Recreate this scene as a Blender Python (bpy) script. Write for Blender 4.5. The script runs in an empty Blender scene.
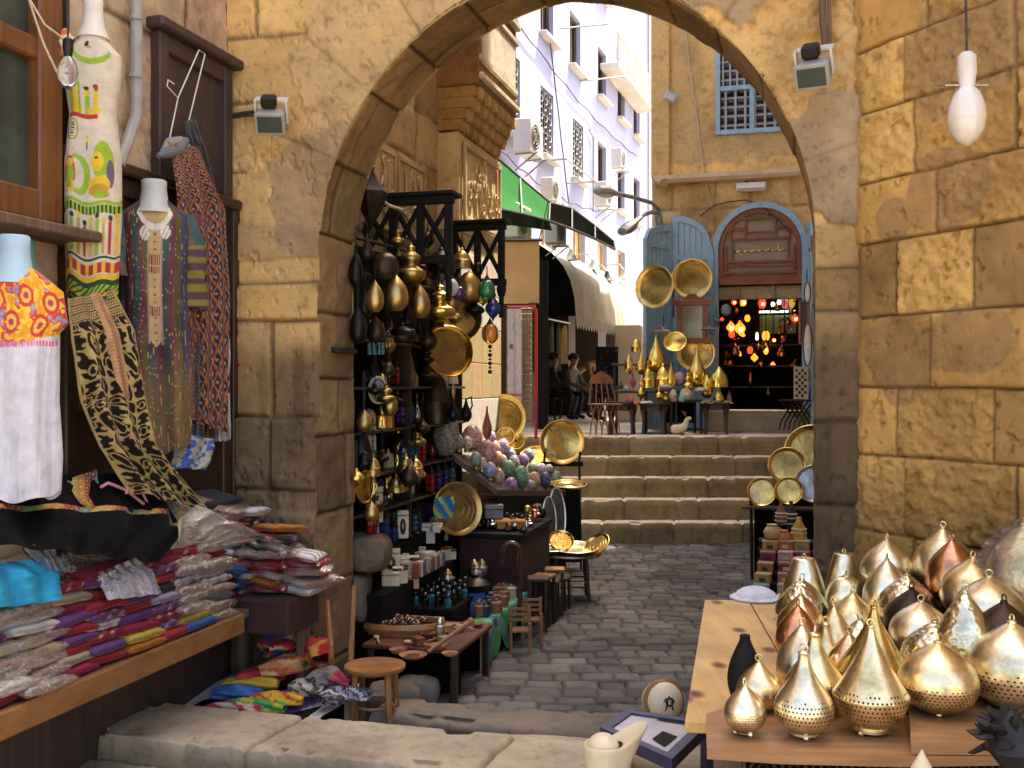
import bpy, bmesh, math, random
import numpy as np
from mathutils import Vector, Matrix
random.seed(7)
R = math.radians
PI = math.pi
scene = bpy.context.scene
COL = scene.collection

# frames
F, H = 1050.0, 2.0
OX, OY = -1.164, 6.3
UX, UY = .9644, -.2645
DX, DY = .2645, .9644
YAW = math.atan2(UY, UX)
def G(s, t, z=0.0):
 return Vector((OX + s*UX + t*DX, OY + s*UY + t*DY, z))
def at(px, py, Y):
 return Vector(((px-512)/F*Y, Y, H-(py-384)/F*Y))
def on_z(px, py, z):
 Y = F*(H-z)/(py-384.0)
 return Vector(((px-512)/F*Y, Y, z))
def on_s(px, py, s):
 k = (px-512)/F
 t = (k*(OY+s*UY)-OX-s*UX)/(DX-k*DY)
 p = G(s, t)
 p.z = H-(py-384)/F*p.y
 return p
def on_t(px, py, t):
 k = (px-512)/F
 s = (k*(OY+t*DY)-OX-t*DX)/(UX-k*UY)
 p = G(s, t)
 p.z = H-(py-384)/F*p.y
 return p
def st(p):
 a, b = p[0]-OX, p[1]-OY
 return a*UX+b*UY, a*DX+b*DY
def T(x, y, z, rz=0.0, rx=0.0, ry=0.0, s=1.0):
 m = Matrix.Translation((x, y, z)) @ Matrix.Rotation(rz, 4, 'Z') @ Matrix.Rotation(ry, 4, 'Y') @ Matrix.Rotation(rx, 4, 'X')
 if s != 1.0:
  m = m @ Matrix.Scale(s, 4)
 return m

# noise
def _hash(ix, iy, iz, seed):
 n = (ix*374761393 + iy*668265263 + iz*2147483647 + seed*1274126177).astype(np.int64)
 n = (n ^ (n >> 13)) * 1274126177
 n = n & 0x7fffffff
 n = (n ^ (n >> 16))
 return (n & 0xffff) / 65535.0
def vnoise(x, y, seed=0, z=0.0):
 x = np.asarray(x, float); y = np.asarray(y, float); z = np.zeros_like(x)+z
 x0 = np.floor(x).astype(np.int64); y0 = np.floor(y).astype(np.int64); z0 = np.floor(z).astype(np.int64)
 fx, fy, fz = x-x0, y-y0, z-z0
 fx = fx*fx*(3-2*fx); fy = fy*fy*(3-2*fy); fz = fz*fz*(3-2*fz)
 r = 0
 for dz in (0, 1):
  wz = fz if dz else 1-fz
  for dy in (0, 1):
   wy = fy if dy else 1-fy
   for dx in (0, 1):
    wx = fx if dx else 1-fx
    r = r + _hash(x0+dx, y0+dy, z0+dz, seed)*wx*wy*wz
 return r
def fbm(x, y, seed=0, oct=4, z=0.0):
 r, a, tot = 0, 1.0, 0
 for i in range(oct):
  r = r + a*vnoise(x*2**i, y*2**i, seed+i*17, z*2**i); tot += a; a *= .5
 return r/tot
def sstep(e0, e1, x):
 t = np.clip((x-e0)/(e1-e0), 0, 1)
 return t*t*(3-2*t)

# meshes
class MB:
 def __init__(self):
  self.v, self.f, self.m, self.c = [], [], [], []
  self.has_c = False
 def add(self, vs, fs, mi=0, M=None, col=None):
  o = len(self.v)
  if M is not None:
   vs = [M @ Vector(p) for p in vs]
  self.v.extend([tuple(p) for p in vs])
  self.f.extend([tuple(i+o for i in f) for f in fs])
  self.m.extend([mi]*len(fs))
  if col is None:
   self.c.extend([(.5, .5, .5)]*len(vs))
  else:
   self.has_c = True
   if len(col) == 3 and not hasattr(col[0], '__len__'):
    self.c.extend([tuple(col)]*len(vs))
   else:
    self.c.extend([tuple(q) for q in col])
  return self
 def box(self, c, size, rz=0.0, bev=0.0, mi=0, M=None, rx=0.0, ry=0.0, col=None, jit=0.0):
  hx, hy, hz = size[0]/2, size[1]/2, size[2]/2
  A = T(c[0], c[1], c[2], rz, rx, ry)
  if M is not None:
   A = M @ A
  b = min(bev, .49*min(size))
  if b <= 0:
   vs = [(sx*hx, sy*hy, sz*hz) for sz in (-1, 1) for sy in (-1, 1) for sx in (-1, 1)]
   if jit:
    vs = [tuple(q+random.uniform(-jit, jit) for q in p) for p in vs]
   fs = [(0, 2, 3, 1), (4, 5, 7, 6), (0, 1, 5, 4), (2, 6, 7, 3), (0, 4, 6, 2), (1, 3, 7, 5)]
   return self.add(vs, fs, mi, A, col)
  vs, idx = [], {}
  for sx in (-1, 1):
   for sy in (-1, 1):
    for sz in (-1, 1):
     j = (random.uniform(-jit, jit), random.uniform(-jit, jit), random.uniform(-jit, jit)) if jit else (0, 0, 0)
     for ax in range(3):
      p = [sx*(hx-b), sy*(hy-b), sz*(hz-b)]
      p[ax] = (sx*hx, sy*hy, sz*hz)[ax]
      idx[(sx, sy, sz, ax)] = len(vs)
      vs.append(tuple(p[i]+j[i] for i in range(3)))
  fs = []
  for ax in range(3):
   o1, o2 = [(1, 2), (2, 0), (0, 1)][ax]
   for sg in (-1, 1):
    q = []
    for (a, b2) in ((-1, -1), (1, -1), (1, 1), (-1, 1)):
     k = [0, 0, 0]; k[ax] = sg; k[o1] = a; k[o2] = b2
     q.append(idx[(k[0], k[1], k[2], ax)])
    fs.append(tuple(q if sg > 0 else q[::-1]))
  for ax in range(3):           # edges along ax
   o1, o2 = [(1, 2), (2, 0), (0, 1)][ax]
   for a in (-1, 1):
    for b2 in (-1, 1):
     k0 = [0, 0, 0]; k0[o1] = a; k0[o2] = b2; k1 = list(k0)
     k0[ax] = -1; k1[ax] = 1
     q = [idx[(*k0, o1)], idx[(*k1, o1)], idx[(*k1, o2)], idx[(*k0, o2)]]
     fs.append(tuple(q if a*b2 < 0 else q[::-1]))
  for sx in (-1, 1):
   for sy in (-1, 1):
    for sz in (-1, 1):
     q = [idx[(sx, sy, sz, 0)], idx[(sx, sy, sz, 1)], idx[(sx, sy, sz, 2)]]
     fs.append(tuple(q if sx*sy*sz > 0 else q[::-1]))
  return self.add(vs, fs, mi, A, col)
 def lathe(self, prof, seg=20, M=None, mi=0, sx=1.0, sy=1.0, rib=0, ribd=0.0, col=None):
  vs, fs, n = [], [], len(prof)
  for (r, z) in prof:
   for k in range(seg):
    a = 2*PI*k/seg
    rr = max(r, 1e-4)*(1+ribd*math.cos(rib*a) if rib else 1)
    vs.append((rr*math.cos(a)*sx, rr*math.sin(a)*sy, z))
  for i in range(n-1):
   for k in range(seg):
    k2 = (k+1) % seg
    fs.append((i*seg+k, i*seg+k2, (i+1)*seg+k2, (i+1)*seg+k))
  if prof[0][0] > 1e-3:
   fs.append(tuple(range(seg))[::-1])
  if prof[-1][0] > 1e-3:
   fs.append(tuple((n-1)*seg+k for k in range(seg)))
  return self.add(vs, fs, mi, M, col)
 def ball(self, c, r, seg=14, M=None, mi=0, col=None):
  if not hasattr(r, '__len__'):
   r = (r, r, r)
  n = max(6, seg//2)
  prof = [(math.sin(PI*i/n), -math.cos(PI*i/n)) for i in range(n+1)]
  A = Matrix.Translation(c) @ Matrix.Diagonal((r[0], r[1], r[2], 1))
  if M is not None:
   A = M @ A
  return self.lathe(prof, seg, A, mi, col=col)
 def tube(self, pts, r, seg=6, M=None, mi=0, closed=False, col=None, flat=None):
  pts = [Vector(p) for p in pts]
  n = len(pts)
  rs = list(r) if hasattr(r, '__len__') else [r]*n
  vs, fs = [], []
  up = None
  for i in range(n):
   if closed:
    d = pts[(i+1) % n]-pts[i-1]
   else:
    d = pts[min(i+1, n-1)]-pts[max(i-1, 0)]
   if d.length < 1e-9:
    d = Vector((0, 0, 1))
   d.normalize()
   if up is None:
    up = Vector((0, 0, 1)) if abs(d.z) < .9 else Vector((1, 0, 0))
   x = d.cross(up)
   if x.length < 1e-6:
    x = d.orthogonal()
   x.normalize(); y = d.cross(x).normalized(); up = -y if False else up - d*up.dot(d)
   if up.length < 1e-6:
    up = y
   up.normalize()
   for k in range(seg):
    a = 2*PI*k/seg
    ca, sa = math.cos(a), math.sin(a)
    if flat:
     sa *= flat
    vs.append(pts[i] + (x*ca+y*sa)*rs[i])
  m = n if closed else n-1
  for i in range(m):
   for k in range(seg):
    a, b = i*seg, ((i+1) % n)*seg
    k2 = (k+1) % seg
    fs.append((a+k, b+k, b+k2, a+k2))
  if not closed:
   fs.append(tuple(range(seg)))
   fs.append(tuple((n-1)*seg+k for k in range(seg))[::-1])
  return self.add(vs, fs, mi, M, col)
 def prism(self, poly, depth, M=None, mi=0, col=None):
  """poly: 2D points (x,z) counter-clockwise seen from -y; extruded along +y by depth"""
  n = len(poly)
  vs = [(p[0], 0, p[1]) for p in poly]+[(p[0], depth, p[1]) for p in poly]
  fs = [tuple(range(n)), tuple(range(2*n-1, n-1, -1))]
  for i in range(n):
   j = (i+1) % n
   fs.append((i, n+i, n+j, j))
  return self.add(vs, fs, mi, M, col)
 def sheet(self, P, mi=0, col=None, M=None, closed=False):
  """P: array (nu,nv,3)"""
  P = np.asarray(P)
  nu, nv = P.shape[:2]
  fs = []
  for i in range(nu-1 + (1 if closed else 0)):
   i2 = (i+1) % nu
   for j in range(nv-1):
    fs.append((i*nv+j, i2*nv+j, i2*nv+j+1, i*nv+j+1))
  c = None
  if col is not None:
   c = np.asarray(col).reshape(-1, 3)
   self.has_c = True
  return self.add(P.reshape(-1, 3), fs, mi, M, c if c is not None else None)
 def build(self, name, mats, parent=None, loc=None, smooth=35, rz=0.0, mod=None):
  me = bpy.data.meshes.new(name)
  me.from_pydata(self.v, [], self.f)
  if not hasattr(mats, '__len__'):
   mats = [mats]
  for m in mats:
   me.materials.append(m)
  me.polygons.foreach_set('material_index', self.m)
  if self.has_c:
   at_ = me.color_attributes.new('col', 'FLOAT_COLOR', 'POINT')
   c = np.ones((len(self.v), 4), np.float32); c[:, :3] = np.array(self.c, np.float32)
   at_.data.foreach_set('color', c.ravel())
  me.validate()
  bm = bmesh.new(); bm.from_mesh(me)
  bmesh.ops.recalc_face_normals(bm, faces=bm.faces[:])
  bm.to_mesh(me); bm.free()
  if smooth:
   me.polygons.foreach_set('use_smooth', [True]*len(me.polygons))
   me.set_sharp_from_angle(angle=R(smooth))
  o = bpy.data.objects.new(name, me)
  COL.objects.link(o)
  if parent is not None:
   o.parent = parent
  if loc is not None:
   o.location = loc
  if rz:
   o.rotation_euler.z = rz
  return o
def grid_mesh(name, P, C=None, mat=None, mask=None, parent=None, smooth=40, flip=False):
 """relief sheet from arrays: P (nu,nv,3), C (nu,nv,3)"""
 nu, nv = P.shape[:2]
 idx = np.arange(nu*nv).reshape(nu, nv)
 q = np.stack([idx[:-1, :-1], idx[1:, :-1], idx[1:, 1:], idx[:-1, 1:]], -1).reshape(-1, 4)
 if flip:
  q = q[:, ::-1]
 if mask is not None:
  mk = (mask[:-1, :-1] & mask[1:, :-1] & mask[1:, 1:] & mask[:-1, 1:]).reshape(-1)
  q = q[mk]
 me = bpy.data.meshes.new(name)
 me.vertices.add(nu*nv)
 me.vertices.foreach_set('co', P.reshape(-1).astype(np.float32))
 n = len(q)
 me.loops.add(n*4); me.loops.foreach_set('vertex_index', q.reshape(-1).astype(np.int32))
 me.polygons.add(n)
 me.polygons.foreach_set('loop_start', np.arange(0, n*4, 4, dtype=np.int32))
 me.update(calc_edges=True)
 if C is not None:
  a = me.color_attributes.new('col', 'FLOAT_COLOR', 'POINT')
  c = np.ones((nu*nv, 4), np.float32); c[:, :3] = C.reshape(-1, 3)
  a.data.foreach_set('color', c.ravel())
 me.materials.append(mat)
 me.validate()
 if smooth:
  me.polygons.foreach_set('use_smooth', [True]*len(me.polygons))
  if smooth < 90:
   me.set_sharp_from_angle(angle=R(smooth))
 o = bpy.data.objects.new(name, me); COL.objects.link(o)
 if parent is not None:
  o.parent = parent
 return o

# things
def tag(o, label=None, cat=None, group=None, kind=None):
 if label: o['label'] = label
 if cat: o['category'] = cat
 if group: o['group'] = group
 if kind: o['kind'] = kind
 return o
def thing(name, label, cat, loc=(0, 0, 0), rz=0.0, group=None, tilt=None):
 o = bpy.data.objects.new(name, None)
 o.empty_display_size = .05
 COL.objects.link(o)
 o.location = loc
 o.rotation_euler = (tilt[0] if tilt else 0, tilt[1] if tilt else 0, rz)
 return tag(o, label, cat, group)
def dup(root, loc, rz=0.0, label=None, tilt=None, scale=None, mats=None, group=None):
 """copy of a thing with copies of its parts and sub-parts; mats: {part stem: material}"""
 def cp(o, par):
  c = o.copy()
  COL.objects.link(c)
  c.parent = par
  if mats and o.type == 'MESH':
   stem = o.name.split('.')[0]
   if stem in mats or '*' in mats:
    c.data = o.data.copy()
    c.data.materials.clear()
    c.data.materials.append(mats.get(stem, mats.get('*')))
  for ch in list(o.children):
   cp(ch, c)
  return c
 r = cp(root, None)
 r.location = loc
 r.rotation_euler = (tilt[0] if tilt else 0, tilt[1] if tilt else 0, rz)
 if scale is not None:
  r.scale = scale if hasattr(scale, '__len__') else (scale,)*3
 if label: r['label'] = label
 if group: r['group'] = group
 return r
ORD = ['first', 'second', 'third', 'fourth', 'fifth', 'sixth', 'seventh', 'eighth', 'ninth', 'tenth', 'eleventh', 'twelfth',
  'thirteenth', 'fourteenth', 'fifteenth', 'sixteenth', 'seventeenth', 'eighteenth', 'nineteenth', 'twentieth']
def from_left(i, n):
 if i == 0: return 'leftmost'
 if i == n-1: return 'rightmost'
 return ORD[i]+' from the left'

# materials
class NT:
 def __init__(self, name):
  self.mat = bpy.data.materials.new(name)
  self.mat.use_nodes = True
  self.nt = self.mat.node_tree
  self.nt.nodes.clear()
  self.out = self.n('ShaderNodeOutputMaterial')
  self.bsdf = self.n('ShaderNodeBsdfPrincipled')
  self.l(self.bsdf.outputs[0], self.out.inputs[0])
  self.tc = self.n('ShaderNodeTexCoord')
 def n(self, t, **kw):
  x = self.nt.nodes.new(t)
  for k, v in kw.items():
   setattr(x, k, v)
  return x
 def l(self, a, b):
  self.nt.links.new(a, b)
 def noise(self, scale, detail=4, rough=.6, coord='Object', vec=None, dist=0.0):
  x = self.n('ShaderNodeTexNoise')
  x.inputs['Scale'].default_value = scale
  x.inputs['Detail'].default_value = detail
  x.inputs['Roughness'].default_value = rough
  x.inputs['Distortion'].default_value = dist
  self.l(vec if vec is not None else self.tc.outputs[coord], x.inputs['Vector'])
  return x
 def ramp(self, fac, stops):
  x = self.n('ShaderNodeValToRGB')
  el = x.color_ramp.elements
  el[0].position, el[0].color = stops[0][0], (*stops[0][1], 1)
  el[1].position, el[1].color = stops[-1][0], (*stops[-1][1], 1)
  for p, c in stops[1:-1]:
   e = el.new(p); e.color = (*c, 1)
  self.l(fac, x.inputs[0])
  return x.outputs[0]
 def math(self, op, a, b=None, c=None, clamp=False):
  x = self.n('ShaderNodeMath', operation=op, use_clamp=clamp)
  for i, q in enumerate((a, b, c)):
   if q is None: continue
   if isinstance(q, (int, float)): x.inputs[i].default_value = q
   else: self.l(q, x.inputs[i])
  return x.outputs[0]
 def mix(self, fac, a, b, mode='MIX'):
  x = self.n('ShaderNodeMix', data_type='RGBA', blend_type=mode)
  for s, q in ((x.inputs[0], fac), (x.inputs[6], a), (x.inputs[7], b)):
   if isinstance(q, (int, float)): s.default_value = q
   elif isinstance(q, tuple): s.default_value = (*q, 1)
   else: self.l(q, s)
  return x.outputs[2]
 def attr(self, name='col'):
  x = self.n('ShaderNodeAttribute', attribute_name=name)
  return x.outputs['Color']
 def bump(self, h, strength=.3, dist=.01, prev=None):
  x = self.n('ShaderNodeBump')
  x.inputs['Strength'].default_value = strength
  x.inputs['Distance'].default_value = dist
  self.l(h, x.inputs['Height'])
  if prev is not None: self.l(prev, x.inputs['Normal'])
  self.l(x.outputs[0], self.bsdf.inputs['Normal'])
  return x.outputs[0]
 def set(self, **kw):
  for k, v in kw.items():
   s = self.bsdf.inputs[k.replace('_', ' ')]
   if isinstance(v, tuple) and len(v) == 3: s.default_value = (*v, 1)
   elif isinstance(v, (int, float, tuple)): s.default_value = v
   else: self.l(v, s)
  return self
def m_stone(name='stone', bump=.5, scale=1.0, tint=(1, 1, 1)):
 """masonry: colour from the mesh's block colours, with grain, pits and stains"""
 t = NT(name)
 big = t.noise(2.2*scale, 5, .65)
 mid = t.noise(14*scale, 6, .7)
 fine = t.noise(90*scale, 3, .7)
 c = t.attr()
 v1 = t.ramp(big.outputs[0], [(.3, (.72, .68, .62)), (.5, (1, 1, 1)), (.72, (1.18, 1.12, 1.0))])
 v2 = t.ramp(mid.outputs[0], [(.28, (.6, .56, .5)), (.45, (.98, .97, .95)), (.75, (1.15, 1.12, 1.08))])
 c = t.mix(1.0, c, v1, 'MULTIPLY')
 c = t.mix(1.0, c, v2, 'MULTIPLY')
 if tint != (1, 1, 1):
  c = t.mix(1.0, c, tint, 'MULTIPLY')
 t.set(Base_Color=c, Roughness=.92)
 t.bsdf.inputs['Specular IOR Level'].default_value = .25
 h = t.math('ADD', t.math('MULTIPLY', mid.outputs[0], 1.0), t.math('MULTIPLY', fine.outputs[0], .45))
 t.bump(h, bump, .012)
 return t.mat
def m_plain(name, c1, c2=None, scale=12, rough=.6, metal=0.0, bump=0.0, bscale=60, detail=4, spec=None, coat=0.0, rvar=0.0, stretch=None):
 t = NT(name)
 c2 = c2 or tuple(q*.72 for q in c1)
 vec = None
 if stretch:
  mp = t.n('ShaderNodeMapping'); mp.inputs['Scale'].default_value = stretch
  t.l(t.tc.outputs['Object'], mp.inputs[0]); vec = mp.outputs[0]
 nz = t.noise(scale, detail, .6, vec=vec)
 c = t.ramp(nz.outputs[0], [(.32, c2), (.66, c1)])
 t.set(Base_Color=c, Roughness=rough, Metallic=metal)
 if rvar:
  r = t.math('MULTIPLY_ADD', nz.outputs[0], rvar, rough-rvar*.5, clamp=True)
  t.l(r, t.bsdf.inputs['Roughness'])
 if spec is not None: t.bsdf.inputs['Specular IOR Level'].default_value = spec
 if coat: t.bsdf.inputs['Coat Weight'].default_value = coat
 if bump:
  t.bump(t.noise(bscale, 3, .6, vec=vec).outputs[0], bump, .01)
 return t.mat
def m_wood(name, c1, c2, axis=0, scale=3.0, rough=.55, knots=False, bump=.25):
 t = NT(name)
 mp = t.n('ShaderNodeMapping')
 s = [14.0, 14.0, 14.0]; s[axis] = .9
 mp.inputs['Scale'].default_value = tuple(q*scale/3 for q in s)
 oi = t.n('ShaderNodeObjectInfo')
 add = t.n('ShaderNodeVectorMath', operation='ADD')
 t.l(t.tc.outputs['Object'], add.inputs[0])
 sc = t.n('ShaderNodeVectorMath', operation='SCALE'); sc.inputs[3].default_value = 7.0
 cmb = t.n('ShaderNodeCombineXYZ')
 for k in range(3): t.l(oi.outputs['Random'], cmb.inputs[k])
 t.l(cmb.outputs[0], sc.inputs[0]); t.l(sc.outputs[0], add.inputs[1])
 t.l(add.outputs[0], mp.inputs[0])
 nz = t.noise(1.6, 6, .68, vec=mp.outputs[0], dist=.8)
 bl = t.noise(2.5, 3, .5)
 c = t.ramp(nz.outputs[0], [(.3, c2), (.55, tuple((a+b)/2 for a, b in zip(c1, c2))), (.7, c1)])
 c = t.mix(1.0, c, t.ramp(bl.outputs[0], [(.3, (.7, .68, .65)), (.6, (1.05, 1.05, 1.05))]), 'MULTIPLY')
 if knots:
  vo = t.n('ShaderNodeTexVoronoi', voronoi_dimensions='2D'); vo.inputs['Scale'].default_value = 2.6
  m2 = t.n('ShaderNodeMapping'); sc2 = [1.5, 1.5, 1.5]; sc2[axis] = .9
  m2.inputs['Scale'].default_value = tuple(sc2)
  t.l(t.tc.outputs['Object'], m2.inputs[0]); t.l(m2.outputs[0], vo.inputs['Vector'])
  k = t.ramp(vo.outputs['Distance'], [(.05, (.2, .11, .05)), (.1, (.55, .42, .3)), (.15, (1, 1, 1))])
  c = t.mix(1.0, c, k, 'MULTIPLY')
 t.set(Base_Color=c, Roughness=rough)
 t.bump(nz.outputs[0], bump, .004)
 return t.mat
def m_metal(name, c, rough=.3, var=.25, bump=.12, bscale=30, tarn=None, hammered=False, pierced=None, tscale=7):
 """brass, copper, pewter; pierced: (z0, z1, k) of a dotted band in units of the object's own height"""
 t = NT(name)
 nz = t.noise(tscale, 6, .7)
 fine = t.noise(120, 3, .6)
 tarn = tarn or tuple(q*.45 for q in c)
 col = t.ramp(nz.outputs[0], [(.3, tarn), (.52, c), (.8, tuple(min(1, q*1.08) for q in c))])
 rr = t.math('MULTIPLY_ADD', nz.outputs[0], -var, rough+var*.55, clamp=True)
 if pierced:
  z0, z1, k = pierced
  sep = t.n('ShaderNodeSeparateXYZ'); t.l(t.tc.outputs['Object'], sep.inputs[0])
  sg = t.n('ShaderNodeSeparateXYZ'); t.l(t.tc.outputs['Generated'], sg.inputs[0])
  ang = t.math('MULTIPLY', t.math('ARCTAN2', sep.outputs[1], sep.outputs[0]), k/6.2832)
  hz = t.math('MULTIPLY', sg.outputs[2], k*.42)
  row = t.math('MULTIPLY', t.math('FLOORED_MODULO', t.math('FLOOR', hz), 2.0), .5)
  fx = t.math('SUBTRACT', t.math('FRACT', t.math('ADD', ang, row)), .5)
  fz = t.math('SUBTRACT', t.math('FRACT', hz), .5)
  d = t.math('SQRT', t.math('ADD', t.math('MULTIPLY', fx, fx), t.math('MULTIPLY', fz, fz)))
  dot = t.math('LESS_THAN', d, .24)
  wav = t.math('MULTIPLY', t.math('SINE', t.math('MULTIPLY', ang, 1.2)), .03)
  zz = t.math('ADD', sg.outputs[2], wav)
  band = t.math('MULTIPLY', t.math('GREATER_THAN', zz, z0), t.math('LESS_THAN', zz, z1))
  hole = t.math('MULTIPLY', dot, band)
  col = t.mix(hole, col, (.015, .01, .006))
  rr = t.math('MAXIMUM', rr, t.math('MULTIPLY', hole, .9))
  t.l(t.math('SUBTRACT', 1.0, hole), t.bsdf.inputs['Metallic'])
 else:
  t.bsdf.inputs['Metallic'].default_value = 1.0
 t.set(Base_Color=col, Roughness=rr)
 if hammered:
  vo = t.n('ShaderNodeTexVoronoi', feature='SMOOTH_F1'); vo.inputs['Scale'].default_value = bscale*1.6
  t.l(t.tc.outputs['Object'], vo.inputs['Vector'])
  t.bump(vo.outputs['Distance'], .45, .010)
 else:
  b = t.bump(t.noise(bscale, 2, .5).outputs[0], bump, .01)
  t.bump(fine.outputs[0], .08, .003, b)
 return t.mat
def m_cloth(name='cloth', rough=.85, weave=900, bump=.25, sheen=.04):
 t = NT(name)
 c = t.attr()
 nz = t.noise(18, 4, .6)
 c = t.mix(1.0, c, t.ramp(nz.outputs[0], [(.3, (.8, .8, .8)), (.7, (1.08, 1.08, 1.08))]), 'MULTIPLY')
 t.set(Base_Color=c, Roughness=rough)
 t.bsdf.inputs['Sheen Weight'].default_value = sheen
 t.bsdf.inputs['Specular IOR Level'].default_value = .25
 t.bump(t.noise(240, 2, .6).outputs[0], bump, .002)
 return t.mat
def m_glass(name, c, rough=.12, trans=.55):
 t = NT(name)
 t.set(Base_Color=c, Roughness=rough)
 t.bsdf.inputs['Transmission Weight'].default_value = trans
 t.bsdf.inputs['Coat Weight'].default_value = .6
 return t.mat
def m_emit(name, c, s):
 t = NT(name)
 t.set(Base_Color=c, Roughness=.4)
 t.bsdf.inputs['Emission Color'].default_value = (*c, 1)
 t.bsdf.inputs['Emission Strength'].default_value = s
 return t.mat
def m_film():
 t = NT('plastic_film')
 tr = t.n('ShaderNodeBsdfTransparent')
 gl = t.n('ShaderNodeBsdfGlossy'); gl.inputs['Roughness'].default_value = .14
 gl.inputs['Color'].default_value = (.95, .95, .95, 1)
 df = t.n('ShaderNodeBsdfDiffuse'); df.inputs['Color'].default_value = (.8, .78, .74, 1)
 nz = t.noise(26, 4, .65, dist=1.5)
 bp = t.n('ShaderNodeBump'); bp.inputs['Strength'].default_value = .9; bp.inputs['Distance'].default_value = .02
 t.l(nz.outputs[0], bp.inputs['Height'])
 for x in (gl, df): t.l(bp.outputs[0], x.inputs['Normal'])
 fr = t.n('ShaderNodeFresnel'); fr.inputs['IOR'].default_value = 1.55
 t.l(bp.outputs[0], fr.inputs['Normal'])
 m0 = t.n('ShaderNodeMixShader'); m0.inputs[0].default_value = .05
 t.l(tr.outputs[0], m0.inputs[1]); t.l(df.outputs[0], m0.inputs[2])
 m1 = t.n('ShaderNodeMixShader')
 fac = t.math('MULTIPLY_ADD', fr.outputs[0], .95, .015, clamp=True)
 t.l(fac, m1.inputs[0]); t.l(m0.outputs[0], m1.inputs[1]); t.l(gl.outputs[0], m1.inputs[2])
 t.l(m1.outputs[0], t.out.inputs[0])
 return t.mat
STONE = m_stone('sandstone')
STONE_SMOOTH = m_stone('worn_stone', .7)
COBBLE = m_stone('cobble_stone', .35, 1.3)
CLOTH = m_cloth()
SATIN = m_cloth('satin_cloth', .7, 900, .12, .02)
SATIN.node_tree.nodes['Principled BSDF'].inputs['Specular IOR Level'].default_value = .04
FILM = m_film()
PAINT = m_cloth('painted_surface', .6, 900, .1, 0.0)
BRASS = m_metal('brass', (.80, .55, .17), .22, .25)
BRASS_BRIGHT = m_metal('bright_brass', (.93, .66, .16), .16, .15)
BRASS_OLD = m_metal('aged_brass', (.50, .35, .13), .36, .25, tarn=(.14, .09, .035))
BRASS_TRAY = m_metal('engraved_brass', (.52, .32, .09), .46, .2, bump=.6, bscale=75, tarn=(.3, .17, .045))
BRASS_PALE = m_metal('pale_brass', (.95, .84, .57), .31, .2, tarn=(.5, .38, .19))
BRASS_PALE_P = m_metal('pale_brass_pierced', (.95, .84, .57), .31, .2, tarn=(.5, .38, .19), pierced=(.16, .42, 46))
BRASS_GOLD_P = m_metal('gold_brass_pierced', (.95, .79, .46), .31, .2, tarn=(.5, .34, .12), pierced=(.14, .40, 52))
BRASS_GOLD = m_metal('gold_brass', (.95, .77, .42), .31, .2, tarn=(.5, .34, .12))
BRASS_HAM = m_metal('hammered_brass', (.86, .76, .52), .22, .15, hammered=True, bscale=34)
COPPER = m_metal('copper', (.74, .36, .2), .22, .22, tarn=(.3, .13, .06))
COPPER_PALE = m_metal('pale_copper', (.82, .56, .36), .22, .22, tarn=(.45, .24, .12))
BRONZE = m_plain('dark_bronze', (.075, .045, .024), (.02, .012, .007), 9, .38, 0.7, .3, 25)
SOOT = m_plain('blackened_metal', (.022, .018, .014), (.007, .006, .005), 12, .36, .7, .2, 30)
SILVER = m_metal('tin_silver', (.62, .6, .56), .3, .25, tarn=(.25, .23, .2))
IRON = m_plain('black_iron', (.02, .018, .017), (.01, .009, .009), 20, .5, .3, .2, 40)
STEEL = m_plain('grey_steel', (.42, .42, .41), (.25, .25, .24), 12, .45, .7)
MATTBLACK = m_plain('matt_black', (.007, .0065, .006), (.004, .004, .004), 30, .7, 0, .4, 160, spec=.25)
DARKCLOTH = m_plain('black_cloth', (.009, .007, .006), (.004, .0035, .003), 8, .95, 0, .3, 120, spec=.12)
REDBROWN = m_wood('red_brown_wood', (.16, .05, .022), (.06, .018, .009), 0, 3, .45)
WALNUT = m_wood('dark_walnut', (.07, .036, .018), (.022, .011, .006), 0, 3, .42)
WALNUT_Z = m_wood('dark_walnut_upright', (.07, .036, .018), (.022, .011, .006), 2, 3, .42)
OAK = m_wood('orange_wood', (.42, .2, .07), (.2, .085, .03), 2, 3, .45)
HONEY = m_wood('honey_wood', (.42, .2, .055), (.2, .085, .025), 0, 3, .38)
PLANK = m_wood('pale_plank', (.80, .50, .18), (.58, .33, .10), 1, 2.2, .6, knots=True)
TABLEWOOD = m_wood('reddish_board', (.5, .255, .10), (.27, .12, .045), 0, 2.4, .5)
GREYWOOD = m_wood('weathered_wood', (.2, .13, .085), (.08, .05, .033), 2, 3, .75)
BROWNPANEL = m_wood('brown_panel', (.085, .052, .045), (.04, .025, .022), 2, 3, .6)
ORANGEWOOD = m_wood('varnished_frame', (.24, .09, .028), (.10, .036, .013), 2, 3, .4)
BLUEPAINT = m_plain('blue_door_paint', (.36, .53, .64), (.25, .42, .54), 6, .5, 0, .25, 30, stretch=(6, 6, .6))
BLUETRIM = m_plain('blue_trim_paint', (.33, .5, .6), (.22, .38, .49), 10, .5)
LAVENDER = m_plain('pale_blue_render', (.42, .45, .66), (.33, .36, .56), .5, .85, 0, .15, 20)
OFFWHITE = m_plain('off_white_render', (.72, .68, .6), (.56, .52, .45), 1.5, .85, 0, .15, 20)
CREAMWALL = m_plain('cream_shutter', (.62, .45, .26), (.46, .32, .18), 3, .7)
WHITEPL = m_plain('white_plastic', (.72, .7, .66), (.6, .58, .53), 6, .4)
GREYPL = m_plain('grey_plastic', (.4, .39, .36), (.3, .29, .27), 6, .45)
WIRE = m_plain('dark_cable', (.05, .045, .04), (.03, .027, .025), 6, .6)
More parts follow.
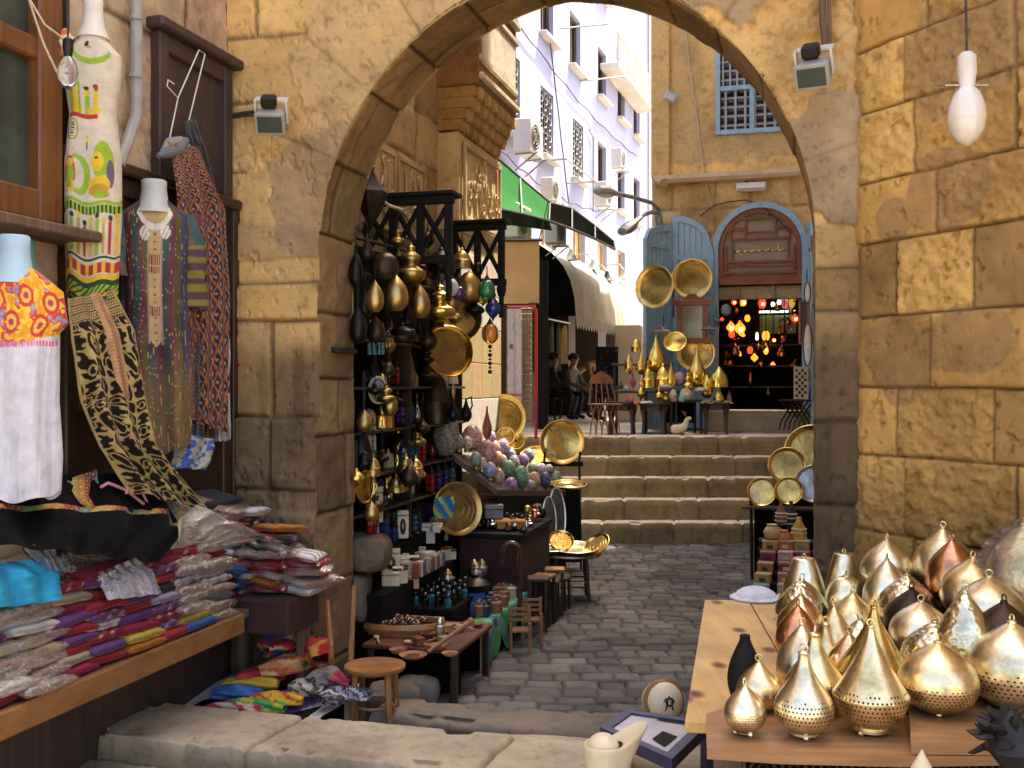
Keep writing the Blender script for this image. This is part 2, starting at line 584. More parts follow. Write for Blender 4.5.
ROPE = m_plain('pale_cable', (.6, .5, .35), (.4, .32, .2), 6, .7)
PANE = m_plain('dark_window_pane', (.03, .035, .035), (.015, .018, .02), 3, .12, 0, 0, spec=.6)
DUSTPANE = m_plain('dusty_window_pane', (.055, .075, .06), (.03, .04, .035), 2.5, .2, 0, 0, spec=.5)
CREAM = m_plain('cream_plastic', (.74, .62, .42), (.64, .52, .33), 5, .45, 0, .1, 40)
ALAB = m_plain('alabaster', (.66, .58, .42), (.46, .37, .23), 10, .35, 0, .1, 40)
ALABW = m_plain('white_alabaster', (.72, .68, .58), (.6, .54, .42), 8, .35)
HORN = m_plain('glossy_brown', (.12, .045, .02), (.04, .015, .008), 25, .2, 0, .1, 60)
NECK = m_plain('mannequin_grey', (.48, .5, .48), (.4, .42, .4), 6, .5)
NECKBLUE = m_plain('mannequin_blue', (.35, .52, .62), (.28, .44, .55), 6, .45)
NECKGREEN = m_plain('mannequin_green', (.18, .42, .36), (.12, .33, .28), 6, .45)
NECKWHITE = m_plain('mannequin_white', (.68, .66, .6), (.58, .56, .5), 6, .5)
GLASS = {
 'green': m_glass('green_glass', (.02, .42, .16)), 'blue': m_glass('blue_glass', (.02, .05, .35)),
 'orange': m_glass('orange_glass', (.9, .34, .06)), 'yellow': m_glass('yellow_glass', (.75, .7, .05)),
 'purple': m_glass('purple_glass', (.16, .03, .3)), 'white': m_glass('milky_glass', (.8, .75, .74), .3, .25),
 'red': m_glass('red_glass', (.6, .02, .02)), 'teal': m_glass('teal_glass', (.03, .25, .3)),
}
BULBGLASS = m_glass('milky_bulb_glass', (.82, .78, .7), .12, .15)
CLEARBULB = m_glass('clear_bulb_glass', (.9, .9, .88), .05, .9)
WARMLAMP = m_emit('lit_amber_glass', (1.0, .26, .03), .55)
WARMCORE = m_emit('lit_filament', (1.0, .55, .18), 4)
REDLAMP = m_emit('lit_red_glass', (1.0, .07, .03), .35)
WHITELAMP = m_emit('lit_white_lamp', (.85, 1.0, .9), 1.0)
GREENLAMP = m_emit('lit_green_screen', (.2, .27, .1), .02)
AWNCREAM = m_plain('cream_awning_cloth', (.52, .53, .45), (.42, .42, .35), 2.5, .85, 0, .15, 90)
AWNBLACK = m_plain('black_awning_cloth', (.006, .007, .006), (.003, .004, .003), 3, 1.0, spec=0.0)
BEIGECLOTH = m_plain('beige_blind_cloth', (.56, .38, .17), (.46, .3, .13), 2, .85, 0, .2, 200)
LATTICE = m_plain('grey_lattice_paint', (.42, .4, .38), (.3, .29, .28), 8, .6)
MAROONPANE = m_plain('dark_red_pane', (.06, .02, .02), (.015, .015, .02), 2, .15)
REDFRET = m_wood('red_fretwork', (.36, .11, .04), (.19, .05, .018), 0, 3, .4)
FANPANE = m_plain('grey_fanlight_glass', (.36, .31, .22), (.26, .22, .16), 3, .2)
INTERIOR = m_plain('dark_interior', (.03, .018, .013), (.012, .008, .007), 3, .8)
def _green():
 t = NT('green_awning_cloth')
 nz = t.noise(3, 3, .5)
 c = t.ramp(nz.outputs[0], [(.3, (.0, .17, .02)), (.7, (.005, .26, .035))])
 t.set(Base_Color=c, Roughness=.8)
 tl = t.n('ShaderNodeBsdfTranslucent'); tl.inputs[0].default_value = (.0, .36, .05, 1)
 mx = t.n('ShaderNodeMixShader'); mx.inputs[0].default_value = .55
 t.l(t.bsdf.outputs[0], mx.inputs[1]); t.l(tl.outputs[0], mx.inputs[2]); t.l(mx.outputs[0], t.out.inputs[0])
 return t.mat
AWNGREEN = _green()

# masonry relief
def mk_joints(n, a0, a1, wmin, wmax, seed):
 rnd = random.Random(seed)
 out = []
 for i in range(n):
  x = a0 - rnd.uniform(0, wmax); js = [x]
  while x < a1:
   x += rnd.uniform(wmin, wmax); js.append(x)
  out.append(np.array(js))
 return out
def blocks(a, z, zed, joints, seed, wob=.012):
 a2 = a + (fbm(a*5, z*5, seed+1, 3)-.5)*2*wob
 z2 = z + (fbm(a*4, z*6, seed+2, 3)-.5)*2*wob
 zed = np.asarray(zed)
 ci = np.clip(np.searchsorted(zed, z2)-1, 0, len(zed)-2)
 dz = np.minimum(z2-zed[ci], zed[ci+1]-z2)
 da = np.zeros_like(a); ji = np.zeros(a.shape, int)
 for c in range(len(zed)-1):
  m = ci == c
  if not m.any(): continue
  j = joints[c]
  k = np.clip(np.searchsorted(j, a2[m])-1, 0, len(j)-2)
  ji[m] = k
  da[m] = np.minimum(a2[m]-j[k], j[k+1]-a2[m])
 rid = _hash(ci, ji, ci*0, seed+5); rid2 = _hash(ci, ji, ci*0+3, seed+9)
 return np.minimum(da, np.abs(dz)), rid, rid2
def pal(rid, cols):
 cols = np.array(cols); x = np.clip(rid, 0, .9999)*(len(cols))
 return cols[x.astype(int)]
SAND = [(.70, .475, .205), (.60, .395, .16), (.76, .54, .26), (.45, .295, .13), (.66, .435, .175), (.53, .36, .175)]
BROWNS = [(.27, .185, .095), (.21, .145, .078), (.31, .215, .105), (.18, .125, .07)]

# ground
def build_ground():
 # street in front of the arch, a sheet out to the horizon
 b = MB()
 b.add([(-60, -60, -.05), (60, -60, -.05), (60, 140, -.05), (-60, 140, -.05)], [(0, 1, 2, 3)], col=(.40, .34, .26))
 tag(b.build('ground', STONE), kind='structure')
 b = MB()
 b.add([(-9, -9, .13), (9, -9, .13), (9, 5.6, .13), (-9, 5.6, .13)], [(0, 1, 2, 3)], col=(.44, .38, .29))
 tag(b.build('street', STONE), kind='structure')
 # cobbled lane
 xs = np.arange(-2.2, 4.3, .0145); ys = np.arange(6.1, 13.25, .0155)
 X, Y = np.meshgrid(xs, ys, indexing='ij')
 rnd = random.Random(3)
 zed = [5.5]
 while zed[-1] < 13.5: zed.append(zed[-1]+rnd.uniform(.15, .21))
 jn = mk_joints(len(zed)-1, -2.4, 4.9, .15, .29, 11)
 d, r1, r2 = blocks(X, Y, zed, jn, 21, .016)
 gap = np.exp(-(d/.0105)**2)
 dome = sstep(0, .022, d)
 Z = .006*dome - .022*gap + (r1-.5)*.016 + (fbm(X*9, Y*9, 5, 4)-.5)*.010 + (fbm(X*1.2, Y*1.2, 8, 2)-.5)*.05
 Z += (X*(r2-.5)*.0)
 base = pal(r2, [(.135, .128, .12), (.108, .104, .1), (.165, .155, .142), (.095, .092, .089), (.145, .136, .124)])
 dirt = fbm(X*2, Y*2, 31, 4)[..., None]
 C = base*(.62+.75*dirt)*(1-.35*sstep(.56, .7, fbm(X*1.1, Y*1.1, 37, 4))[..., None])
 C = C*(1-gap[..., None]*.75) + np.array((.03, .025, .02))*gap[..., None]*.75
 P = np.stack([X, Y, Z], -1)
 tag(grid_mesh('lane_paving', P, C, COBBLE, smooth=180), kind='structure')
def relief_slab(name, s0, s1, t0, t1, z0, z1, cuts, seed, cols, parent=None, round_=.03, frame='G', res=.02, wear=.02):
 """long worn kerb stone: a beam cross-section swept along s, with joints and chipped edges"""
 sec = []
 n = 10
 h, w = z1-z0, t1-t0
 for i in range(4): sec.append((0, h*i/4*(1-.1)))
 for i in range(6):
  a = PI-PI/2*i/5
  sec.append((round_+round_*math.cos(a), h-round_+round_*math.sin(a)))
 m = max(6, int(w/res))
 for i in range(1, m): sec.append((round_+(w-2*round_)*i/m, h))
 for i in range(6):
  a = PI/2-PI/2*i/5
  sec.append((w-round_+round_*math.cos(a), h-round_+round_*math.sin(a)))
 for i in range(3, -1, -1): sec.append((w, h*i/4*.9))
 sec = np.array(sec)
 S = np.arange(s0, s1+1e-6, res)
 SS, K = np.meshgrid(S, np.arange(len(sec)), indexing='ij')
 TT = sec[K, 0]; ZZ = sec[K, 1]
 g = np.zeros_like(SS)
 tone = np.zeros_like(SS)
 prev = s0;
 for i, c in enumerate(list(cuts)+[s1+1]):
  sk = c + (fbm(TT*4, SS*0, seed+i, 3)-.5)*.06 + (TT-w/2)*.12
  g = np.maximum(g, np.exp(-((SS-sk)/.014)**2))
  tone = tone + (SS > sk)
 nz = fbm(SS*5, TT*7+ZZ*5, seed+40, 4)-.5
 chip = sstep(.58, .7, fbm(SS*7, ZZ*9, seed+44, 4))*((TT < .07) | (TT > w-.07))
 hole = sstep(.66, .74, fbm(SS*7, TT*7, seed+47, 3))
 nz2 = fbm(SS*26, TT*26+ZZ*20, seed+41, 3)-.5
 ZZ2 = ZZ + (nz*wear*1.6 + nz2*.006 - g*.03 - chip*.02 - hole*.008)*(ZZ > h*.5)
 TT2 = TT + chip*.022*np.where(TT < w/2, 1, -1) + (fbm(SS*9, ZZ*12, seed+50, 5)-.5)*.018
 rr = _hash(tone.astype(np.int64), tone.astype(np.int64)*0, tone.astype(np.int64)*0, seed)
 C = pal(rr, cols)*(.72+.55*fbm(SS*3, TT*4+ZZ*3, seed+60, 5)[..., None])
 C = C*(1-.55*g[..., None])
 edge = (ZZ < h*.8)
 if frame == 'W': C = np.where((ZZ > h*.985)[..., None], np.array((.72, .62, .47))*(.8+.4*fbm(SS*4, TT*4, seed+70, 4)[..., None]), C)  # pale step treads: dusty wear plus the light they catch, put into colour
 C = np.where(edge[..., None], C*np.array((.62, .6, .56)), C)
 if frame == 'G':
  Xw = OX+SS*UX+(TT2+t0)*DX; Yw = OY+SS*UY+(TT2+t0)*DY
 else:
  Xw = SS; Yw = TT2+t0
 P = np.stack([Xw, Yw, ZZ2+z0], -1)
 o = grid_mesh(name, P, C, STONE_SMOOTH, smooth=60, flip=True)
 if parent is not None: o.parent = parent
 return o
def build_kerbs():
 o = relief_slab('foreground_kerb', -.74, 4.2, -1.33, -.81, .02, .285, [.3, 1.42, 2.6], 71,
     [(.46, .39, .28), (.41, .345, .25), (.48, .41, .3)], round_=.012, wear=.006, res=.014)
 tag(o, 'long pale stone kerb slab with chipped edges along the bottom of the picture', 'kerb', kind='structure')
 o = relief_slab('lower_step', -1.3, 4.2, -1.78, -1.36, -.02, .165, [.1, 1.6], 75, [(.32, .27, .2), (.28, .24, .18)], round_=.02)
 tag(o, kind='structure')
 o = relief_slab('threshold_kerb', .47, 2.9, -.33, .05, -.05, .155, [1.9], 77, [(.2, .165, .13), (.22, .18, .14)], round_=.05, wear=.012)
 tag(o, kind='structure')
def build_steps():
 n = 5
 rise = 1.29/n
 for k in range(n):
  y0 = 13.2+.27*k
  cuts = [[.55, 1.15, 2.05, 2.9], [1.45, 2.4], [.9, 1.75, 2.6], [1.3, 2.15, 3.0], [.7, 1.6, 2.35, 2.85]][k]
  o = relief_slab('stone_step', -.2, 4.3, y0, y0+(.33 if k < n-1 else .5), rise*k-.02, rise*(k+1), cuts, 80+k*3,
      [(.42, .33, .19), (.38, .29, .16), (.34, .26, .15)], round_=.018, frame='W', res=.02, wear=.006)
  tag(o, kind='structure')
 # terrace paving and the street beyond
 xs = np.arange(-4.5, 8.0, .07); ys = np.concatenate([np.arange(14.72, 24, .06), np.arange(24, 60, .4)])
 X, Y = np.meshgrid(xs, ys, indexing='ij')
 zed = list(np.arange(14.2, 61, .55)); jn = mk_joints(len(zed)-1, -5, 9, .5, .9, 91)
 d, r1, r2 = blocks(X, Y, zed, jn, 92, .02)
 g = np.exp(-(d/.03)**2)
 Z = 1.28 - .012*g + (r1-.5)*.008
 C = pal(r2, [(.52, .47, .4), (.46, .42, .36), (.56, .5, .42)])*(1-.35*g[..., None])*(.8+.4*fbm(X, Y, 93, 4)[..., None])
 tag(grid_mesh('terrace_paving', np.stack([X, Y, Z], -1), C, STONE_SMOOTH, smooth=180), kind='structure')
 b = MB()
 b.box((-2.45, 14.5, .64), (4.5, .42, 1.27), col=(.3, .24, .15))
 b.box((6.2, 14.5, .64), (3.8, .42, 1.27), col=(.3, .24, .15))
 tag(b.build('terrace_edge', STONE), kind='structure')

# the arch
def arch_profile():
 """inner outline of the opening in (s, z), from the foot of the left jamb over the arch to the foot of the right one"""
 W, ZC, RR = 2.866, 2.75, 1.6
 pts = []
 for z in np.arange(-.02, ZC, .012): pts.append((0, z))
 amax = math.acos((RR-W/2)/RR)
 for k in range(280):
  a = amax*k/280
  pts.append((RR-RR*math.cos(a), ZC+RR*math.sin(a)))
 for k in range(280, -1, -1):
  a = amax*k/280
  pts.append((W-RR+RR*math.cos(a), ZC+RR*math.sin(a)))
 for z in np.arange(ZC-.014, -.03, -.014): pts.append((W, z))
 return np.array(pts)
ARCH_T = .52
def ell(s, z, cs, cz, rs, rz, seed, k=.35, f=6):
 r = np.sqrt(((s-cs)/rs)**2+((z-cz)/rz)**2) + (fbm(s*f, z*f, seed, 4)-.5)*2*k
 return sstep(1.02, .96, r)
def arch_surface(S, Z, ring):
 """offset towards the viewer and colour at wall point (s,z); ring = 0 at the opening's edge, distance out from it"""
 zed = [-.3, .12, .52, .98, 1.36, 1.80, 2.385, 2.61, 2.95, 3.3, 3.72, 4.12, 4.5, 4.95, 5.4, 5.8, 6.3, 6.8, 7.4]
 jn = mk_joints(len(zed)-1, -1.2, 4, .42, .75, 101)
 jn[4] = np.array([-1.5, -.92, -.3, .25, 4]); jn[5] = np.array([-1.5, -.75, -.31, .25, 4])
 jn[6] = np.array([-1.5, -.65, .25, 4]); jn[7] = np.array([-1.5, -.75, .25, 4])
 jn[3] = np.array([-1.5, -.65, .25, 4])
 d, r1, r2 = blocks(S, Z, zed, jn, 102, .01)
 # voussoirs around the opening
 ang = np.arctan2(Z-2.75, S-1.433)
 isr = (ring < .56) & (Z > 2.76)
 va = np.abs(np.mod(ang*5.2/PI*2, 1.0)-.5)
 vd = np.minimum(np.abs(.5-va)*.28+.0, np.abs(ring-.56))
 d = np.where(isr, vd*.8+.012, d)
 vid = np.floor(ang*5.2/PI*2+.0).astype(np.int64)
 r1 = np.where(isr, _hash(vid, vid*0, vid*0, 7), r1)
 g = np.exp(-(d/.011)**2)
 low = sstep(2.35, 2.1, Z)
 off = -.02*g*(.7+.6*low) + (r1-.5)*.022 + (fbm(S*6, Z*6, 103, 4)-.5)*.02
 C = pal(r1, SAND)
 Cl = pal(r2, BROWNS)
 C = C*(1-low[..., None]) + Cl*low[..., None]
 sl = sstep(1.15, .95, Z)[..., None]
 C = C*(1-sl)+C*np.array((.8, .8, .82))*sl
 C = C*(.8+.42*fbm(S*2.5, Z*2.5, 104, 5)[..., None])
 # rain-streaked lower left pier
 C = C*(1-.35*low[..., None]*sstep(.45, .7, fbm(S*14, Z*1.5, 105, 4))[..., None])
 # plaster skins: left haunch (sandy) and right haunch (grey), with broken edges
 left = np.clip(ell(S, Z, .34, 4.0, .5, .85, 106, .5) + ell(S, Z, -.1, 2.55, .55, .6, 109, .35)*.0, 0, 1)
 left = left*sstep(2.95, 3.2, Z+.18*(fbm(S*7, Z*7, 111, 3)-.5))
 off = off + left*.012
 C = C*(1-left[..., None]*.75) + np.array((.55, .40, .21))*left[..., None]*.75*(.8+.4*fbm(S*3, Z*3, 112, 5)[..., None])
 mauve = ell(S, Z, .05, 3.1, .42, .42, 113, .35)
 C = C*(1-mauve[..., None]*.7) + np.array((.36, .265, .18))*mauve[..., None]*.7
 right = np.clip(ell(S, Z, 2.35, 4.62, .95, .62, 115, .28) + ell(S, Z, 2.98, 3.18, .3, .34, 116, .22, 9), 0, 1)
 C = C*(1-right[..., None]*.9) + np.array((.33, .255, .17))*right[..., None]*.9*(.75+.5*fbm(S*4, Z*4, 117, 5)[..., None])
 rough = sstep(2.45, 2.7, S)*sstep(3.2, 3.4, Z)*sstep(4.2, 3.95, Z)*(1-right)
 off = off + right*.022 + rough*((fbm(S*11, Z*11, 118, 5)-.55)*.12-.02)
 C = C*(1-rough[..., None]*.6)+np.array((.50, .32, .12))*rough[..., None]*.6
 # darker narrow strip of the right pier
 strip = sstep(2.75, 2.87, S)*sstep(3.0, 2.75, Z)
 C = C*(1-strip[..., None]*.45)
 pit = sstep(.68, .74, fbm(S*22, Z*22, 119, 3))
 off = off - pit*.012
 g2 = g[..., None]
 C = C*(1-.8*g2) + np.array((.07, .05, .03))*.8*g2
 return off, C
def build_arch():
 pr = arch_profile()
 n = len(pr)
 lo, hi, top = -.608, 3.35, 8.8
 out = []
 for (s, z) in pr:
  if z <= 2.75: out.append((lo if s < 1 else hi, z)); continue
  dx, dz = s-1.433, z-2.75
  k = 1e9
  if dx < -1e-6: k = min(k, (lo-1.433)/dx)
  if dx > 1e-6: k = min(k, (hi-1.433)/dx)
  if dz > 1e-6: k = min(k, (top-2.75)/dz)
  out.append((1.433+dx*k, 2.75+dz*k))
 out = np.array(out)
 w = np.concatenate([[0, .002, .004], np.linspace(.01, 1, 110)**1.35])
 S = pr[:, None, 0]*(1-w)+out[:, None, 0]*w
 Z = pr[:, None, 1]*(1-w)+out[:, None, 1]*w
 ring = np.sqrt((S-pr[:, None, 0])**2+(Z-pr[:, None, 1])**2)
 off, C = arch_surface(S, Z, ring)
 off[:, 0] -= .012
 # worn projecting plinth stones at the foot of the left pier
 off += (.045*sstep(1.805, 1.785, Z)+.03*sstep(1.24, 1.2, Z))*(S < .5) + .015*sstep(2.385, 2.39, Z)*sstep(2.61, 2.605, Z)*(S < .5) + .05*(fbm(S*9, Z*9, 128, 4)-.5)*sstep(1.62, 1.5, Z)*(S < .5)
 P = np.stack([OX+S*UX-off*DX, OY+S*UY-off*DY, Z], -1)
 root = thing('stone_archway', 'tall weathered sandstone archway with a pointed arch spanning the lane', 'archway', (0, 0, 0))
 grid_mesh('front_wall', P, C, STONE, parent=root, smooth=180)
 # soffit and jambs
 tt = np.linspace(0, ARCH_T, 26)
 S2 = np.repeat(pr[:, None, 0], len(tt), 1); Z2 = np.repeat(pr[:, None, 1], len(tt), 1); T2 = np.repeat(tt[None, :], n, 0)
 L = np.concatenate([[0], np.cumsum(np.hypot(np.diff(pr[:, 0]), np.diff(pr[:, 1])))])
 A2 = np.repeat(L[:, None], len(tt), 1)
 led = [-1]; rnd = random.Random(5)
 while led[-1] < L[-1]+1: led.append(led[-1]+rnd.uniform(.34, .48))
 d, r1, r2 = blocks(T2, A2, led, mk_joints(len(led)-1, -1, 2, .3, .7, 120), 121, .008)
 g = np.exp(-(d/.010)**2)
 off2 = -.022*g+(r1-.5)*.02+(fbm(T2*9, A2*9, 122, 5)-.5)*.03
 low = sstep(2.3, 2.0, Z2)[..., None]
 C2 = pal(r1, [(.26, .175, .085), (.21, .14, .07), (.30, .2, .095)])*(1-low)+pal(r2, BROWNS)*low*.8  # soffit palette well below the front wall's, its shade put into the colour
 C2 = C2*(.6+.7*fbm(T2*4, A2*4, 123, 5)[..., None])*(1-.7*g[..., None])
 nrm = np.stack([-np.gradient(pr[:, 1]), np.gradient(pr[:, 0])], -1)  # pointing into the stone
 nrm /= np.linalg.norm(nrm, axis=1)[:, None]+1e-9
 Sx = S2 - nrm[:, None, 0]*off2; Zx = Z2 - nrm[:, None, 1]*off2
 # pocket cut in the left jamb (iron cramp hole)
 P2 = np.stack([OX+Sx*UX+T2*DX, OY+Sx*UY+T2*DY, Zx], -1)
 P2[:, 0] = P[:, 0]
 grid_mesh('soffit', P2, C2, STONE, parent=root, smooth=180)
 # rear face
 Pb = np.stack([OX+S*UX+ARCH_T*DX, OY+S*UY+ARCH_T*DY, Z], -1)
 grid_mesh('rear_wall', Pb, C*.7, STONE, parent=root, smooth=180)
 b = MB()
 for (s, wd) in ((lo, 0), (hi, 0)):
  p0, p1 = G(s, 0), G(s, ARCH_T)
  b.add([(p0.x, p0.y, -.05), (p1.x, p1.y, -.05), (p1.x, p1.y, top), (p0.x, p0.y, top)], [(0, 1, 2, 3)], col=(.4, .28, .14))
 q = [G(lo, 0), G(hi, 0), G(hi, ARCH_T), G(lo, ARCH_T)]
 b.add([(p.x, p.y, top-.01) for p in q], [(0, 1, 2, 3)], col=(.4, .3, .16))
 b.build('wall_end', STONE, root)
 # stone imposts: thin ledge on the jamb, dark slot below it
 b = MB()
 p = G(.012, .33, 2.21)
 b.box((0, 0, 0), (.06, .33, .035), 0, .006, M=T(p.x, p.y, p.z, YAW), col=(.035, .028, .022))
 b.build('iron_cramp', IRON, root)
 # rough boulders at the pier foot, behind the jamb
 for i, (px, py, Y, sz) in enumerate([(370, 552, 7.05, (.13, .2, .11)), (357, 596, 7.0, (.09, .17, .15))]):
  rock('rough_stone', at(px, py, Y), sz, 300+i, (.13, .105, .075), root)
def rock(name, loc, size, seed, col, parent=None):
 b = MB()
 n, m = 14, 22
 vs = []; cs = []
 for i in range(n+1):
  for k in range(m):
   th, ph = PI*i/n, 2*PI*k/m
   x, y, z = math.sin(th)*math.cos(ph), math.sin(th)*math.sin(ph), -math.cos(th)
   q = 6
   r = 1/(abs(x)**q+abs(y)**q+abs(z)**q)**(1/q)
   r *= 1+.35*(float(fbm(x*1.6+seed, y*1.6, seed, 3, z*1.6))-.5)+.1*(float(fbm(x*6+seed, y*6, seed, 3, z*6))-.5)
   vs.append((x*r*size[0], y*r*size[1], z*r*size[2]))
   f = .7+.6*float(fbm(x*3+seed, y*3, seed+3, 4, z*3))
   cs.append(tuple(c*f for c in col))
 fs = [(i*m+k, i*m+(k+1) % m, (i+1)*m+(k+1) % m, (i+1)*m+k) for i in range(n) for k in range(m)]
 b.add(vs, fs, col=cs)
 return b.build(name, STONE, parent, loc, 60)
def plane_wall(name, P0, e, n, A, z0, z1, res, zed, jn, seed, cols, parent=None, gd=.02, gw=.012, rough=.03, blk=.03, wob=.012, extra=None, mat=None, pitk=.7):
 """block wall standing on the line P0 + a*e, relief along n"""
 a = np.arange(0, A+1e-6, res); z = np.arange(z0, z1+1e-6, res)
 AA, ZZ = np.meshgrid(a, z, indexing='ij')
 d, r1, r2 = blocks(AA, ZZ, zed, jn, seed, wob)
 g = np.exp(-(d/gw)**2)
 off = -gd*g - blk*.12*np.exp(-(d/.02)**2) + (r1-.5)*blk + (fbm(AA*7, ZZ*7, seed+3, 5)-.5)*rough
 coarse = (r2 > .72)
 off = off + np.where(coarse, (fbm(AA*22, ZZ*30, seed+4, 4)-.5)*.03, 0)
 pit = sstep(pitk, pitk+.06, fbm(AA*20, ZZ*20, seed+6, 3))
 off = off-pit*.012
 C = pal(r2*.999, cols)*(.72+.56*fbm(AA*3, ZZ*3, seed+7, 5)[..., None])
 C = C*(1-.85*g[..., None])+np.array((.05, .034, .018))*.85*g[..., None]
 C = C*(1-.25*pit[..., None])
 if extra is not None:
  off, C = extra(AA, ZZ, off, C, r1, r2)
 P = np.stack([P0[0]+AA*e[0]+off*n[0], P0[1]+AA*e[1]+off*n[1], ZZ], -1)
 return grid_mesh(name, P, C, mat or STONE, parent=parent, smooth=180)
RW0 = (1.772, 5.496); RWE = (.438, -.899); RWN = (-.899, -.438)
def build_right_wall():
 zed = [-.2, .35, .82, 1.25, 1.64, 1.98, 2.34, 2.72, 3.03, 3.39, 3.72, 4.12, 4.5, 4.9, 5.35, 5.8, 6.3, 6.8, 7.3, 7.8, 8.4]
 jn = mk_joints(len(zed)-1, 0, 5.5, .45, .68, 131)
 rnd = random.Random(9)
 # the corner stones alternate long and short as in the photograph
 for i, w in enumerate([.5, .3, .42, .36, .3, .52, .3, .55, .42, .36, .5, .3, .44, .36, .4, .5, .3, .4, .5, .4]):
  j = [-.2, w]
  while j[-1] < 6: j.append(j[-1]+rnd.uniform(.42, .68))
  jn[i] = np.array(j)
 def extra(A, Z, off, C, r1, r2):
  st1 = ell(A, Z, .32, 2.12, .2, .2, 132, .4) + ell(A, Z, .75, 2.2, .28, .16, 133, .45) + ell(A, Z, .62, 2.9, .26, .2, 134, .45) + ell(A, Z, .3, 2.82, .12, .1, 135, .3) + ell(A, Z, .75, 3.55, .4, .25, 136, .5)
  st1 = np.clip(st1, 0, 1)[..., None]
  C = C*(1-st1*.55)+np.array((.27, .17, .09))*st1*.55
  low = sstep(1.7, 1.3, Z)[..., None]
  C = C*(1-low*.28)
  edge = np.exp(-(A/.05)**2)
  off = off - edge*.03*(.5+fbm(Z*7, A*3, 137, 3))
  return off, C
 cols = [(.60, .36, .115), (.53, .315, .10), (.41, .245, .085), (.58, .345, .11), (.33, .20, .075), (.62, .385, .13), (.47, .28, .09)]
 root = thing('corner_wall', 'golden sandstone block wall on the right, standing behind the heaped brass lamps', 'wall')
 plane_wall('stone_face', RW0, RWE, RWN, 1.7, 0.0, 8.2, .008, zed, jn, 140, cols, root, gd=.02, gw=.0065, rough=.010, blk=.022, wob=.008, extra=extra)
 b = MB()
 p0 = Vector((RW0[0], RW0[1], 0)); e = Vector((*RWE, 0)); n = Vector((*RWN, 0))
 q = [p0+n*-.04, p0+e*4.6+n*-.04, p0+e*4.6-n*.8, Vector((2.4, 5.9, 0)), p0-n*.12+e*-.1]
 vs = [(p.x, p.y, z) for z in (-.05, 8.15) for p in q]
 b.add(vs, [(0, 1, 6, 5), (1, 2, 7, 6), (2, 3, 8, 7), (3, 4, 9, 8), (4, 0, 5, 9), (5, 6, 7, 8, 9)], col=(.4, .28, .14))
 b.build('wall_core', STONE, root)

# walls of the lane beyond the arch
def arabic_relief(b, w, h, M, seed, r=.012):
 """carved panel of tall upright strokes, loops and swinging tails raised from the stone"""
 rnd = random.Random(seed)
 x = -w/2+.05
 while x < w/2-.06:
  k = rnd.random()
  y0 = -h*.3+rnd.uniform(-.03, .05)
  if k < .5:
   b.tube([(x, -.006, y0), (x+.01, -.008, h*.05), (x-.004, -.008, h*.33+rnd.uniform(0, .05))], [r*1.1, r*.9, r*1.2], 6, M, col=(.5, .4, .24))
   b.tube([(x, -.006, y0), (x+.05, -.008, y0-.03), (x+.1, -.008, y0+.02), (x+.07, -.008, y0+.07)], r, 6, M, col=(.5, .4, .24)); x += .06
  elif k < .8:
   pts = [(x+.045*math.cos(a)*1.1+.04, -.008, y0+.1+.075*math.sin(a)) for a in np.linspace(.4, 6.0, 12)]
   b.tube(pts, r*.95, 6, M, col=(.5, .4, .24)); x += .085
  else:
   pts = [(x+.12*q, -.008, y0+.16+.1*math.sin(q*5)-.12*q) for q in np.linspace(0, 1.0, 9)]
   b.tube(pts, r, 6, M, col=(.5, .4, .24)); x += .075
 for i in range(7):
  cx, cz = rnd.uniform(-w/2+.08, w/2-.08), rnd.uniform(.1, h*.38)
  b.tube([(cx+.035*math.cos(a), -.007, cz+.03*math.sin(a)) for a in np.linspace(0, 5.2, 8)], r*.7, 5, M, col=(.5, .4, .24))
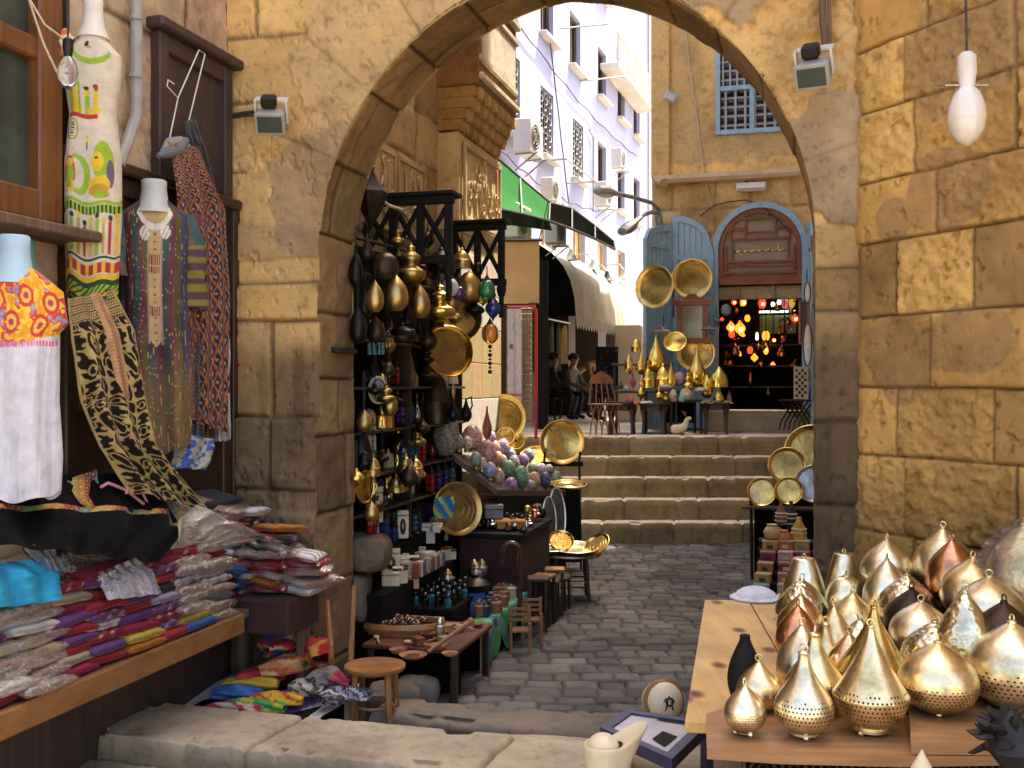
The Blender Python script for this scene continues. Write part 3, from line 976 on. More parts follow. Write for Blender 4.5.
def build_left_lane():
 # wall behind the lamp stall
 root = thing('stall_wall', 'brown stone wall with carved script panels behind the hanging lamps', 'wall')
 zed = [-.2, .4, .85, 1.3, 1.75, 2.2, 2.65, 3.12, 3.86, 4.3, 4.75, 5.2, 5.7, 6.2, 6.7, 7.2]
 P0 = G(-.3, ARCH_T)
 plane_wall('stone_face', P0, (DX, DY), (UX, UY), 2.52, 0, 7.0, .03, zed, mk_joints(15, -.5, 3.2, .45, .8, 150), 151,
    [(.44, .33, .19), (.38, .28, .16), (.48, .36, .21)], root, rough=.02, blk=.014, gd=.012)
 for i, t in enumerate((1.62, 2.28)):
  b = MB()
  p = G(-.285, t, 3.49)
  M = T(p.x, p.y, p.z, YAW+PI/2)
  b.box((0, .0, 0), (.62, .03, .62), 0, .006, M=M, col=(.42, .32, .19))
  for zz in (-.295, .295): b.box((0, -.02, zz), (.62, .02, .03), 0, .004, M=M, col=(.42, .32, .19))
  for xx in (-.295, .295): b.box((xx, -.02, 0), (.03, .02, .62), 0, .004, M=M, col=(.42, .32, .19))
  arabic_relief(b, .58, .58, M @ Matrix.Translation((0, -.02, 0)), 160+i)
  b.build('carved_panel', STONE, root)
 # portal block that juts into the lane
 root = thing('carved_portal', 'sunlit pale stone portal with a carved panel under a scalloped stalactite cornice', 'portal')
 def blk(name, s0, s1, t0, t1, z0, z1, col, mat=STONE, bev=.012):
  b = MB()
  p = G((s0+s1)/2, (t0+t1)/2, (z0+z1)/2)
  b.box((0, 0, 0), (s1-s0, t1-t0, z1-z0), 0, bev, M=T(p.x, p.y, p.z, YAW), col=col)
  return b.build(name, mat, root)
 blk('lower_pier', -.9, -.12, 3.04, 4.35, 0, 3.36, (.50, .40, .24))
 blk('carved_block', -.9, -.10, 3.0, 4.32, 3.36, 4.22, (.62, .5, .3))
 blk('side_wall', -.9, -.36, 2.99, 3.02, 3.3, 6.9, (.16, .085, .04))  # camera-facing side, its shade put into the dark brown
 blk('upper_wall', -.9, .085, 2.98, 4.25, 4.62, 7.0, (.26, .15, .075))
 # face of the carved panel, towards the lane
 p = G(-.085, 3.66, 3.8)
 M = T(p.x, p.y, p.z, YAW+PI/2)
 b = MB()
 for zz in (-.33, .33): b.box((0, -.012, zz), (1.16, .03, .05), 0, .006, M=M, col=(.55, .45, .28))
 for xx in (-.56, 0.05, .56): b.box((xx, -.01, 0), (.045, .026, .62), 0, .006, M=M, col=(.55, .45, .28))
 arabic_relief(b, 1.08, .6, M @ Matrix.Translation((0, -.01, 0)), 171, .014)
 b.build('carved_script', STONE, root)
 # stalactite cornice: rows of small niches stepping out
 for row in range(4):
  b = MB()
  z = 4.24+row*.095; out = -.1+row*.05
  n = 11
  for k in range(n):
   t = 3.0+(k+.5*(row % 2))*1.24/n
   p = G(out+.03, t+.06, z+.045)
   A = T(p.x, p.y, p.z, YAW+PI/2)
   c = (.55, .40, .2) if (k+row) % 2 else (.46, .31, .14)
   b.prism([(-.052, .045), (-.048, -.01), (-.025, -.04), (0, -.055), (.025, -.04), (.048, -.01), (.052, .045)], .10, A, col=c)
  p = G((-.9+out)/2, 3.65, z+.045)
  b.box((0, 0, 0), (out+.9, 1.3, .09), 0, 0, M=T(p.x, p.y, p.z, YAW), col=(.4, .26, .12))
  b.build('cornice_tier', STONE, root)
 # pale mouldings and a projecting wooden oriel above
 for i, (z, s1) in enumerate(((4.70, .13), (4.86, .11), (5.35, .12), (5.5, .14))):
  b = MB(); p = G(.06, 3.62, z)
  b.box((0, 0, 0), (2*(s1-.06), 1.24, .06), 0, .012, M=T(p.x, p.y, p.z, YAW), col=(.66, .6, .48))
  b.build('moulding', STONE, root)
 p = G(.09, 3.62, 5.1)
 b = MB(); b.box((0, 0, 0), (1.1, .02, .42), 0, .004, M=T(p.x, p.y, p.z, YAW+PI/2), col=(.66, .62, .52)); b.build('pale_panel', STONE, root)
 # pale tiles on the sunlit face of the lower pier
 rnd = random.Random(4)
 for i in range(4):
  b = MB()
  for k in range(4):
   for m in range(2):
    pp = G(-.108, 3.06+(k+.5)*.322, .55+i*.66+m*.33+.16)
    c = [(.62, .48, .22), (.72, .69, .62), (.60, .46, .24), (.70, .66, .56)][i]
    c = tuple(q*rnd.uniform(.9, 1.06) for q in c)
    b.box((0, 0, 0), (.322, .02, .322), 0, .004, M=T(pp.x, pp.y, pp.z, YAW+PI/2), col=c)
  b.build('tile_band', PAINT, root)
 # unseen wall right of the lane, its heights and slit shaped to steer sunlight
 root = thing('lane_shade_wall', 'tall thin wall out of view right of the lane, shaped to shade it', 'building')
 for nm, t0, t1, z0, z1 in (('tall_shade_wall', .54, 6.3, 0, 17), ('tall_shade_wall', 6.3, 6.8, 0, 3.2), ('tall_shade_wall', 6.3, 6.8, 3.8, 17), ('tall_shade_wall', 6.8, 7.85, 0, 17), ('low_shade_wall', 7.85, 10.6, 0, 11.9)):
  b = MB(); p = G(3.16, (t0+t1)/2, (z0+z1)/2)
  b.box((0, 0, 0), (.12, t1-t0, z1-z0), 0, 0, M=T(p.x, p.y, p.z, YAW), col=(.62, .5, .34))
  b.build(nm, STONE, root)

# blue facade up the street
FN = (.9496, -.3146); FE = (.3146, .9492)
def FP(Y, z, out=0.0):
 return Vector((-6.55+.3315*Y+out*FN[0], Y+out*FN[1], z))
FROT = math.atan2(FE[1], FE[0])      # local x along the street, local -y out of the wall
def wall_holes(b, a0, a1, z0, z1, holes, depth, M, mi=0, col=None):
 """local x = a, z; front at y=0, facing -y; holes get reveals going +y"""
 xs = sorted({a0, a1, *[h[0] for h in holes], *[h[1] for h in holes]})
 zs = sorted({z0, z1, *[h[2] for h in holes], *[h[3] for h in holes]})
 for i in range(len(xs)-1):
  for k in range(len(zs)-1):
   cx, cz = (xs[i]+xs[i+1])/2, (zs[k]+zs[k+1])/2
   if any(h[0] < cx < h[1] and h[2] < cz < h[3] for h in holes): continue
   b.add([(xs[i], 0, zs[k]), (xs[i+1], 0, zs[k]), (xs[i+1], 0, zs[k+1]), (xs[i], 0, zs[k+1])], [(0, 1, 2, 3)], mi, M, col)
 for (x0, x1, y0, y1) in holes:
  for q in (((x0, y0), (x1, y0)), ((x1, y0), (x1, y1)), ((x1, y1), (x0, y1)), ((x0, y1), (x0, y0))):
   (xa, za), (xb, zb) = q
   b.add([(xa, 0, za), (xb, 0, zb), (xb, depth, zb), (xa, depth, za)], [(0, 1, 2, 3)], mi, M, col)
def YL(Y): return (Y-12.0)/FE[1]
def facade_window(root, Y, z, w, h, grille, shut=False, M0=None):
 a = YL(Y)
 fr = MB()
 d = .12
 for x in (-w/2+.03, w/2-.03): fr.box((a+x, d, z+h/2), (.06, .05, h), M=M0)
 for zz in (.03, h-.03): fr.box((a, d, z+zz), (w-.12, .05, .06), M=M0)
 fr.box((a, d, z+h/2), (.05, .045, h-.12), M=M0)
 f = fr.build('window', GREYWOOD if not shut else CREAMWALL, root)
 p = MB(); p.box((a, d+.045, z+h/2), (w-.02, .02, h-.02), M=M0); p.build('pane', PANE if not shut else CREAMWALL, f)
 s = MB(); s.box((a, -.07, z-.04), (w+.22, .2, .08), 0, .01, M=M0); s.build('sill', OFFWHITE, f)
 if grille:
  g = MB()
  for k in range(6): g.tube([M0 @ Vector((a-w/2+w*(k+.5)/6, .03, z+.02)), M0 @ Vector((a-w/2+w*(k+.5)/6, .03, z+h-.02))], .011, 4)
  for k in range(4):
   zc = z+h*(k+.5)/4
   g.tube([M0 @ Vector((a-w/2, .03, zc)), M0 @ Vector((a+w/2, .03, zc))], .011, 4)
   for m in range(3):
    g.tube([M0 @ Vector((a-w/3+m*w/3+.11*math.cos(q), .025, zc+.13*math.sin(q))) for q in np.linspace(0, 2*PI, 9)], .009, 4)
  g.build('grille', STEEL, f)
def build_facade():
 root = thing('apartment_building', 'tall pale lavender apartment building in bright sun running up the street', 'building')
 p = FP(12, 0)
 M0 = Matrix.Translation((p.x, p.y, 0)) @ Matrix.Rotation(FROT, 4, 'Z')
 low = [(19.75, 6.72, 1.0, 1.5), (21.97, 6.72, .95, 1.42), (24.4, 6.72, .95, 1.36), (26.65, 6.72, .9, 1.36), (28.8, 6.72, .9, 1.3), (30.8, 6.72, .9, 1.3)]
 up = [(19.6, 9.22, 1.0, 1.4), (21.97, 9.22, .95, 1.4), (24.15, 9.22, .95, 1.24), (26.65, 9.22, .9, 1.24), (28.8, 9.22, .9, 1.24), (30.8, 9.22, .9, 1.24)]
 top = [(19.6, 11.8, 1, 1.4), (21.97, 11.8, .95, 1.4), (24.15, 11.8, .95, 1.4), (26.65, 11.8, .9, 1.4)]
 mid = [(19.2, 4.3, 1.1, 1.5), (22.1, 4.35, 1.1, 1.35), (24.5, 4.35, 1.1, 1.3), (26.7, 4.35, 1.0, 1.3), (28.8, 4.35, 1.0, 1.3)]
 shops = [(14.6, 1.3, 1.9, 2.3), (17.1, 1.3, 2.2, 2.3), (19.8, 1.3, 2.3, 2.3), (22.5, 1.3, 2.3, 2.3), (25.2, 1.3, 2.2, 2.3), (28.2, 1.3, 2.4, 2.2)]
 holes = [(YL(Y)-w/2, YL(Y)+w/2, z, z+h) for (Y, z, w, h) in low+up+top+mid]
 b = MB(); wall_holes(b, YL(11.2), YL(33.2), 4.0, 14.5, holes, .3, M0); b.build('wall', LAVENDER, root)
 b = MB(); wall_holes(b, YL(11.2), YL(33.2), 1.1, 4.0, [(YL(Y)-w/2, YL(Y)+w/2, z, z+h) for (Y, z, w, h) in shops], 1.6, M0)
 b.build('shop_wall', BROWNPANEL, root)  # dark brown carries the shade under the awnings
 b = MB(); b.box(((YL(11.2)+YL(33.2))/2, 1.8, 7.5), (YL(33.2)-YL(11.2), .385, 14), M=M0); b.build('rear_wall', MATTBLACK, root)
 b = MB(); b.box(((YL(11.2)+YL(33.2))/2, .9, 14.6), (YL(33.2)-YL(11.2), 2.0, .3), M=M0); b.build('roof', OFFWHITE, root)
 for i, (Y, z, w, h) in enumerate(low): facade_window(root, Y, z, w, h, i < 3, M0=M0)
 for (Y, z, w, h) in up+top: facade_window(root, Y, z, w, h, False, M0=M0)
 for (Y, z, w, h) in mid: facade_window(root, Y, z, w, h, False, True, M0=M0)
 # balcony with a pierced parapet high on the far end
 b = MB(); b.box((YL(28.6), -.25, 10.0), (4.6, .5, .14), 0, .02, M=M0)
 b.box((YL(28.6), -.46, 10.8), (4.6, .08, .1), 0, .02, M=M0)
 for k in range(24): b.lathe([(.03, 0), (.06, .1), (.06, .3), (.03, .5), (.035, .68)], 6, M0 @ Matrix.Translation((YL(28.6)-2.2+k*.19, -.46, 10.07)))
 b.build('balcony', OFFWHITE, root)
 # rendered pilaster strips and pipes
 for Y in (18.15, 32.2):
  b = MB(); b.tube([M0 @ Vector((YL(Y), -.06, 4.6)), M0 @ Vector((YL(Y), -.06, 14.4))], .035, 6); b.build('downpipe', GREYPL, root)
 b = MB(); b.tube([M0 @ Vector((YL(25.6), -.05, 6.2)), M0 @ Vector((YL(25.6), -.05, 8.0)), M0 @ Vector((YL(25.2), -.05, 8.1))], .025, 5)
 b.build('downpipe', GREYPL, root)
 for Y, z in ((22.9, 9.75), (24.6, 9.1)):
  b = MB(); b.tube([FP(Y, z), FP(Y+.3, z+.1, 1.0)], .02, 4); b.build('clothes_bracket', STEEL, root)
 b = MB()
 pts = [FP(21.0, 6.45, .02), FP(21.0, 6.45, .7), FP(23.3, 6.45, .7), FP(23.3, 6.45, .02)]
 b.tube(pts, .02, 4)
 b.build('clothes_bracket', STEEL, root)
 for k, (a, c) in enumerate((((19.2, 8.9), (30.5, 8.6)), ((19.0, 6.2), (26.5, 6.35)), ((21.0, 11.4), (23.4, 6.0)))):
  b = MB(); P0_, P1_ = FP(a[0], a[1], .06), FP(c[0], c[1], .06)
  b.tube([P0_.lerp(P1_, q)+Vector((0, 0, -.25*math.sin(PI*q)*(k < 2)+.03*math.sin(q*40))) for q in np.linspace(0, 1, 24)], .014, 4); b.build('cable', WIRE, root)
 # far white building closing the street
 root = thing('far_building', 'far off-white building closing the end of the street in glare', 'building')
 Yc = 40
 b = MB(); wall_holes(b, -3.5, 9, 0.5, 19, [(3.1, 4.0, 8.2, 10.2), (3.1, 4.0, 4.6, 6.6), (.4, 1.4, 12.2, 14.2), (2.1, 2.9, 12.2, 14.2), (.5, 1.3, 6.6, 8.4), (1.2, 3.2, 1.3, 3.8)], .3, T(2.0, Yc, 0, -.15)); b.build('wall', OFFWHITE, root)
 b = MB(); b.box((2.7, .6, 9.5), (12.5, .3, 18), M=T(2.0, Yc, 0, -.15)); b.build('window_backing', DUSTPANE, root)
 b = MB(); b.tube([T(2.0, Yc, 0, -.15) @ Vector((x, -.08, z)) for x, z in ((2.8, 1), (2.8, 19))], .06, 6); b.build('downpipe', GREYPL, root)
 # shop dressing inside the dark openings: hanging garments
 rnd = random.Random(12)
 cols = ['black', 'brown', 'maroon', 'grey', 'dark green', 'black', 'tan', 'grey']
 rgb = {'black': (.02, .02, .022), 'brown': (.09, .05, .025), 'maroon': (.1, .02, .02), 'grey': (.12, .12, .12), 'dark green': (.02, .06, .04), 'tan': (.28, .18, .07)}
 k = 0
 for px, Y in ((552, 20.6), (557, 20.9), (563, 21.3), (569, 21.6), (575, 22.0), (581, 22.5), (587, 23.0)):
  c = cols[k]
  p = FP(Y, 3.3, .05)
  ln = rnd.uniform(.8, 1.2)
  o = hanging_garment('hanging_garment', p, ln, .42, rgb[c], FROT+rnd.uniform(-.4, .4), 400+k)
  tag(o, f'{c} garment on the dark rail under the awning, {from_left(k, 7)} of seven', 'garment', 'garments hanging in the dark shop')
  k += 1
 b = MB(); b.tube([FP(20.2, 3.36, .05), FP(23.5, 3.36, .05)], .02, 6)
 for Y in (20.3, 23.4): b.tube([FP(Y, 3.36, .05), FP(Y, 3.36, -.4)], .015, 5)
 tag(b.build('clothes_rail', STEEL), 'steel clothes rail fixed in the dark shopfront under the awning', 'rail')
 # upright dark display board by the shop
 b = MB(); p = at(607, 372, 19.6)
 b.box((0, 0, 0), (.42, .05, .95), 0, .008)
 rt = thing('display_board', 'dark board of pinned trinkets standing upright beyond the folding chair', 'board', (p.x, p.y, p.z), .1)
 b.build('board', MATTBLACK, rt)
 b = MB()
 for i in range(26): b.ball((rnd.uniform(-.18, .18), -.03, rnd.uniform(-.42, .42)), rnd.uniform(.012, .03), 6)
 b.build('trinket', GLASS['teal'], rt)
 b = MB()
 for x in (-.19, .19): b.tube([(x, 0, -.45), (x, .02, 1.29-p.z)], .02, 5)
 b.build('leg', WALNUT_Z, rt)
 # pale pillar to the right of it
 b = MB(); p = at(629, 384, 20.5)
 b.box((0, 0, 0), (.5, .5, 1.86), 0, .015, M=T(p.x, p.y, 2.21, -.2))
 tag(b.build('pillar', CREAMPIL), 'pale rendered pillar at the shop corner behind the blue door leaves', 'pillar')
def hanging_garment(name, p, ln, w, col, rz, seed, mat=None):
 n, m = 24, 14
 A = np.linspace(0, 2*PI, n, endpoint=False); V = np.linspace(0, 1, m)
 AA, VV = np.meshgrid(A, V, indexing='ij')
 rx = w/2*(.55+.45*sstep(0, .12, VV))*(1-.12*VV*0) * (1+.1*np.sin(AA*5+seed)*VV)
 ry = .07*(1+.4*np.sin(AA*7+seed)*VV)
 rx = np.where(VV < .02, rx*.3, rx)
 P = np.stack([rx*np.cos(AA), ry*np.sin(AA), -VV*ln], -1)
 c = np.ones(AA.shape+(3,))*np.array(col)*(1-.3*(np.sin(AA*5+seed) > .5)[..., None])
 b = MB(); b.sheet(P, 0, c, closed=True)
 o = b.build(name, mat or CLOTH, None, p, 80, rz)
 return o

# awnings, air conditioners, street lamps
def build_awnings():
 root = thing('barrel_awning', 'long cream barrel awning with a scalloped edge over the dark shops', 'awning')
 prof = [(1.62, 3.16), (1.60, 3.45), (1.52, 3.78), (1.40, 4.02), (1.2, 4.25), (.9, 4.45), (.5, 4.6), (.02, 4.68)]
 Ys = np.linspace(18.4, 28, 60)
 P = np.array([[tuple(FP(Y, z+.012*math.sin(Y*6)*(o > .3), o-.02*math.cos(Y*PI*2/1.55)**8)) for (o, z) in prof] for Y in Ys])
 b = MB(); b.sheet(P); b.build('canopy', AWNCREAM, root)
 b = MB()
 vs = [FP(18.4, z, o) for (o, z) in prof]+[FP(18.4, 3.5, .02), FP(18.4, 3.16, .02)]
 b.add(vs, [tuple(range(len(vs)))]); b.build('end_panel', AWNBLACK, root)  # shaded end of the cream awning, its shade given as black cloth
 b = MB()
 n = 52
 for k in range(n):
  Y0 = 18.4+9.6*k/n; Y1 = 18.4+9.6*(k+1)/n
  pts = [FP(Y0, 3.165, 1.625), FP(Y1, 3.165, 1.625)]+[FP(Y0+(Y1-Y0)*(1-q), 3.02-.08*math.sin(PI*q), 1.63) for q in np.linspace(0, 1, 6)]
  b.add(pts, [tuple(range(len(pts)))])
 b.build('valance', AWNCREAM, root)
 b = MB()
 for Y in np.linspace(18.45, 27.95, 7): b.tube([FP(Y, z-.02, o-.02) for (o, z) in prof], .018, 5)
 b.build('frame', STEEL, root)
 # green and black awning nearer
 root = thing('green_awning', 'awning glowing green at its near end and black beyond, slung high beside the portal', 'awning')
 up = [at(490, 152, 14.4), at(520, 178, 16.0), at(550, 203, 17.4), at(572, 209, 18.4), at(595, 226, 19.6), at(614, 242, 20.6)]
 lo = [at(494, 208, 12.9), at(522, 214, 14.2), at(549, 221, 15.5), at(572, 229, 16.8), at(595, 239, 18.2), at(615, 249, 19.6)]
 for nm, i0, i1, mt in (('green_canopy', 0, 2, AWNGREEN), ('black_canopy', 2, 5, AWNBLACK)):
  P = []
  for i in range(i0, i1):
   for q in np.linspace(0, 1, 7)[:(7 if i == i1-1 else 6)]:
    a = up[i].lerp(up[i+1], q); c = lo[i].lerp(lo[i+1], q)
    P.append([tuple(a.lerp(c, r)+Vector((0, 0, -.10*math.sin(PI*r)))) for r in np.linspace(0, 1, 8)])
  b = MB(); b.sheet(np.array(P)); b.build(nm, mt, root)
 b = MB()
 P = [[tuple(lo[0].lerp(lo[2], q)+Vector((0, 0, .0))), tuple(lo[0].lerp(lo[2], q)+Vector((.05, .02, -.19+.05*q)))] for q in np.linspace(0, 1, 8)]
 b.sheet(np.array(P)); b.build('black_valance', AWNBLACK, root)
 b = MB()
 b.tube(lo, .022, 6); b.tube(up, .022, 6)
 for i in range(0, 6, 1): b.tube([up[i], lo[i]], .018, 5)
 b.tube([lo[0], G(-.1, 4.2, 4.3)], .02, 5)
 b.build('frame', IRON, root)
 # beige roller blind and the dark hoardings of the near shop
 p = at(518, 272, 12.9)
 rt = thing('roller_blind', 'plain beige cloth blind hanging square beside the coloured glass lamps', 'blind', p, -.08)
 w, h = .52, .78
 P = np.array([[(x, .03*math.sin(x*5+z*2)+.01*math.sin(z*9), z) for z in np.linspace(-h/2, h/2, 12)] for x in np.linspace(-w/2, w/2, 12)])
 b = MB(); b.sheet(P); b.build('cloth', BEIGECLOTH, rt)
 b = MB(); b.tube([(-w/2-.04, 0, h/2), (w/2+.04, 0, h/2)], .02, 6); b.tube([(-w/2, .01, -h/2), (w/2, .01, -h/2)], .014, 6)
 b.tube([(w/2, 0, h/2), (w/2+.1, .2, h/2+.5)], .006, 4); b.tube([(-w/2, 0, h/2), (-w/2, .2, h/2+.5)], .006, 4)
 b.build('rod', IRON, rt)
 b = MB()
 p0 = at(543, 325, 16.2)
 b.box((0, 0, 0), (.16, .06, 2.6), 0, .01, M=T(p0.x, p0.y, 2.6, -.2))
 tag(b.build('dark_shutter', MATTBLACK), 'black folded shop shutter standing right of the red pipe rack', 'shutter')
def build_pipe_rack():
 c = at(517, 440, 13.9)
 rt = thing('pipe_rack', 'red pipe rack on the terrace hung with a white printed cloth between wire grids', 'rack', (c.x, c.y, 1.28), -.1)
 k = 13.9/F
 x0, x1, h = -19*k, 19*k, 134*k
 b = MB(); b.tube([(x1, 0, 0), (x1, 0, h-.08), (x1-.03, 0, h-.02), (x1-.1, 0, h), (x0+.06, 0, h)], .022, 8); b.tube([(x0+.1, .25, h-.02), (x1-.08, .25, h-.02), (x1-.02, .25, h-.1), (x1-.02, .25, 0)], .018, 8); b.build('frame', REDPIPE, rt)
 for nm, a, d, mt in (('wire_grid', x0, x0+8*k, GREYWOOD), ('wire_grid', x1-15*k, x1-4*k, BEIGECLOTH)):
  b = MB()
  for i in range(5): b.tube([(a+(d-a)*i/4, .04, .2), (a+(d-a)*i/4, .04, h-.05)], .006, 4)
  for i in range(22): b.tube([(a, .04, .2+(h-.25)*i/21), (d, .04, .2+(h-.25)*i/21)], .005, 4)
  b.build(nm, STEEL if mt is BEIGECLOTH else WALNUT, rt)
  b = MB(); b.box(((a+d)/2, .07, h/2+.08), (d-a, .01, h-.3)); b.build('backing', mt, rt)
 n, m = 16, 70
 P = np.array([[(-10*k+15*k*i/(n-1), -.03+.02*math.sin(i*.8), h-.06-1.5*j/(m-1)) for j in range(m)] for i in range(n)])
 U, V = np.meshgrid(np.linspace(0, 1, n), np.linspace(0, 1, m), indexing='ij')
 C = np.ones(P.shape)*np.array((.62, .6, .6))
 C[(np.abs(V-.33) < .025) & (np.abs(U-.3) < .12)] = (.12, .16, .25); C[(np.abs(V-.76) < .02)] = (.5, .2, .06); C[(V > .79) & (np.mod(U*7+V*40, 1) < .5)] = (.45, .3, .26); C[(V < .24) & (V > .12) & (np.mod(U*4+V*9, 1) < .22)] = (.4, .38, .4)
 b = MB(); b.sheet(P, 0, C); b.build('printed_cloth', CLOTH, rt, smooth=80)
CREAMPIL = m_plain('cream_pillar', (.8, .66, .46), (.7, .55, .36), 2, .85)
REDPIPE = m_plain('red_pipe_paint', (.4, .03, .03), (.28, .02, .02), 9, .4)
def make_ac():
 root = thing('air_conditioner', 'white air conditioner on a bracket beside the leftmost barred window', 'air conditioner')
 b = MB(); b.box((0, -.16, .3), (.8, .32, .6), 0, .02); b.build('casing', WHITEPL, root)
 b = MB()
 for r in (.06, .12, .18, .235): b.tube([(-.12+r*math.cos(a), -.335, .3+r*math.sin(a)) for a in np.linspace(0, 2*PI, 20, endpoint=False)], .008, 4, closed=True)
 for a in range(4): b.tube([(-.12+.24*math.cos(a*PI/4), -.335, .3+.24*math.sin(a*PI/4)), (-.12-.24*math.cos(a*PI/4), -.335, .3-.24*math.sin(a*PI/4))], .007, 4)
 b.build('fan_grille', GREYPL, root)
 b = MB(); b.lathe([(.22, 0), (.22, .004)], 20, T(-.12, -.322, .3, 0, PI/2)); b.build('fan_opening', MATTBLACK, root)
 for x in (-.3, .3):
  b = MB(); b.tube([(x, .0, -.01), (x, -.42, -.01), (x, -.38, -.02), (x, 0, -.3)], .016, 4); b.build('bracket', STEEL, root)
 return root
def build_ac():
 a = make_ac()
 L = [('white air conditioner on a bracket beside the leftmost barred window', 520, 157, 18.9, .55, 1.0),
   ('small air conditioner just above the black awning', 545, 203, 20.6, .4, .75),
   ('grey air conditioner behind the street lamp heads', 598, 208, 24.0, .4, .9),
   ('tiny air conditioner beside the third barred window', 614, 170, 26.0, .35, .8),
   ('air conditioner in shade under the green awning, right of its cage', 549, 245, 17.6, 1.2, .7),
   ('air conditioner above the beige blind, half hidden under the green awning', 508, 240, 15.0, 1.2, .8)]
 for i, (lb, px, py, Y, o, s) in enumerate(L):
  p = at(px, py, Y)
  r = a if i == 0 else dup(a, p, FROT, lb, scale=s)
  if i == 0: r.location = p; r.rotation_euler.z = FROT
  r['group'] = 'air conditioners on the pale blue facade'
def build_streetlamps():
 for i, (lb, hp, pts) in enumerate((
   ('upper grey street lamp on a long bent arm from the yellow wall', (608, 192, 15.2), [(659, 222, 16.2), (659, 210, 16.1), (652, 203, 15.9), (632, 197, 15.5), (618, 194, 15.3)]),
   ('lower street lamp with its lens tilted down, in front of the pale awning', (631, 225, 15.0), [(660, 232, 16.2), (659, 214, 16.1), (652, 212, 15.8), (645, 214, 15.3), (640, 218, 15.1)]))):
  P = [at(*q) for q in pts]; h = at(*hp)
  root = thing('street_lamp', lb, 'street lamp', P[0], 0, 'street lamps on the yellow wall')
  b = MB(); b.tube([q-P[0] for q in P], .032, 8); b.build('arm', STEEL, root)
  b = MB(); b.box((0, .04, 0), (.12, .06, .26), 0, .01); b.build('wall_plate', STEEL, root)
  d = (h-P[-1]).normalized()
  M = Matrix.Translation(h-P[0]) @ d.to_track_quat('X', 'Z').to_matrix().to_4x4()
  hb = MB()
  hb.lathe([(.0, -.24), (.05, -.23), (.07, -.12), (.12, .0), (.13, .1), (.1, .2), (.0, .24)], 14, M @ Matrix.Rotation(PI/2, 4, 'Y'), sx=.6)
  ho = hb.build('lamp_head', GREYPL if i == 0 else STEEL, root)
  lb_ = MB(); lb_.ball((0.04, 0, -.045), (.14, .09, .05), 12, M); lb_.build('lens', BULBGLASS, ho)
 # small shaded spots on wire arms above the cream awning
 for i, (px, py, Y) in enumerate(((571, 256, 19.0), (593, 266, 20.8), (607, 277, 21.6), (624, 275, 23.0))):
  h = at(px, py, Y)
  root = thing('awning_spotlight', 'small spotlight on a wire arm over the cream awning, ' + ('leftmost', 'second from the left', 'third from the left', 'rightmost')[i] + ' of four', 'spotlight', h, 0, 'spotlights over the cream awning')
  b = MB(); b.lathe([(.03, .12), (.05, .06), (.12, -.06), (.14, -.08), (.0, -.05)], 10); b.build('shade', GREYPL if i != 2 else IRON, root)
  b = MB(); b.tube([(0, 0, .1), (-.1, .05, .24), (-.3, .15, .25), (-.5, .3, .1)], .016, 5); b.build('arm', STEEL, root)

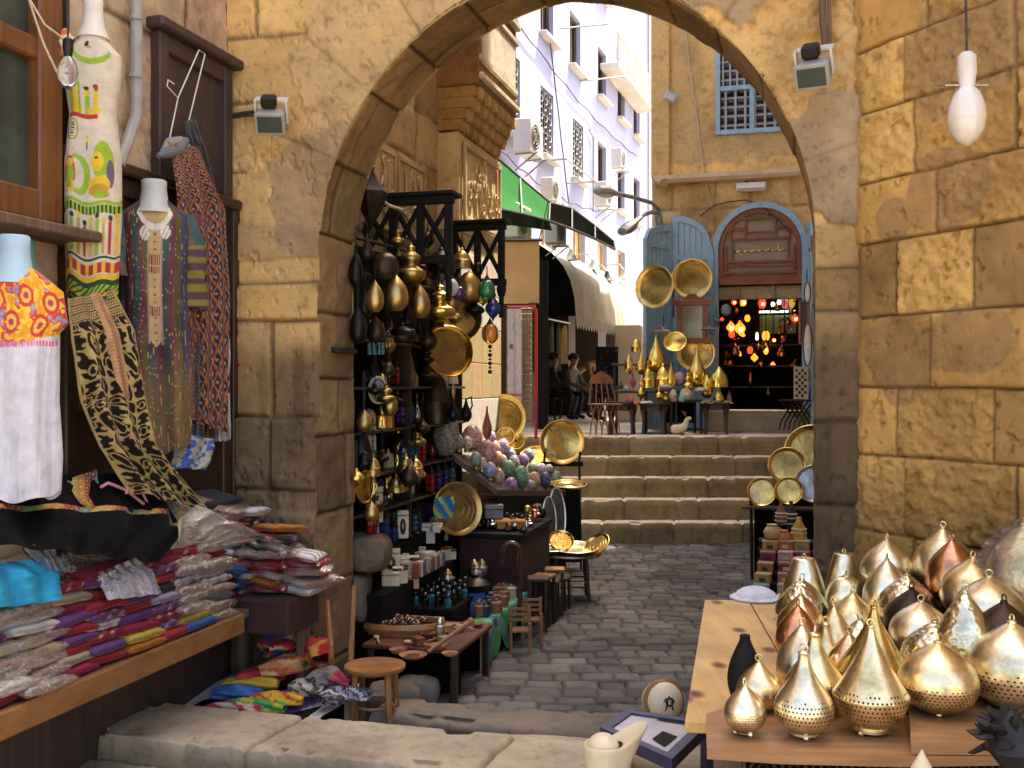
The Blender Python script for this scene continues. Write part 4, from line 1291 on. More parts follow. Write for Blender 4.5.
# shop at the head of the steps
TS = 10.67
def build_shop():
 root = thing('corner_shop', 'yellow plastered corner shop with a lattice window and an arched doorway', 'shop')
 p0 = G(.553, TS)
 sL = st(on_t(716.5, 384, TS))[0]; sR = st(on_t(804, 384, TS))[0]
 sc = (sL+sR)/2; r = (sR-sL)/2
 zs = on_t(760, 249, TS).z
 zt = on_t(760, 206, TS).z
 zb = 1.60
 wl, wr = st(on_t(716, 90, TS))[0], st(on_t(795, 90, TS))[0]
 wz0, wz1 = on_t(720, 135, TS).z, on_t(720, 44, TS).z
 res = .035
 a = np.arange(0, 4.6, res); z = np.arange(1.0, 9.0, res)
 A, Z = np.meshgrid(a, z, indexing='ij'); S = A+.553
 zed = [.8, 1.3, 1.75, 2.2, 2.65, 3.1, 3.5, 3.9, 4.3, 4.7, 5.17, 9.2]
 jn = mk_joints(len(zed)-1, -.5, 5, .5, .9, 200)
 d, r1, r2 = blocks(A, Z, zed, jn, 201, .02)
 up = sstep(5.1, 5.16, Z)
 g = np.exp(-(d/.02)**2)*(1-up)
 off = -.02*g+(r1-.5)*.02*(1-up)+(fbm(A*4, Z*4, 202, 5)-.5)*(.02+.03*(1-up))
 C = pal(r2, [(.66, .45, .2), (.58, .38, .16), (.7, .5, .24), (.5, .34, .16)])
 C = C*(1-up[..., None])+np.array((.78, .52, .2))*up[..., None]
 C = C*(.75+.5*fbm(A*1.5, Z*1.5, 203, 5)[..., None])
 stn = (ell(A, Z, .95, 5.75, 1.3, .35, 204, .5)+ell(A, Z, .5, 6.6, .35, .9, 205, .5)*.7)*up
 stn = np.clip(stn, 0, 1)[..., None]
 C = C*(1-.5*stn)+np.array((.34, .26, .17))*.5*stn
 C = C*(1-.4*g[..., None])
 inside = (np.abs(S-sc) < r+.03) & (((Z < zs)) | (((S-sc)/(r+.03))**2+((Z-zs)/(zt-zs+.03))**2 < 1))
 inw = (S > wl+.03) & (S < wr-.03) & (Z > wz0+.03) & (Z < wz1-.03)
 P = np.stack([OX+S*UX+(TS-off)*DX, OY+S*UY+(TS-off)*DY, Z], -1)
 grid_mesh('front_wall', P, C, STONE, mask=~(inside | inw), parent=root, smooth=180)
 b = MB()                                        # left corner pilaster, return wall, roof
 p = G(.553+.14, TS-.04, 7.1)
 b.box((0, 0, 0), (.28, .12, 3.8), 0, .01, M=T(p.x, p.y, p.z, YAW), col=(.66, .44, .18))
 b.build('pilaster', STONE, root)
 b = MB()
 p = G(.58, TS+3.1, 4.95)
 b.box((0, 0, 0), (.05, 6.1, 8.1), 0, 0, M=T(p.x, p.y, p.z, YAW), col=(.6, .45, .25))
 p = G(2.9, TS+3.1, 9.0)
 b.box((0, 0, 0), (4.7, 6.2, .1), 0, 0, M=T(p.x, p.y, p.z, YAW), col=(.5, .4, .3))
 p = G(5.15, TS+3.1, 4.95)
 b.box((0, 0, 0), (.05, 6.1, 8.1), 0, 0, M=T(p.x, p.y, p.z, YAW), col=(.6, .45, .25))
 b.build('side_wall', STONE, root)
 # cornice pipe and cable
 b = MB(); q = [on_t(654, 181, TS-.09), on_t(700, 178, TS-.09), on_t(760, 175, TS-.09), on_t(800, 172, TS-.09)]
 b.tube(q, .075, 8); b.tube([on_t(660, 180, TS-.09), on_t(664, 183, TS-.2)], .08, 8)
 b.build('drain_pipe', CREAMWALL, root)
 b = MB(); b.tube([on_t(x, y, TS-.05) for x, y in ((682, 5), (686, 35), (690, 70), (696, 110), (701, 150), (706, 185), (712, 205))], .012, 5); b.build('cable', ROPE, root)
 b = MB(); b.tube([on_t(x, y, TS-.05) for x, y in ((655, 182), (690, 184), (720, 180), (740, 178), (748, 182))], .01, 5)
 b.tube([on_t(x, y, TS-.05) for x, y in ((700, 216), (715, 205), (728, 202), (745, 200), (760, 204), (778, 220), (790, 232))], .01, 5); b.build('cable', WIRE, root)
 # lattice window
 f = MB()
 def bar(x0, z0, x1, z1, w, t=TS+.0, dd=.05):
  p_, q_ = G(x0, t, z0), G(x1, t, z1)
  c = (p_+q_)/2
  L = math.hypot(x1-x0, z1-z0)
  f.box((0, 0, 0), (w if abs(x1-x0) < 1e-6 else L, dd, L if abs(x1-x0) < 1e-6 else w), M=T(c.x, c.y, c.z, YAW))
 zm = on_t(740, 88, TS).z; xm = st(on_t(752, 90, TS))[0]
 bar(wl+.03, wz0, wl+.03, wz1, .07, TS-.02); bar(wr-.03, wz0, wr-.03, wz1, .07, TS-.02); bar(wl+.07, wz0+.03, wr-.07, wz0+.03, .07, TS-.02); bar(wl+.07, wz1-.03, wr-.07, wz1-.03, .07, TS-.02)
 bar(wl+.07, zm, wr-.07, zm, .07, TS-.02); bar(xm, wz0+.07, xm, zm-.03, .07, TS-.02)
 fo = f.build('window', BLUETRIM, root)
 f = MB()
 n = 8
 for k in range(1, n): bar(wl+(wr-wl)*k/n, wz0+.07, wl+(wr-wl)*k/n, zm, .035, TS+.01, .03)
 for k in range(1, 5): bar(wl+.07, wz0+(zm-wz0)*k/5, wr-.07, wz0+(zm-wz0)*k/5, .03, TS+.03, .02)
 for k in range(1, 11): bar(wl+(wr-wl)*k/11, zm+.03, wl+(wr-wl)*k/11, wz1-.07, .03, TS+.01, .03)
 for k in range(1, 5): bar(wl+.07, zm+(wz1-zm)*k/5, wr-.07, zm+(wz1-zm)*k/5, .03, TS+.03, .02)
 f.build('lattice', LATTICE, fo)
 f = MB(); c = G((wl+wr)/2, TS+.2, (wz0+wz1)/2)
 f.box((0, 0, 0), (wr-wl+.1, .02, wz1-wz0+.1), M=T(c.x, c.y, c.z, YAW)); f.build('pane', MAROONPANE, fo)
 # arched blue surround
 def arcpts(rr, hz, n=26): return [(rr*math.cos(q), zs+hz*math.sin(q)) for q in np.linspace(0, PI, n)]
 b = MB()
 out = [(r+.06, zb)]+arcpts(r+.06, zt-zs+.06)+[(-r-.06, zb)]
 inn = [(r-.03, zb)]+arcpts(r-.03, zt-zs-.03)+[(-r+.03, zb)]
 c = G(sc, TS-.06)
 M = T(c.x, c.y, 0, YAW)
 def band(b, A_, B_, y0, y1, M, mi=0):
  n = len(A_)
  vs = [(x, y0, z) for x, z in A_]+[(x, y0, z) for x, z in B_]+[(x, y1, z) for x, z in A_]+[(x, y1, z) for x, z in B_]
  fs = []
  for i in range(n-1):
   fs += [(i, i+1, n+i+1, n+i), (2*n+i, 3*n+i, 3*n+i+1, 2*n+i+1), (i, 2*n+i, 2*n+i+1, i+1), (n+i, n+i+1, 3*n+i+1, 3*n+i)]
  b.add(vs, fs, mi, M)
 band(b, out, inn, 0, .14, M)
 b.build('door_surround', BLUETRIM, root)
 # fanlight: red-brown fretwork in a half round
 fl = thing('tmp', 'x', 'x'); bpy.data.objects.remove(fl)
 zf0 = on_t(760, 279, TS).z
 b = MB()
 o2 = [(r-.032, zf0)]+arcpts(r-.032, zt-zs-.032)+[(-r+.032, zf0)]
 i2 = [(r-.1, zf0+.02)]+arcpts(r-.1, zt-zs-.11)+[(-r+.1, zf0+.02)]
 band(b, o2, i2, .04, .1, M)
 b.box((0, .07, zf0-.02), (2*r-.064, .08, .12), M=M); b.box((0, .06, zf0+.1), (2*r-.2, .05, .04), M=M)
 # fret bars
 def fb(x0, z0, x1, z1, w=.03):
  if x0 == x1: b.box((x0, .06, (z0+z1)/2), (w, .045, abs(z1-z0)+w), M=M)
  else: b.box(((x0+x1)/2, .063, z0), (abs(x1-x0)+w, .04, w), M=M)
 W = r*.80
 za, zb2, zc2, zd = zf0+.27, zf0+.50, zf0+.66, zf0+.93
 for x0, x1, z0 in ((-W, W, za), (-W*.8, W*.8, zb2+.12), (-W, W, za-.06)): fb(x0, z0, x1, z0)
 for x in (-W*.8, W*.8): fb(x, za, x, zb2+.12)
 for x in (-W*.98, W*.98): fb(x, zf0+.15, x, zb2)
 for x in (-.34*r, .34*r): fb(x, zb2+.12, x, zd)
 for x in (-.68*r, .68*r): fb(x, zb2+.12, x, zd-.14)
 fb(-.5*r, zd, .5*r, zd); fb(-.68*r, zc2+.1, -.34*r, zc2+.1, .02); fb(.34*r, zc2+.1, .68*r, zc2+.1, .02); fb(-.34*r, zc2+.06, .34*r, zc2+.06, .02)
 fb(-.68*r, zd-.14, -.34*r, zd-.14); fb(.34*r, zd-.14, .68*r, zd-.14)
 fb(-.17*r, zd, -.17*r, zd+.1); fb(.17*r, zd, .17*r, zd+.1)
 fo = b.build('fanlight', REDFRET, root)
 b = MB()
 n = 24
 pts = [(-r+.05, zf0)]+[(-(r-.05)*math.cos(q), zs+(zt-zs-.05)*math.sin(q)) for q in np.linspace(0, PI, n)]+[(r-.05, zf0)]
 b.prism(pts[::-1], .015, M @ Matrix.Translation((0, .1, 0))); b.build('pane', FANPANE, fo)
 b = MB()
 zy = (za+zb2)/2+.05
 b.tube([M @ Vector((x, .09, zy+.012*math.sin(x*60))) for x in np.linspace(-.38, .38, 30)], .014, 5)
 for x in (-.3, -.22, -.1, 0.02, .05, .16, .27): b.tube([M @ Vector((x, .09, zy)), M @ Vector((x+.01, .09, zy+.06))], .01, 4)
 b.build('gold_script', BRASS_BRIGHT, fo)
 # pale lintel with two brackets
 b = MB(); c2 = G(sc, TS+.12, zf0-.2)
 b.box((0, 0, 0), (2*r-.04, .12, .2), 0, .01, M=T(c2.x, c2.y, c2.z, YAW), col=(.4, .3, .17));
 for x in (-.32, .2): b.box((x, -.08, 0), (.05, .05, .2), 0, .005, M=T(c2.x, c2.y, c2.z, YAW), col=(.3, .21, .12))
 b.build('lintel', STONE, root)
 # step up to the door
 b = MB(); c2 = G(sc+.1, TS-.25, 1.44)
 b.box((0, 0, 0), (1.75, .6, .33), 0, .02, M=T(c2.x, c2.y, c2.z, YAW), col=(.33, .26, .16), jit=.006)
 b.build('door_step', STONE, root)
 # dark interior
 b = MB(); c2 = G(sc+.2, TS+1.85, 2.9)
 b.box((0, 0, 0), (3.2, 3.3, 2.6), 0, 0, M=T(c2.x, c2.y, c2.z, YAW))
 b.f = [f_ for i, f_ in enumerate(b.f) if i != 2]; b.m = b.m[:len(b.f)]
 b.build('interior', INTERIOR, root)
 return sc, r, zs, zt, zf0, M

# shared shapes
PR = {
 'onion': [(.0, 0), (.46, 0), (.52, .025), (.82, .12), (.97, .25), (1, .34), (.975, .46), (.88, .59), (.70, .71), (.48, .81), (.28, .89), (.14, .945), (.085, .965), (.10, .975), (.10, .99), (.05, 1.0), (0, 1.0)],
 'squat': [(.0, 0), (.5, 0), (.55, .03), (.86, .14), (1, .33), (.98, .48), (.87, .63), (.65, .76), (.41, .86), (.21, .93), (.10, .965), (.11, .975), (.10, .99), (.04, 1.0), (0, 1.0)],
 'flat': [(0, 0), (.55, 0), (.8, .1), (.96, .26), (1, .38), (.94, .55), (.8, .72), (.64, .88), (.54, .97), (.47, 1.0), (.30, .995), (0, .99)],
 'keel': [(0, 0), (.36, 0), (.40, .02), (.72, .1), (.92, .22), (1, .32), (.99, .345), (.90, .39), (.68, .52), (.47, .65), (.29, .77), (.17, .86), (.11, .93), (.085, .97), (.10, .98), (.08, 1.0), (0, 1.0)],
 'bottle': [(0, 0), (.42, 0), (.46, .02), (.78, .1), (.97, .22), (1, .3), (.94, .4), (.74, .52), (.5, .64), (.33, .75), (.22, .86), (.19, .95), (.21, .965), (.17, .985), (.06, 1.0), (0, 1.0)],
 'ball': [(0, 0), (.4, 0), (.75, .1), (.97, .3), (1, .48), (.93, .68), (.7, .86), (.36, .96), (.16, .975), (.14, 1), (0, 1)],
 'tear': [(0, 0), (.3, .0), (.7, .07), (.95, .18), (1, .27), (.92, .38), (.72, .5), (.46, .64), (.26, .77), (.13, .88), (.06, .95), (.03, 1), (0, 1)],
 'black': [(0, 0), (.5, 0), (.78, .12), (.97, .3), (1, .42), (.9, .58), (.66, .74), (.42, .87), (.3, .94), (.3, 1), (.2, 1), (0, .98)],
 'egg': [(0, 0), (.3, .012), (.6, .07), (.85, .2), (.98, .36), (1, .45), (.93, .62), (.74, .8), (.45, .94), (.2, .99), (0, 1)],
 'dome': [(0, 0), (1, 0), (1.02, .03), (.98, .07), (.95, .3), (.98, .34), (.9, .36), (.84, .5), (.62, .66), (.35, .76), (.2, .8), (.16, .86), (.2, .89), (.08, .93), (.04, 1), (0, 1)],
 'tier': [(0, 0), (.4, .02), (.85, .14), (1, .24), (.95, .34), (.5, .44), (.46, .5), (.62, .56), (.66, .64), (.5, .72), (.28, .78), (.26, .84), (.3, .88), (.1, .94), (.06, 1), (0, 1)],
 'drop': [(0, 0), (.04, .02), (.16, .1), (.5, .2), (.88, .33), (1, .45), (.95, .56), (.7, .68), (.4, .79), (.24, .88), (.2, .95), (.1, 1), (0, 1)],
 'spin': [(0, 0), (.06, .03), (.1, .12), (.35, .2), (.9, .34), (1, .45), (.7, .58), (.35, .66), (.3, .74), (.45, .8), (.3, .88), (.1, .95), (.05, 1), (0, 1)],
}
def smooth_prof(p, n=3):
 out = []
 for i in range(len(p)-1):
  p0, p1, p2, p3 = p[max(i-1, 0)], p[i], p[i+1], p[min(i+2, len(p)-1)]
  for k in range(n):
   t = k/n
   f = lambda a, b, c, d: .5*((2*b)+(-a+c)*t+(2*a-5*b+4*c-d)*t*t+(-a+3*b-3*c+d)*t**3)
   out.append((max(0, f(p0[0], p1[0], p2[0], p3[0])), f(p0[1], p1[1], p2[1], p3[1])))
 out.append(p[-1])
 return out
def prof(kind, r, h, sm=2):
 q = PR[kind]
 if kind not in ('dome',) and sm: q = smooth_prof(q, sm)
 return [(a*r, b*h) for a, b in q]
VASES = {}
def vase(kind, mat, loc, r, h, label, group, feet=True, name='brass_lamp', cat='lamp', seg=36, tilt=None):
 rt = thing(name, label, cat, loc, random.uniform(0, 6), group, tilt)
 b = MB(); b.lathe(prof(kind, r, h-.012 if feet else h), seg, T(0, 0, .012 if feet else 0)); b.build('body', mat, rt, smooth=50)
 if feet:
  b = MB(); b.lathe([(r*.38, 0), (r*.5, .006), (r*.5, .014), (r*.44, .02)], 24, T(0, 0, .006));
  for k in range(3): b.ball((r*.44*math.cos(k*2.094), r*.44*math.sin(k*2.094), .008), .011, 8)
  b.build('foot_ring', mat, rt)
  b = MB(); b.tube([(.012*math.cos(a)*1.0, 0, h+.008+.012*math.sin(a)) for a in np.linspace(0, 2*PI, 10, endpoint=False)], .003, 5, closed=True); b.build('top_loop', mat, rt)
 return rt
def tray(loc, r, label, group, mat=None, face=(0, -1, 0), lip=.16, name='brass_tray', inner=None, roll=0):
 """round dish whose open face looks along `face`"""
 mat = mat or BRASS_TRAY
 rt = thing(name, label, 'tray', loc, 0, group)
 q = Vector(face).normalized().to_track_quat('Z', 'Y')
 rt.rotation_mode = 'QUATERNION'; rt.rotation_quaternion = q
 d = r*lip
 b = MB()
 b.lathe([(0, 0), (r*.3, .002), (r*.78, .0), (r*.80, d*.15)], 40)
 for k in (.28, .5, .68): b.lathe([(r*k-.006, .0015), (r*k, .005), (r*k+.006, .0015)], 40)
 b.build('dish', mat, rt)
 b = MB()
 b.lathe([(r*.80, d*.15), (r*.9, d*.8), (r*.97, d), (r, d*.92), (r*.985, d*.7), (r*.92, d*.4), (r*.8, -.012), (0, -.012)], 40)
 b.build('rim', inner or (BRASS if mat is not SILVER else SILVER), rt)
 return rt
def lantern(loc, h, r, label, group, mat, glass, name='standing_lantern', rz=0):
 rt = thing(name, label, 'lantern', loc, rz, group)
 b = MB(); b.lathe([(r*.9, 0), (r, .02*h), (r*.75, .06*h), (r*.75, .1*h)], 6); b.build('base', mat, rt, smooth=20)
 b = MB(); b.lathe([(r*.7, .1*h), (r*.82, .3*h), (r*.82, .45*h), (r*.7, .6*h)], 6); b.build('glass', glass, rt, smooth=20)
 b = MB()
 for k in range(6):
  a = k*PI/3
  b.tube([(r*.74*math.cos(a), r*.74*math.sin(a), .1*h), (r*.86*math.cos(a), r*.86*math.sin(a), .3*h), (r*.86*math.cos(a), r*.86*math.sin(a), .45*h), (r*.74*math.cos(a), r*.74*math.sin(a), .6*h)], r*.07, 4)
 for zz in (.3, .45): b.lathe([(r*.84, zz*h-.004), (r*.88, zz*h), (r*.84, zz*h+.004)], 6)
 b.build('frame', mat, rt)
 b = MB(); b.lathe([(r*.8, .6*h), (r*.98, .62*h), (r*.7, .7*h), (r*.4, .8*h), (r*.22, .85*h), (r*.25, .88*h), (r*.08, .93*h), (.001, .95*h)], 6)
 b.tube([(.02*math.cos(a)*h*2, 0, .97*h+.02*h*2*math.sin(a)*.6) for a in np.linspace(0, 2*PI, 10, endpoint=False)], .004, 4, closed=True)
 b.build('cap', mat, rt, smooth=20)
 return rt
def hang_lamp(kind, mat, top, r, h, zroof, label, group, glass=None, name='hanging_lamp', beads=0, seg=22):
 """lamp whose body's top is at `top`, on a chain up to zroof"""
 rt = thing(name, label, 'lamp', (top[0], top[1], top[2]), random.uniform(0, 6), group)
 b = MB(); b.lathe(prof(kind, r, h), seg, T(0, 0, -h)); b.build('body', glass if glass is not None else mat, rt, smooth=50)
 b = MB()
 if glass is not None:
  b.lathe([(r*.3, -.02), (r*.45, -.01), (r*.3, .01), (.006, .035)], 12)
  for k in range(4):
   pr_ = prof(kind, r*1.02, h)
   b.tube([(q*math.cos(k*PI/2), q*math.sin(k*PI/2), z-h) for q, z in pr_[1:-1]], .004, 4)
  b.build('cage', mat, rt)
  b = MB()
 L = zroof-top[2]
 n = max(2, int(L/.035))
 for k in range(min(n, 24)):
  zc = L*(k+.5)/min(n, 24)
  e = L/min(n, 24)*.62
  b.tube([(.008*math.cos(a)*(1 if k % 2 else .25), .008*math.cos(a)*(.25 if k % 2 else 1), zc+e*math.sin(a)) for a in np.linspace(0, 2*PI, 8, endpoint=False)], .0028, 4, closed=True)
 b.build('chain', IRON, rt)
 if beads:
  b = MB()
  for k in range(beads):
   a = 2*PI*k/beads
   for j in range(5): b.ball((r*.8*math.cos(a), r*.8*math.sin(a), -h-.006-.016*j), .009, 6)
  b.build('bead_fringe', GLASS['teal'], rt)
 return rt

# brass lamps heaped on the right-hand table
def build_table():
 z = .85
 rt = thing('display_table', 'broad pale plank table on trestles carrying the heaped brass lamps', 'table', (0, 0, 0))
 nl, fl_, fr_, nr = on_z(685, 722, z), on_z(705, 600, z), on_z(800, 600, z), Vector((1.55, 3.4, z))
 P = []
 for i, u in enumerate(np.linspace(0, 1, 40)):
  a = nl.lerp(fl_, u); c = nr.lerp(fr_, u)
  P.append([tuple(a.lerp(c, v)) for v in np.linspace(0, 1, 12)])
 b = MB()
 def slab(b, q, th, z):
  vs = [(p.x, p.y, z) for p in q]+[(p.x, p.y, z-th) for p in q]
  n = len(q)
  b.add(vs, [tuple(range(n)), tuple(range(2*n-1, n-1, -1))]+[(i, n+i, n+(i+1) % n, (i+1) % n) for i in range(n)])
 m0, m1 = nl.lerp(nr, .46), fl_.lerp(fr_, .46)
 g = Vector((.004, 0, 0))
 slab(b, [nl, m0-g, m1-g, fl_], .035, z); b.build('plank', PLANK, rt)
 b = MB(); slab(b, [m0+g, nr, fr_, m1+g], .035, z-.001); b.build('plank', PLANK, rt)
 b = MB()
 for p in (nl.lerp(fl_, .92)+Vector((.08, 0, 0)), fr_+Vector((-.08, -.15, 0)), nl+Vector((.5, .12, 0))):
  b = MB(); b.box((p.x, p.y, (z-.035)/2+.0), (.06, .06, z-.036), 0, .006); b.build('leg', GREYWOOD, rt)
 # second, nearer table with the reddish board
 rt = thing('display_table', 'reddish board table with iron scrollwork under its front edge, bottom right', 'table', (0, 0, 0))
 zt = .856
 q = [Vector((.64, 3.46, 0)), on_z(707, 752, zt), on_z(780, 757, zt), on_z(900, 760, zt), Vector((1.75, 3.22, 0)), Vector((2.45, 3.6, 0)), Vector((1.95, 5.0, 0)), Vector((1.5, 5.0, 0)), Vector((1.0, 3.9, 0)), Vector((.67, 3.62, 0))]
 b = MB(); slab(b, q, .03, zt+.008); b.build('board', TABLEWOOD, rt)
 for x, y in ((.72, 3.42), (1.7, 3.35), (2.2, 3.7)):
  b = MB(); b.box((x, y, .415), (.055, .055, .82), 0, .006); b.build('leg', GREYWOOD, rt)
 b = MB()
 for k in range(9):
  cx = .79+k*.098
  b.tube([(cx+.04*math.cos(a), 3.31, .785+.032*math.sin(a)) for a in np.linspace(0, 2*PI, 14, endpoint=False)], .006, 5, closed=True)
  b.tube([(cx+.018*math.cos(a)*(1-a/9), 3.31, .785+.018*math.sin(a)) for a in np.linspace(0, 5, 9)], .005, 4)
 b.tube([(.74, 3.31, .745), (1.66, 3.31, .745)], .008, 5); b.tube([(.74, 3.31, .823), (1.66, 3.31, .823)], .008, 5)
 b.build('iron_scrollwork', IRON, rt)
 b = MB(); b.box((1.25, 3.4, .6), (.98, .02, .4)); b.build('dark_cloth', DARKCLOTH, rt)
 # raised board under the two big lamps
 zb = .905
 q = [on_z(911, 742, zb), on_z(1005, 743, zb), Vector((2.0, 3.35, zb)), Vector((2.2, 3.66, zb)), on_z(908, 693, zb)]
 b = MB(); slab(b, q, .038, zb)
 tag(b.build('raised_board', TABLEWOOD), 'short thick board lying on the red table under two big gold lamps', 'board')
 # stepped shelf at the back for the rear rows
 rt = thing('stepped_shelf', 'stepped wooden shelf against the corner wall under the rear rows of brass lamps', 'shelf', (0, 0, 0))
 for z1, q in ((.96, [(1.17, 3.6), (2.3, 3.66), (2.2, 4.0), (1.78, 4.86), (1.42, 4.86)]), (1.06, [(1.95, 3.86), (2.55, 3.9), (1.99, 5.0), (1.6, 5.0), (1.72, 4.62)])):
  b = MB(); slab(b, [Vector((x, y, 0)) for x, y in q], .11, z1); b.build('step', WALNUT, rt)
def build_vases():
 g = 'brass lamps heaped on the right-hand tables'
 PP, GP, GO, HM, CO, CP, PA = BRASS_PALE_P, BRASS_GOLD_P, BRASS_GOLD, BRASS_HAM, COPPER, COPPER_PALE, BRASS_PALE
 # px, top y, width px, Y, base z, shape, material, label
 L = [
  (943, 526, 58, 4.72, 1.06, 'onion', PA, 'pale brass onion lamp at the very back, against the wall behind the bright copper one'),
  (952, 538, 51, 4.42, 1.06, 'onion', CO, 'bright reddish copper onion lamp in the back row'),
  (973, 556, 62, 4.18, 1.06, 'squat', GO, 'yellow gold onion lamp just in front of the bright copper one'),
  (989, 575, 66, 3.95, 1.06, 'squat', PP, 'big pale gold onion lamp behind the dark brown one at right'),
  (1004, 600, 68, 3.72, .96, 'squat', BRONZE, 'dark brown lamp near the right edge, behind the big front gold one'),
  (887, 538, 50, 4.80, 1.06, 'onion', PA, 'pale silvery onion lamp in the back row, left of the bright copper one'),
  (887, 558, 46, 4.58, .96, 'onion', PA, 'pale shiny onion lamp in front of the silvery back-row one'),
  (907, 573, 58, 4.38, .96, 'onion', HM, 'hammered pale lamp behind the dark chocolate lamp'),
  (912, 587, 54, 4.20, .96, 'onion', BRONZE, 'dark chocolate lamp wedged between hammered and smooth gold ones'),
  (921, 600, 60, 4.02, .96, 'squat', PA, 'smooth pale onion lamp in the middle, in front of the dark chocolate one'),
  (935, 620, 66, 3.80, .905, 'squat', HM, 'hammered gold lamp directly behind the big pierced lamp on the board'),
  (938, 640, 76, 3.50, .905, 'squat', GP, 'big round pierced gold lamp on the raised board, left of the two'),
  (1012, 620, 84, 3.56, .905, 'squat', PP, 'big pale gold lamp on the raised board, cut by the right edge'),
  (871, 625, 73, 3.42, .864, 'keel', GP, 'largest front lamp with a sharp shoulder ridge and tall pierced neck'),
  (874, 606, 72, 3.74, .86, 'keel', BRASS, 'deep yellow brass lamp with a tall neck right behind the ridged front one'),
  (804, 650, 58, 3.38, .864, 'bottle', PP, 'front long-necked bottle lamp with a band of pierced dots'),
  (815, 632, 60, 3.64, .86, 'bottle', GP, 'long-necked bottle lamp behind the front bottle lamp'),
  (745, 684, 41, 3.40, .864, 'onion', PP, 'smallest lamp at the front left corner with a star of punched dots'),
  (759, 660, 45, 3.66, .852, 'onion', GP, 'small gold onion lamp between the black vase and the front bottle lamp'),
  (802, 623, 50, 3.86, .852, 'onion', PA, 'silver banded lamp in the left column behind the bottle lamps'),
  (798, 604, 44, 4.30, .852, 'onion', CO, 'copper onion lamp in the left column'),
  (801, 593, 48, 4.52, .852, 'onion', CP, 'pale copper lamp behind the copper one in the left column'),
  (802, 578, 52, 4.76, .852, 'squat', HM, 'hammered lamp in front of the flat-topped one at the far left back'),
  (804, 558, 42, 5.04, .852, 'flat', PA, 'flat-topped silver gold jar at the back of the left column'),
  (844, 553, 37, 5.10, .852, 'flat', PA, 'flat-topped pale jar beside the pier, behind the dotted round one'),
  (846, 575, 41, 4.86, .852, 'ball', PP, 'round dotted ball lamp in front of the flat-topped jar by the pier'),
  (853, 591, 52, 4.50, .852, 'onion', GO, 'bright gold onion lamp in front of the dotted ball lamp'),
  (860, 617, 48, 4.12, .852, 'onion', HM, 'hammered lamp half hidden left of the tall necks'),
  (849, 632, 46, 3.88, .852, 'onion', CP, 'coppery gold lamp squeezed behind the ridged front lamp, left side'),
  (834, 604, 40, 4.02, .852, 'onion', GO, 'gold lamp half hidden between the left column and the hammered one'),
  (826, 622, 40, 3.95, .852, 'bottle', GO, 'narrow gold lamp hidden behind the long-necked bottle lamps'),
  (965, 590, 56, 3.72, .905, 'squat', HM, 'hammered lamp low between the hammered gold and dark brown lamps'),
 ]
 for (px, ty, w, Y, z, k, m, lb) in L:
  top = at(px, ty, Y)
  vase(k, m, (top.x, top.y, z), w*Y/F/2*1.02, top.z-z, lb, g)
 top = at(1024, 522, 4.12)
 rt = vase('squat', BRASS_GOLD, (top.x, top.y, 1.06), .15, top.z-1.06, 'large pale brass lamp wrapped in clear plastic at the right edge', g)
 b = MB()
 n, m = 26, 18
 P = []
 for i in range(n):
  a = 2*PI*i/n; row = []
  for k in range(m):
   v = k/(m-1); pr_ = np.interp(v, [q[1] for q in PR['squat']], [q[0] for q in PR['squat']])
   rr = (pr_*.155+.02+.015*math.sin(a*9+v*7)+.012*math.sin(a*17-v*13))
   row.append((rr*math.cos(a), rr*math.sin(a), v*(top.z-1.06)*1.02+.004))
  P.append(row)
 b.sheet(np.array(P), closed=True); b.build('plastic_wrap', FILM, rt, smooth=80)
 p = at(745, 700, 3.74)
 vase('black', MATTBLACK, (p.x, p.y, .852), .062, at(745, 635, 3.74).z-.852, 'matt black clay vase standing alone on the pale plank', None, feet=False, name='black_vase', cat='vase')
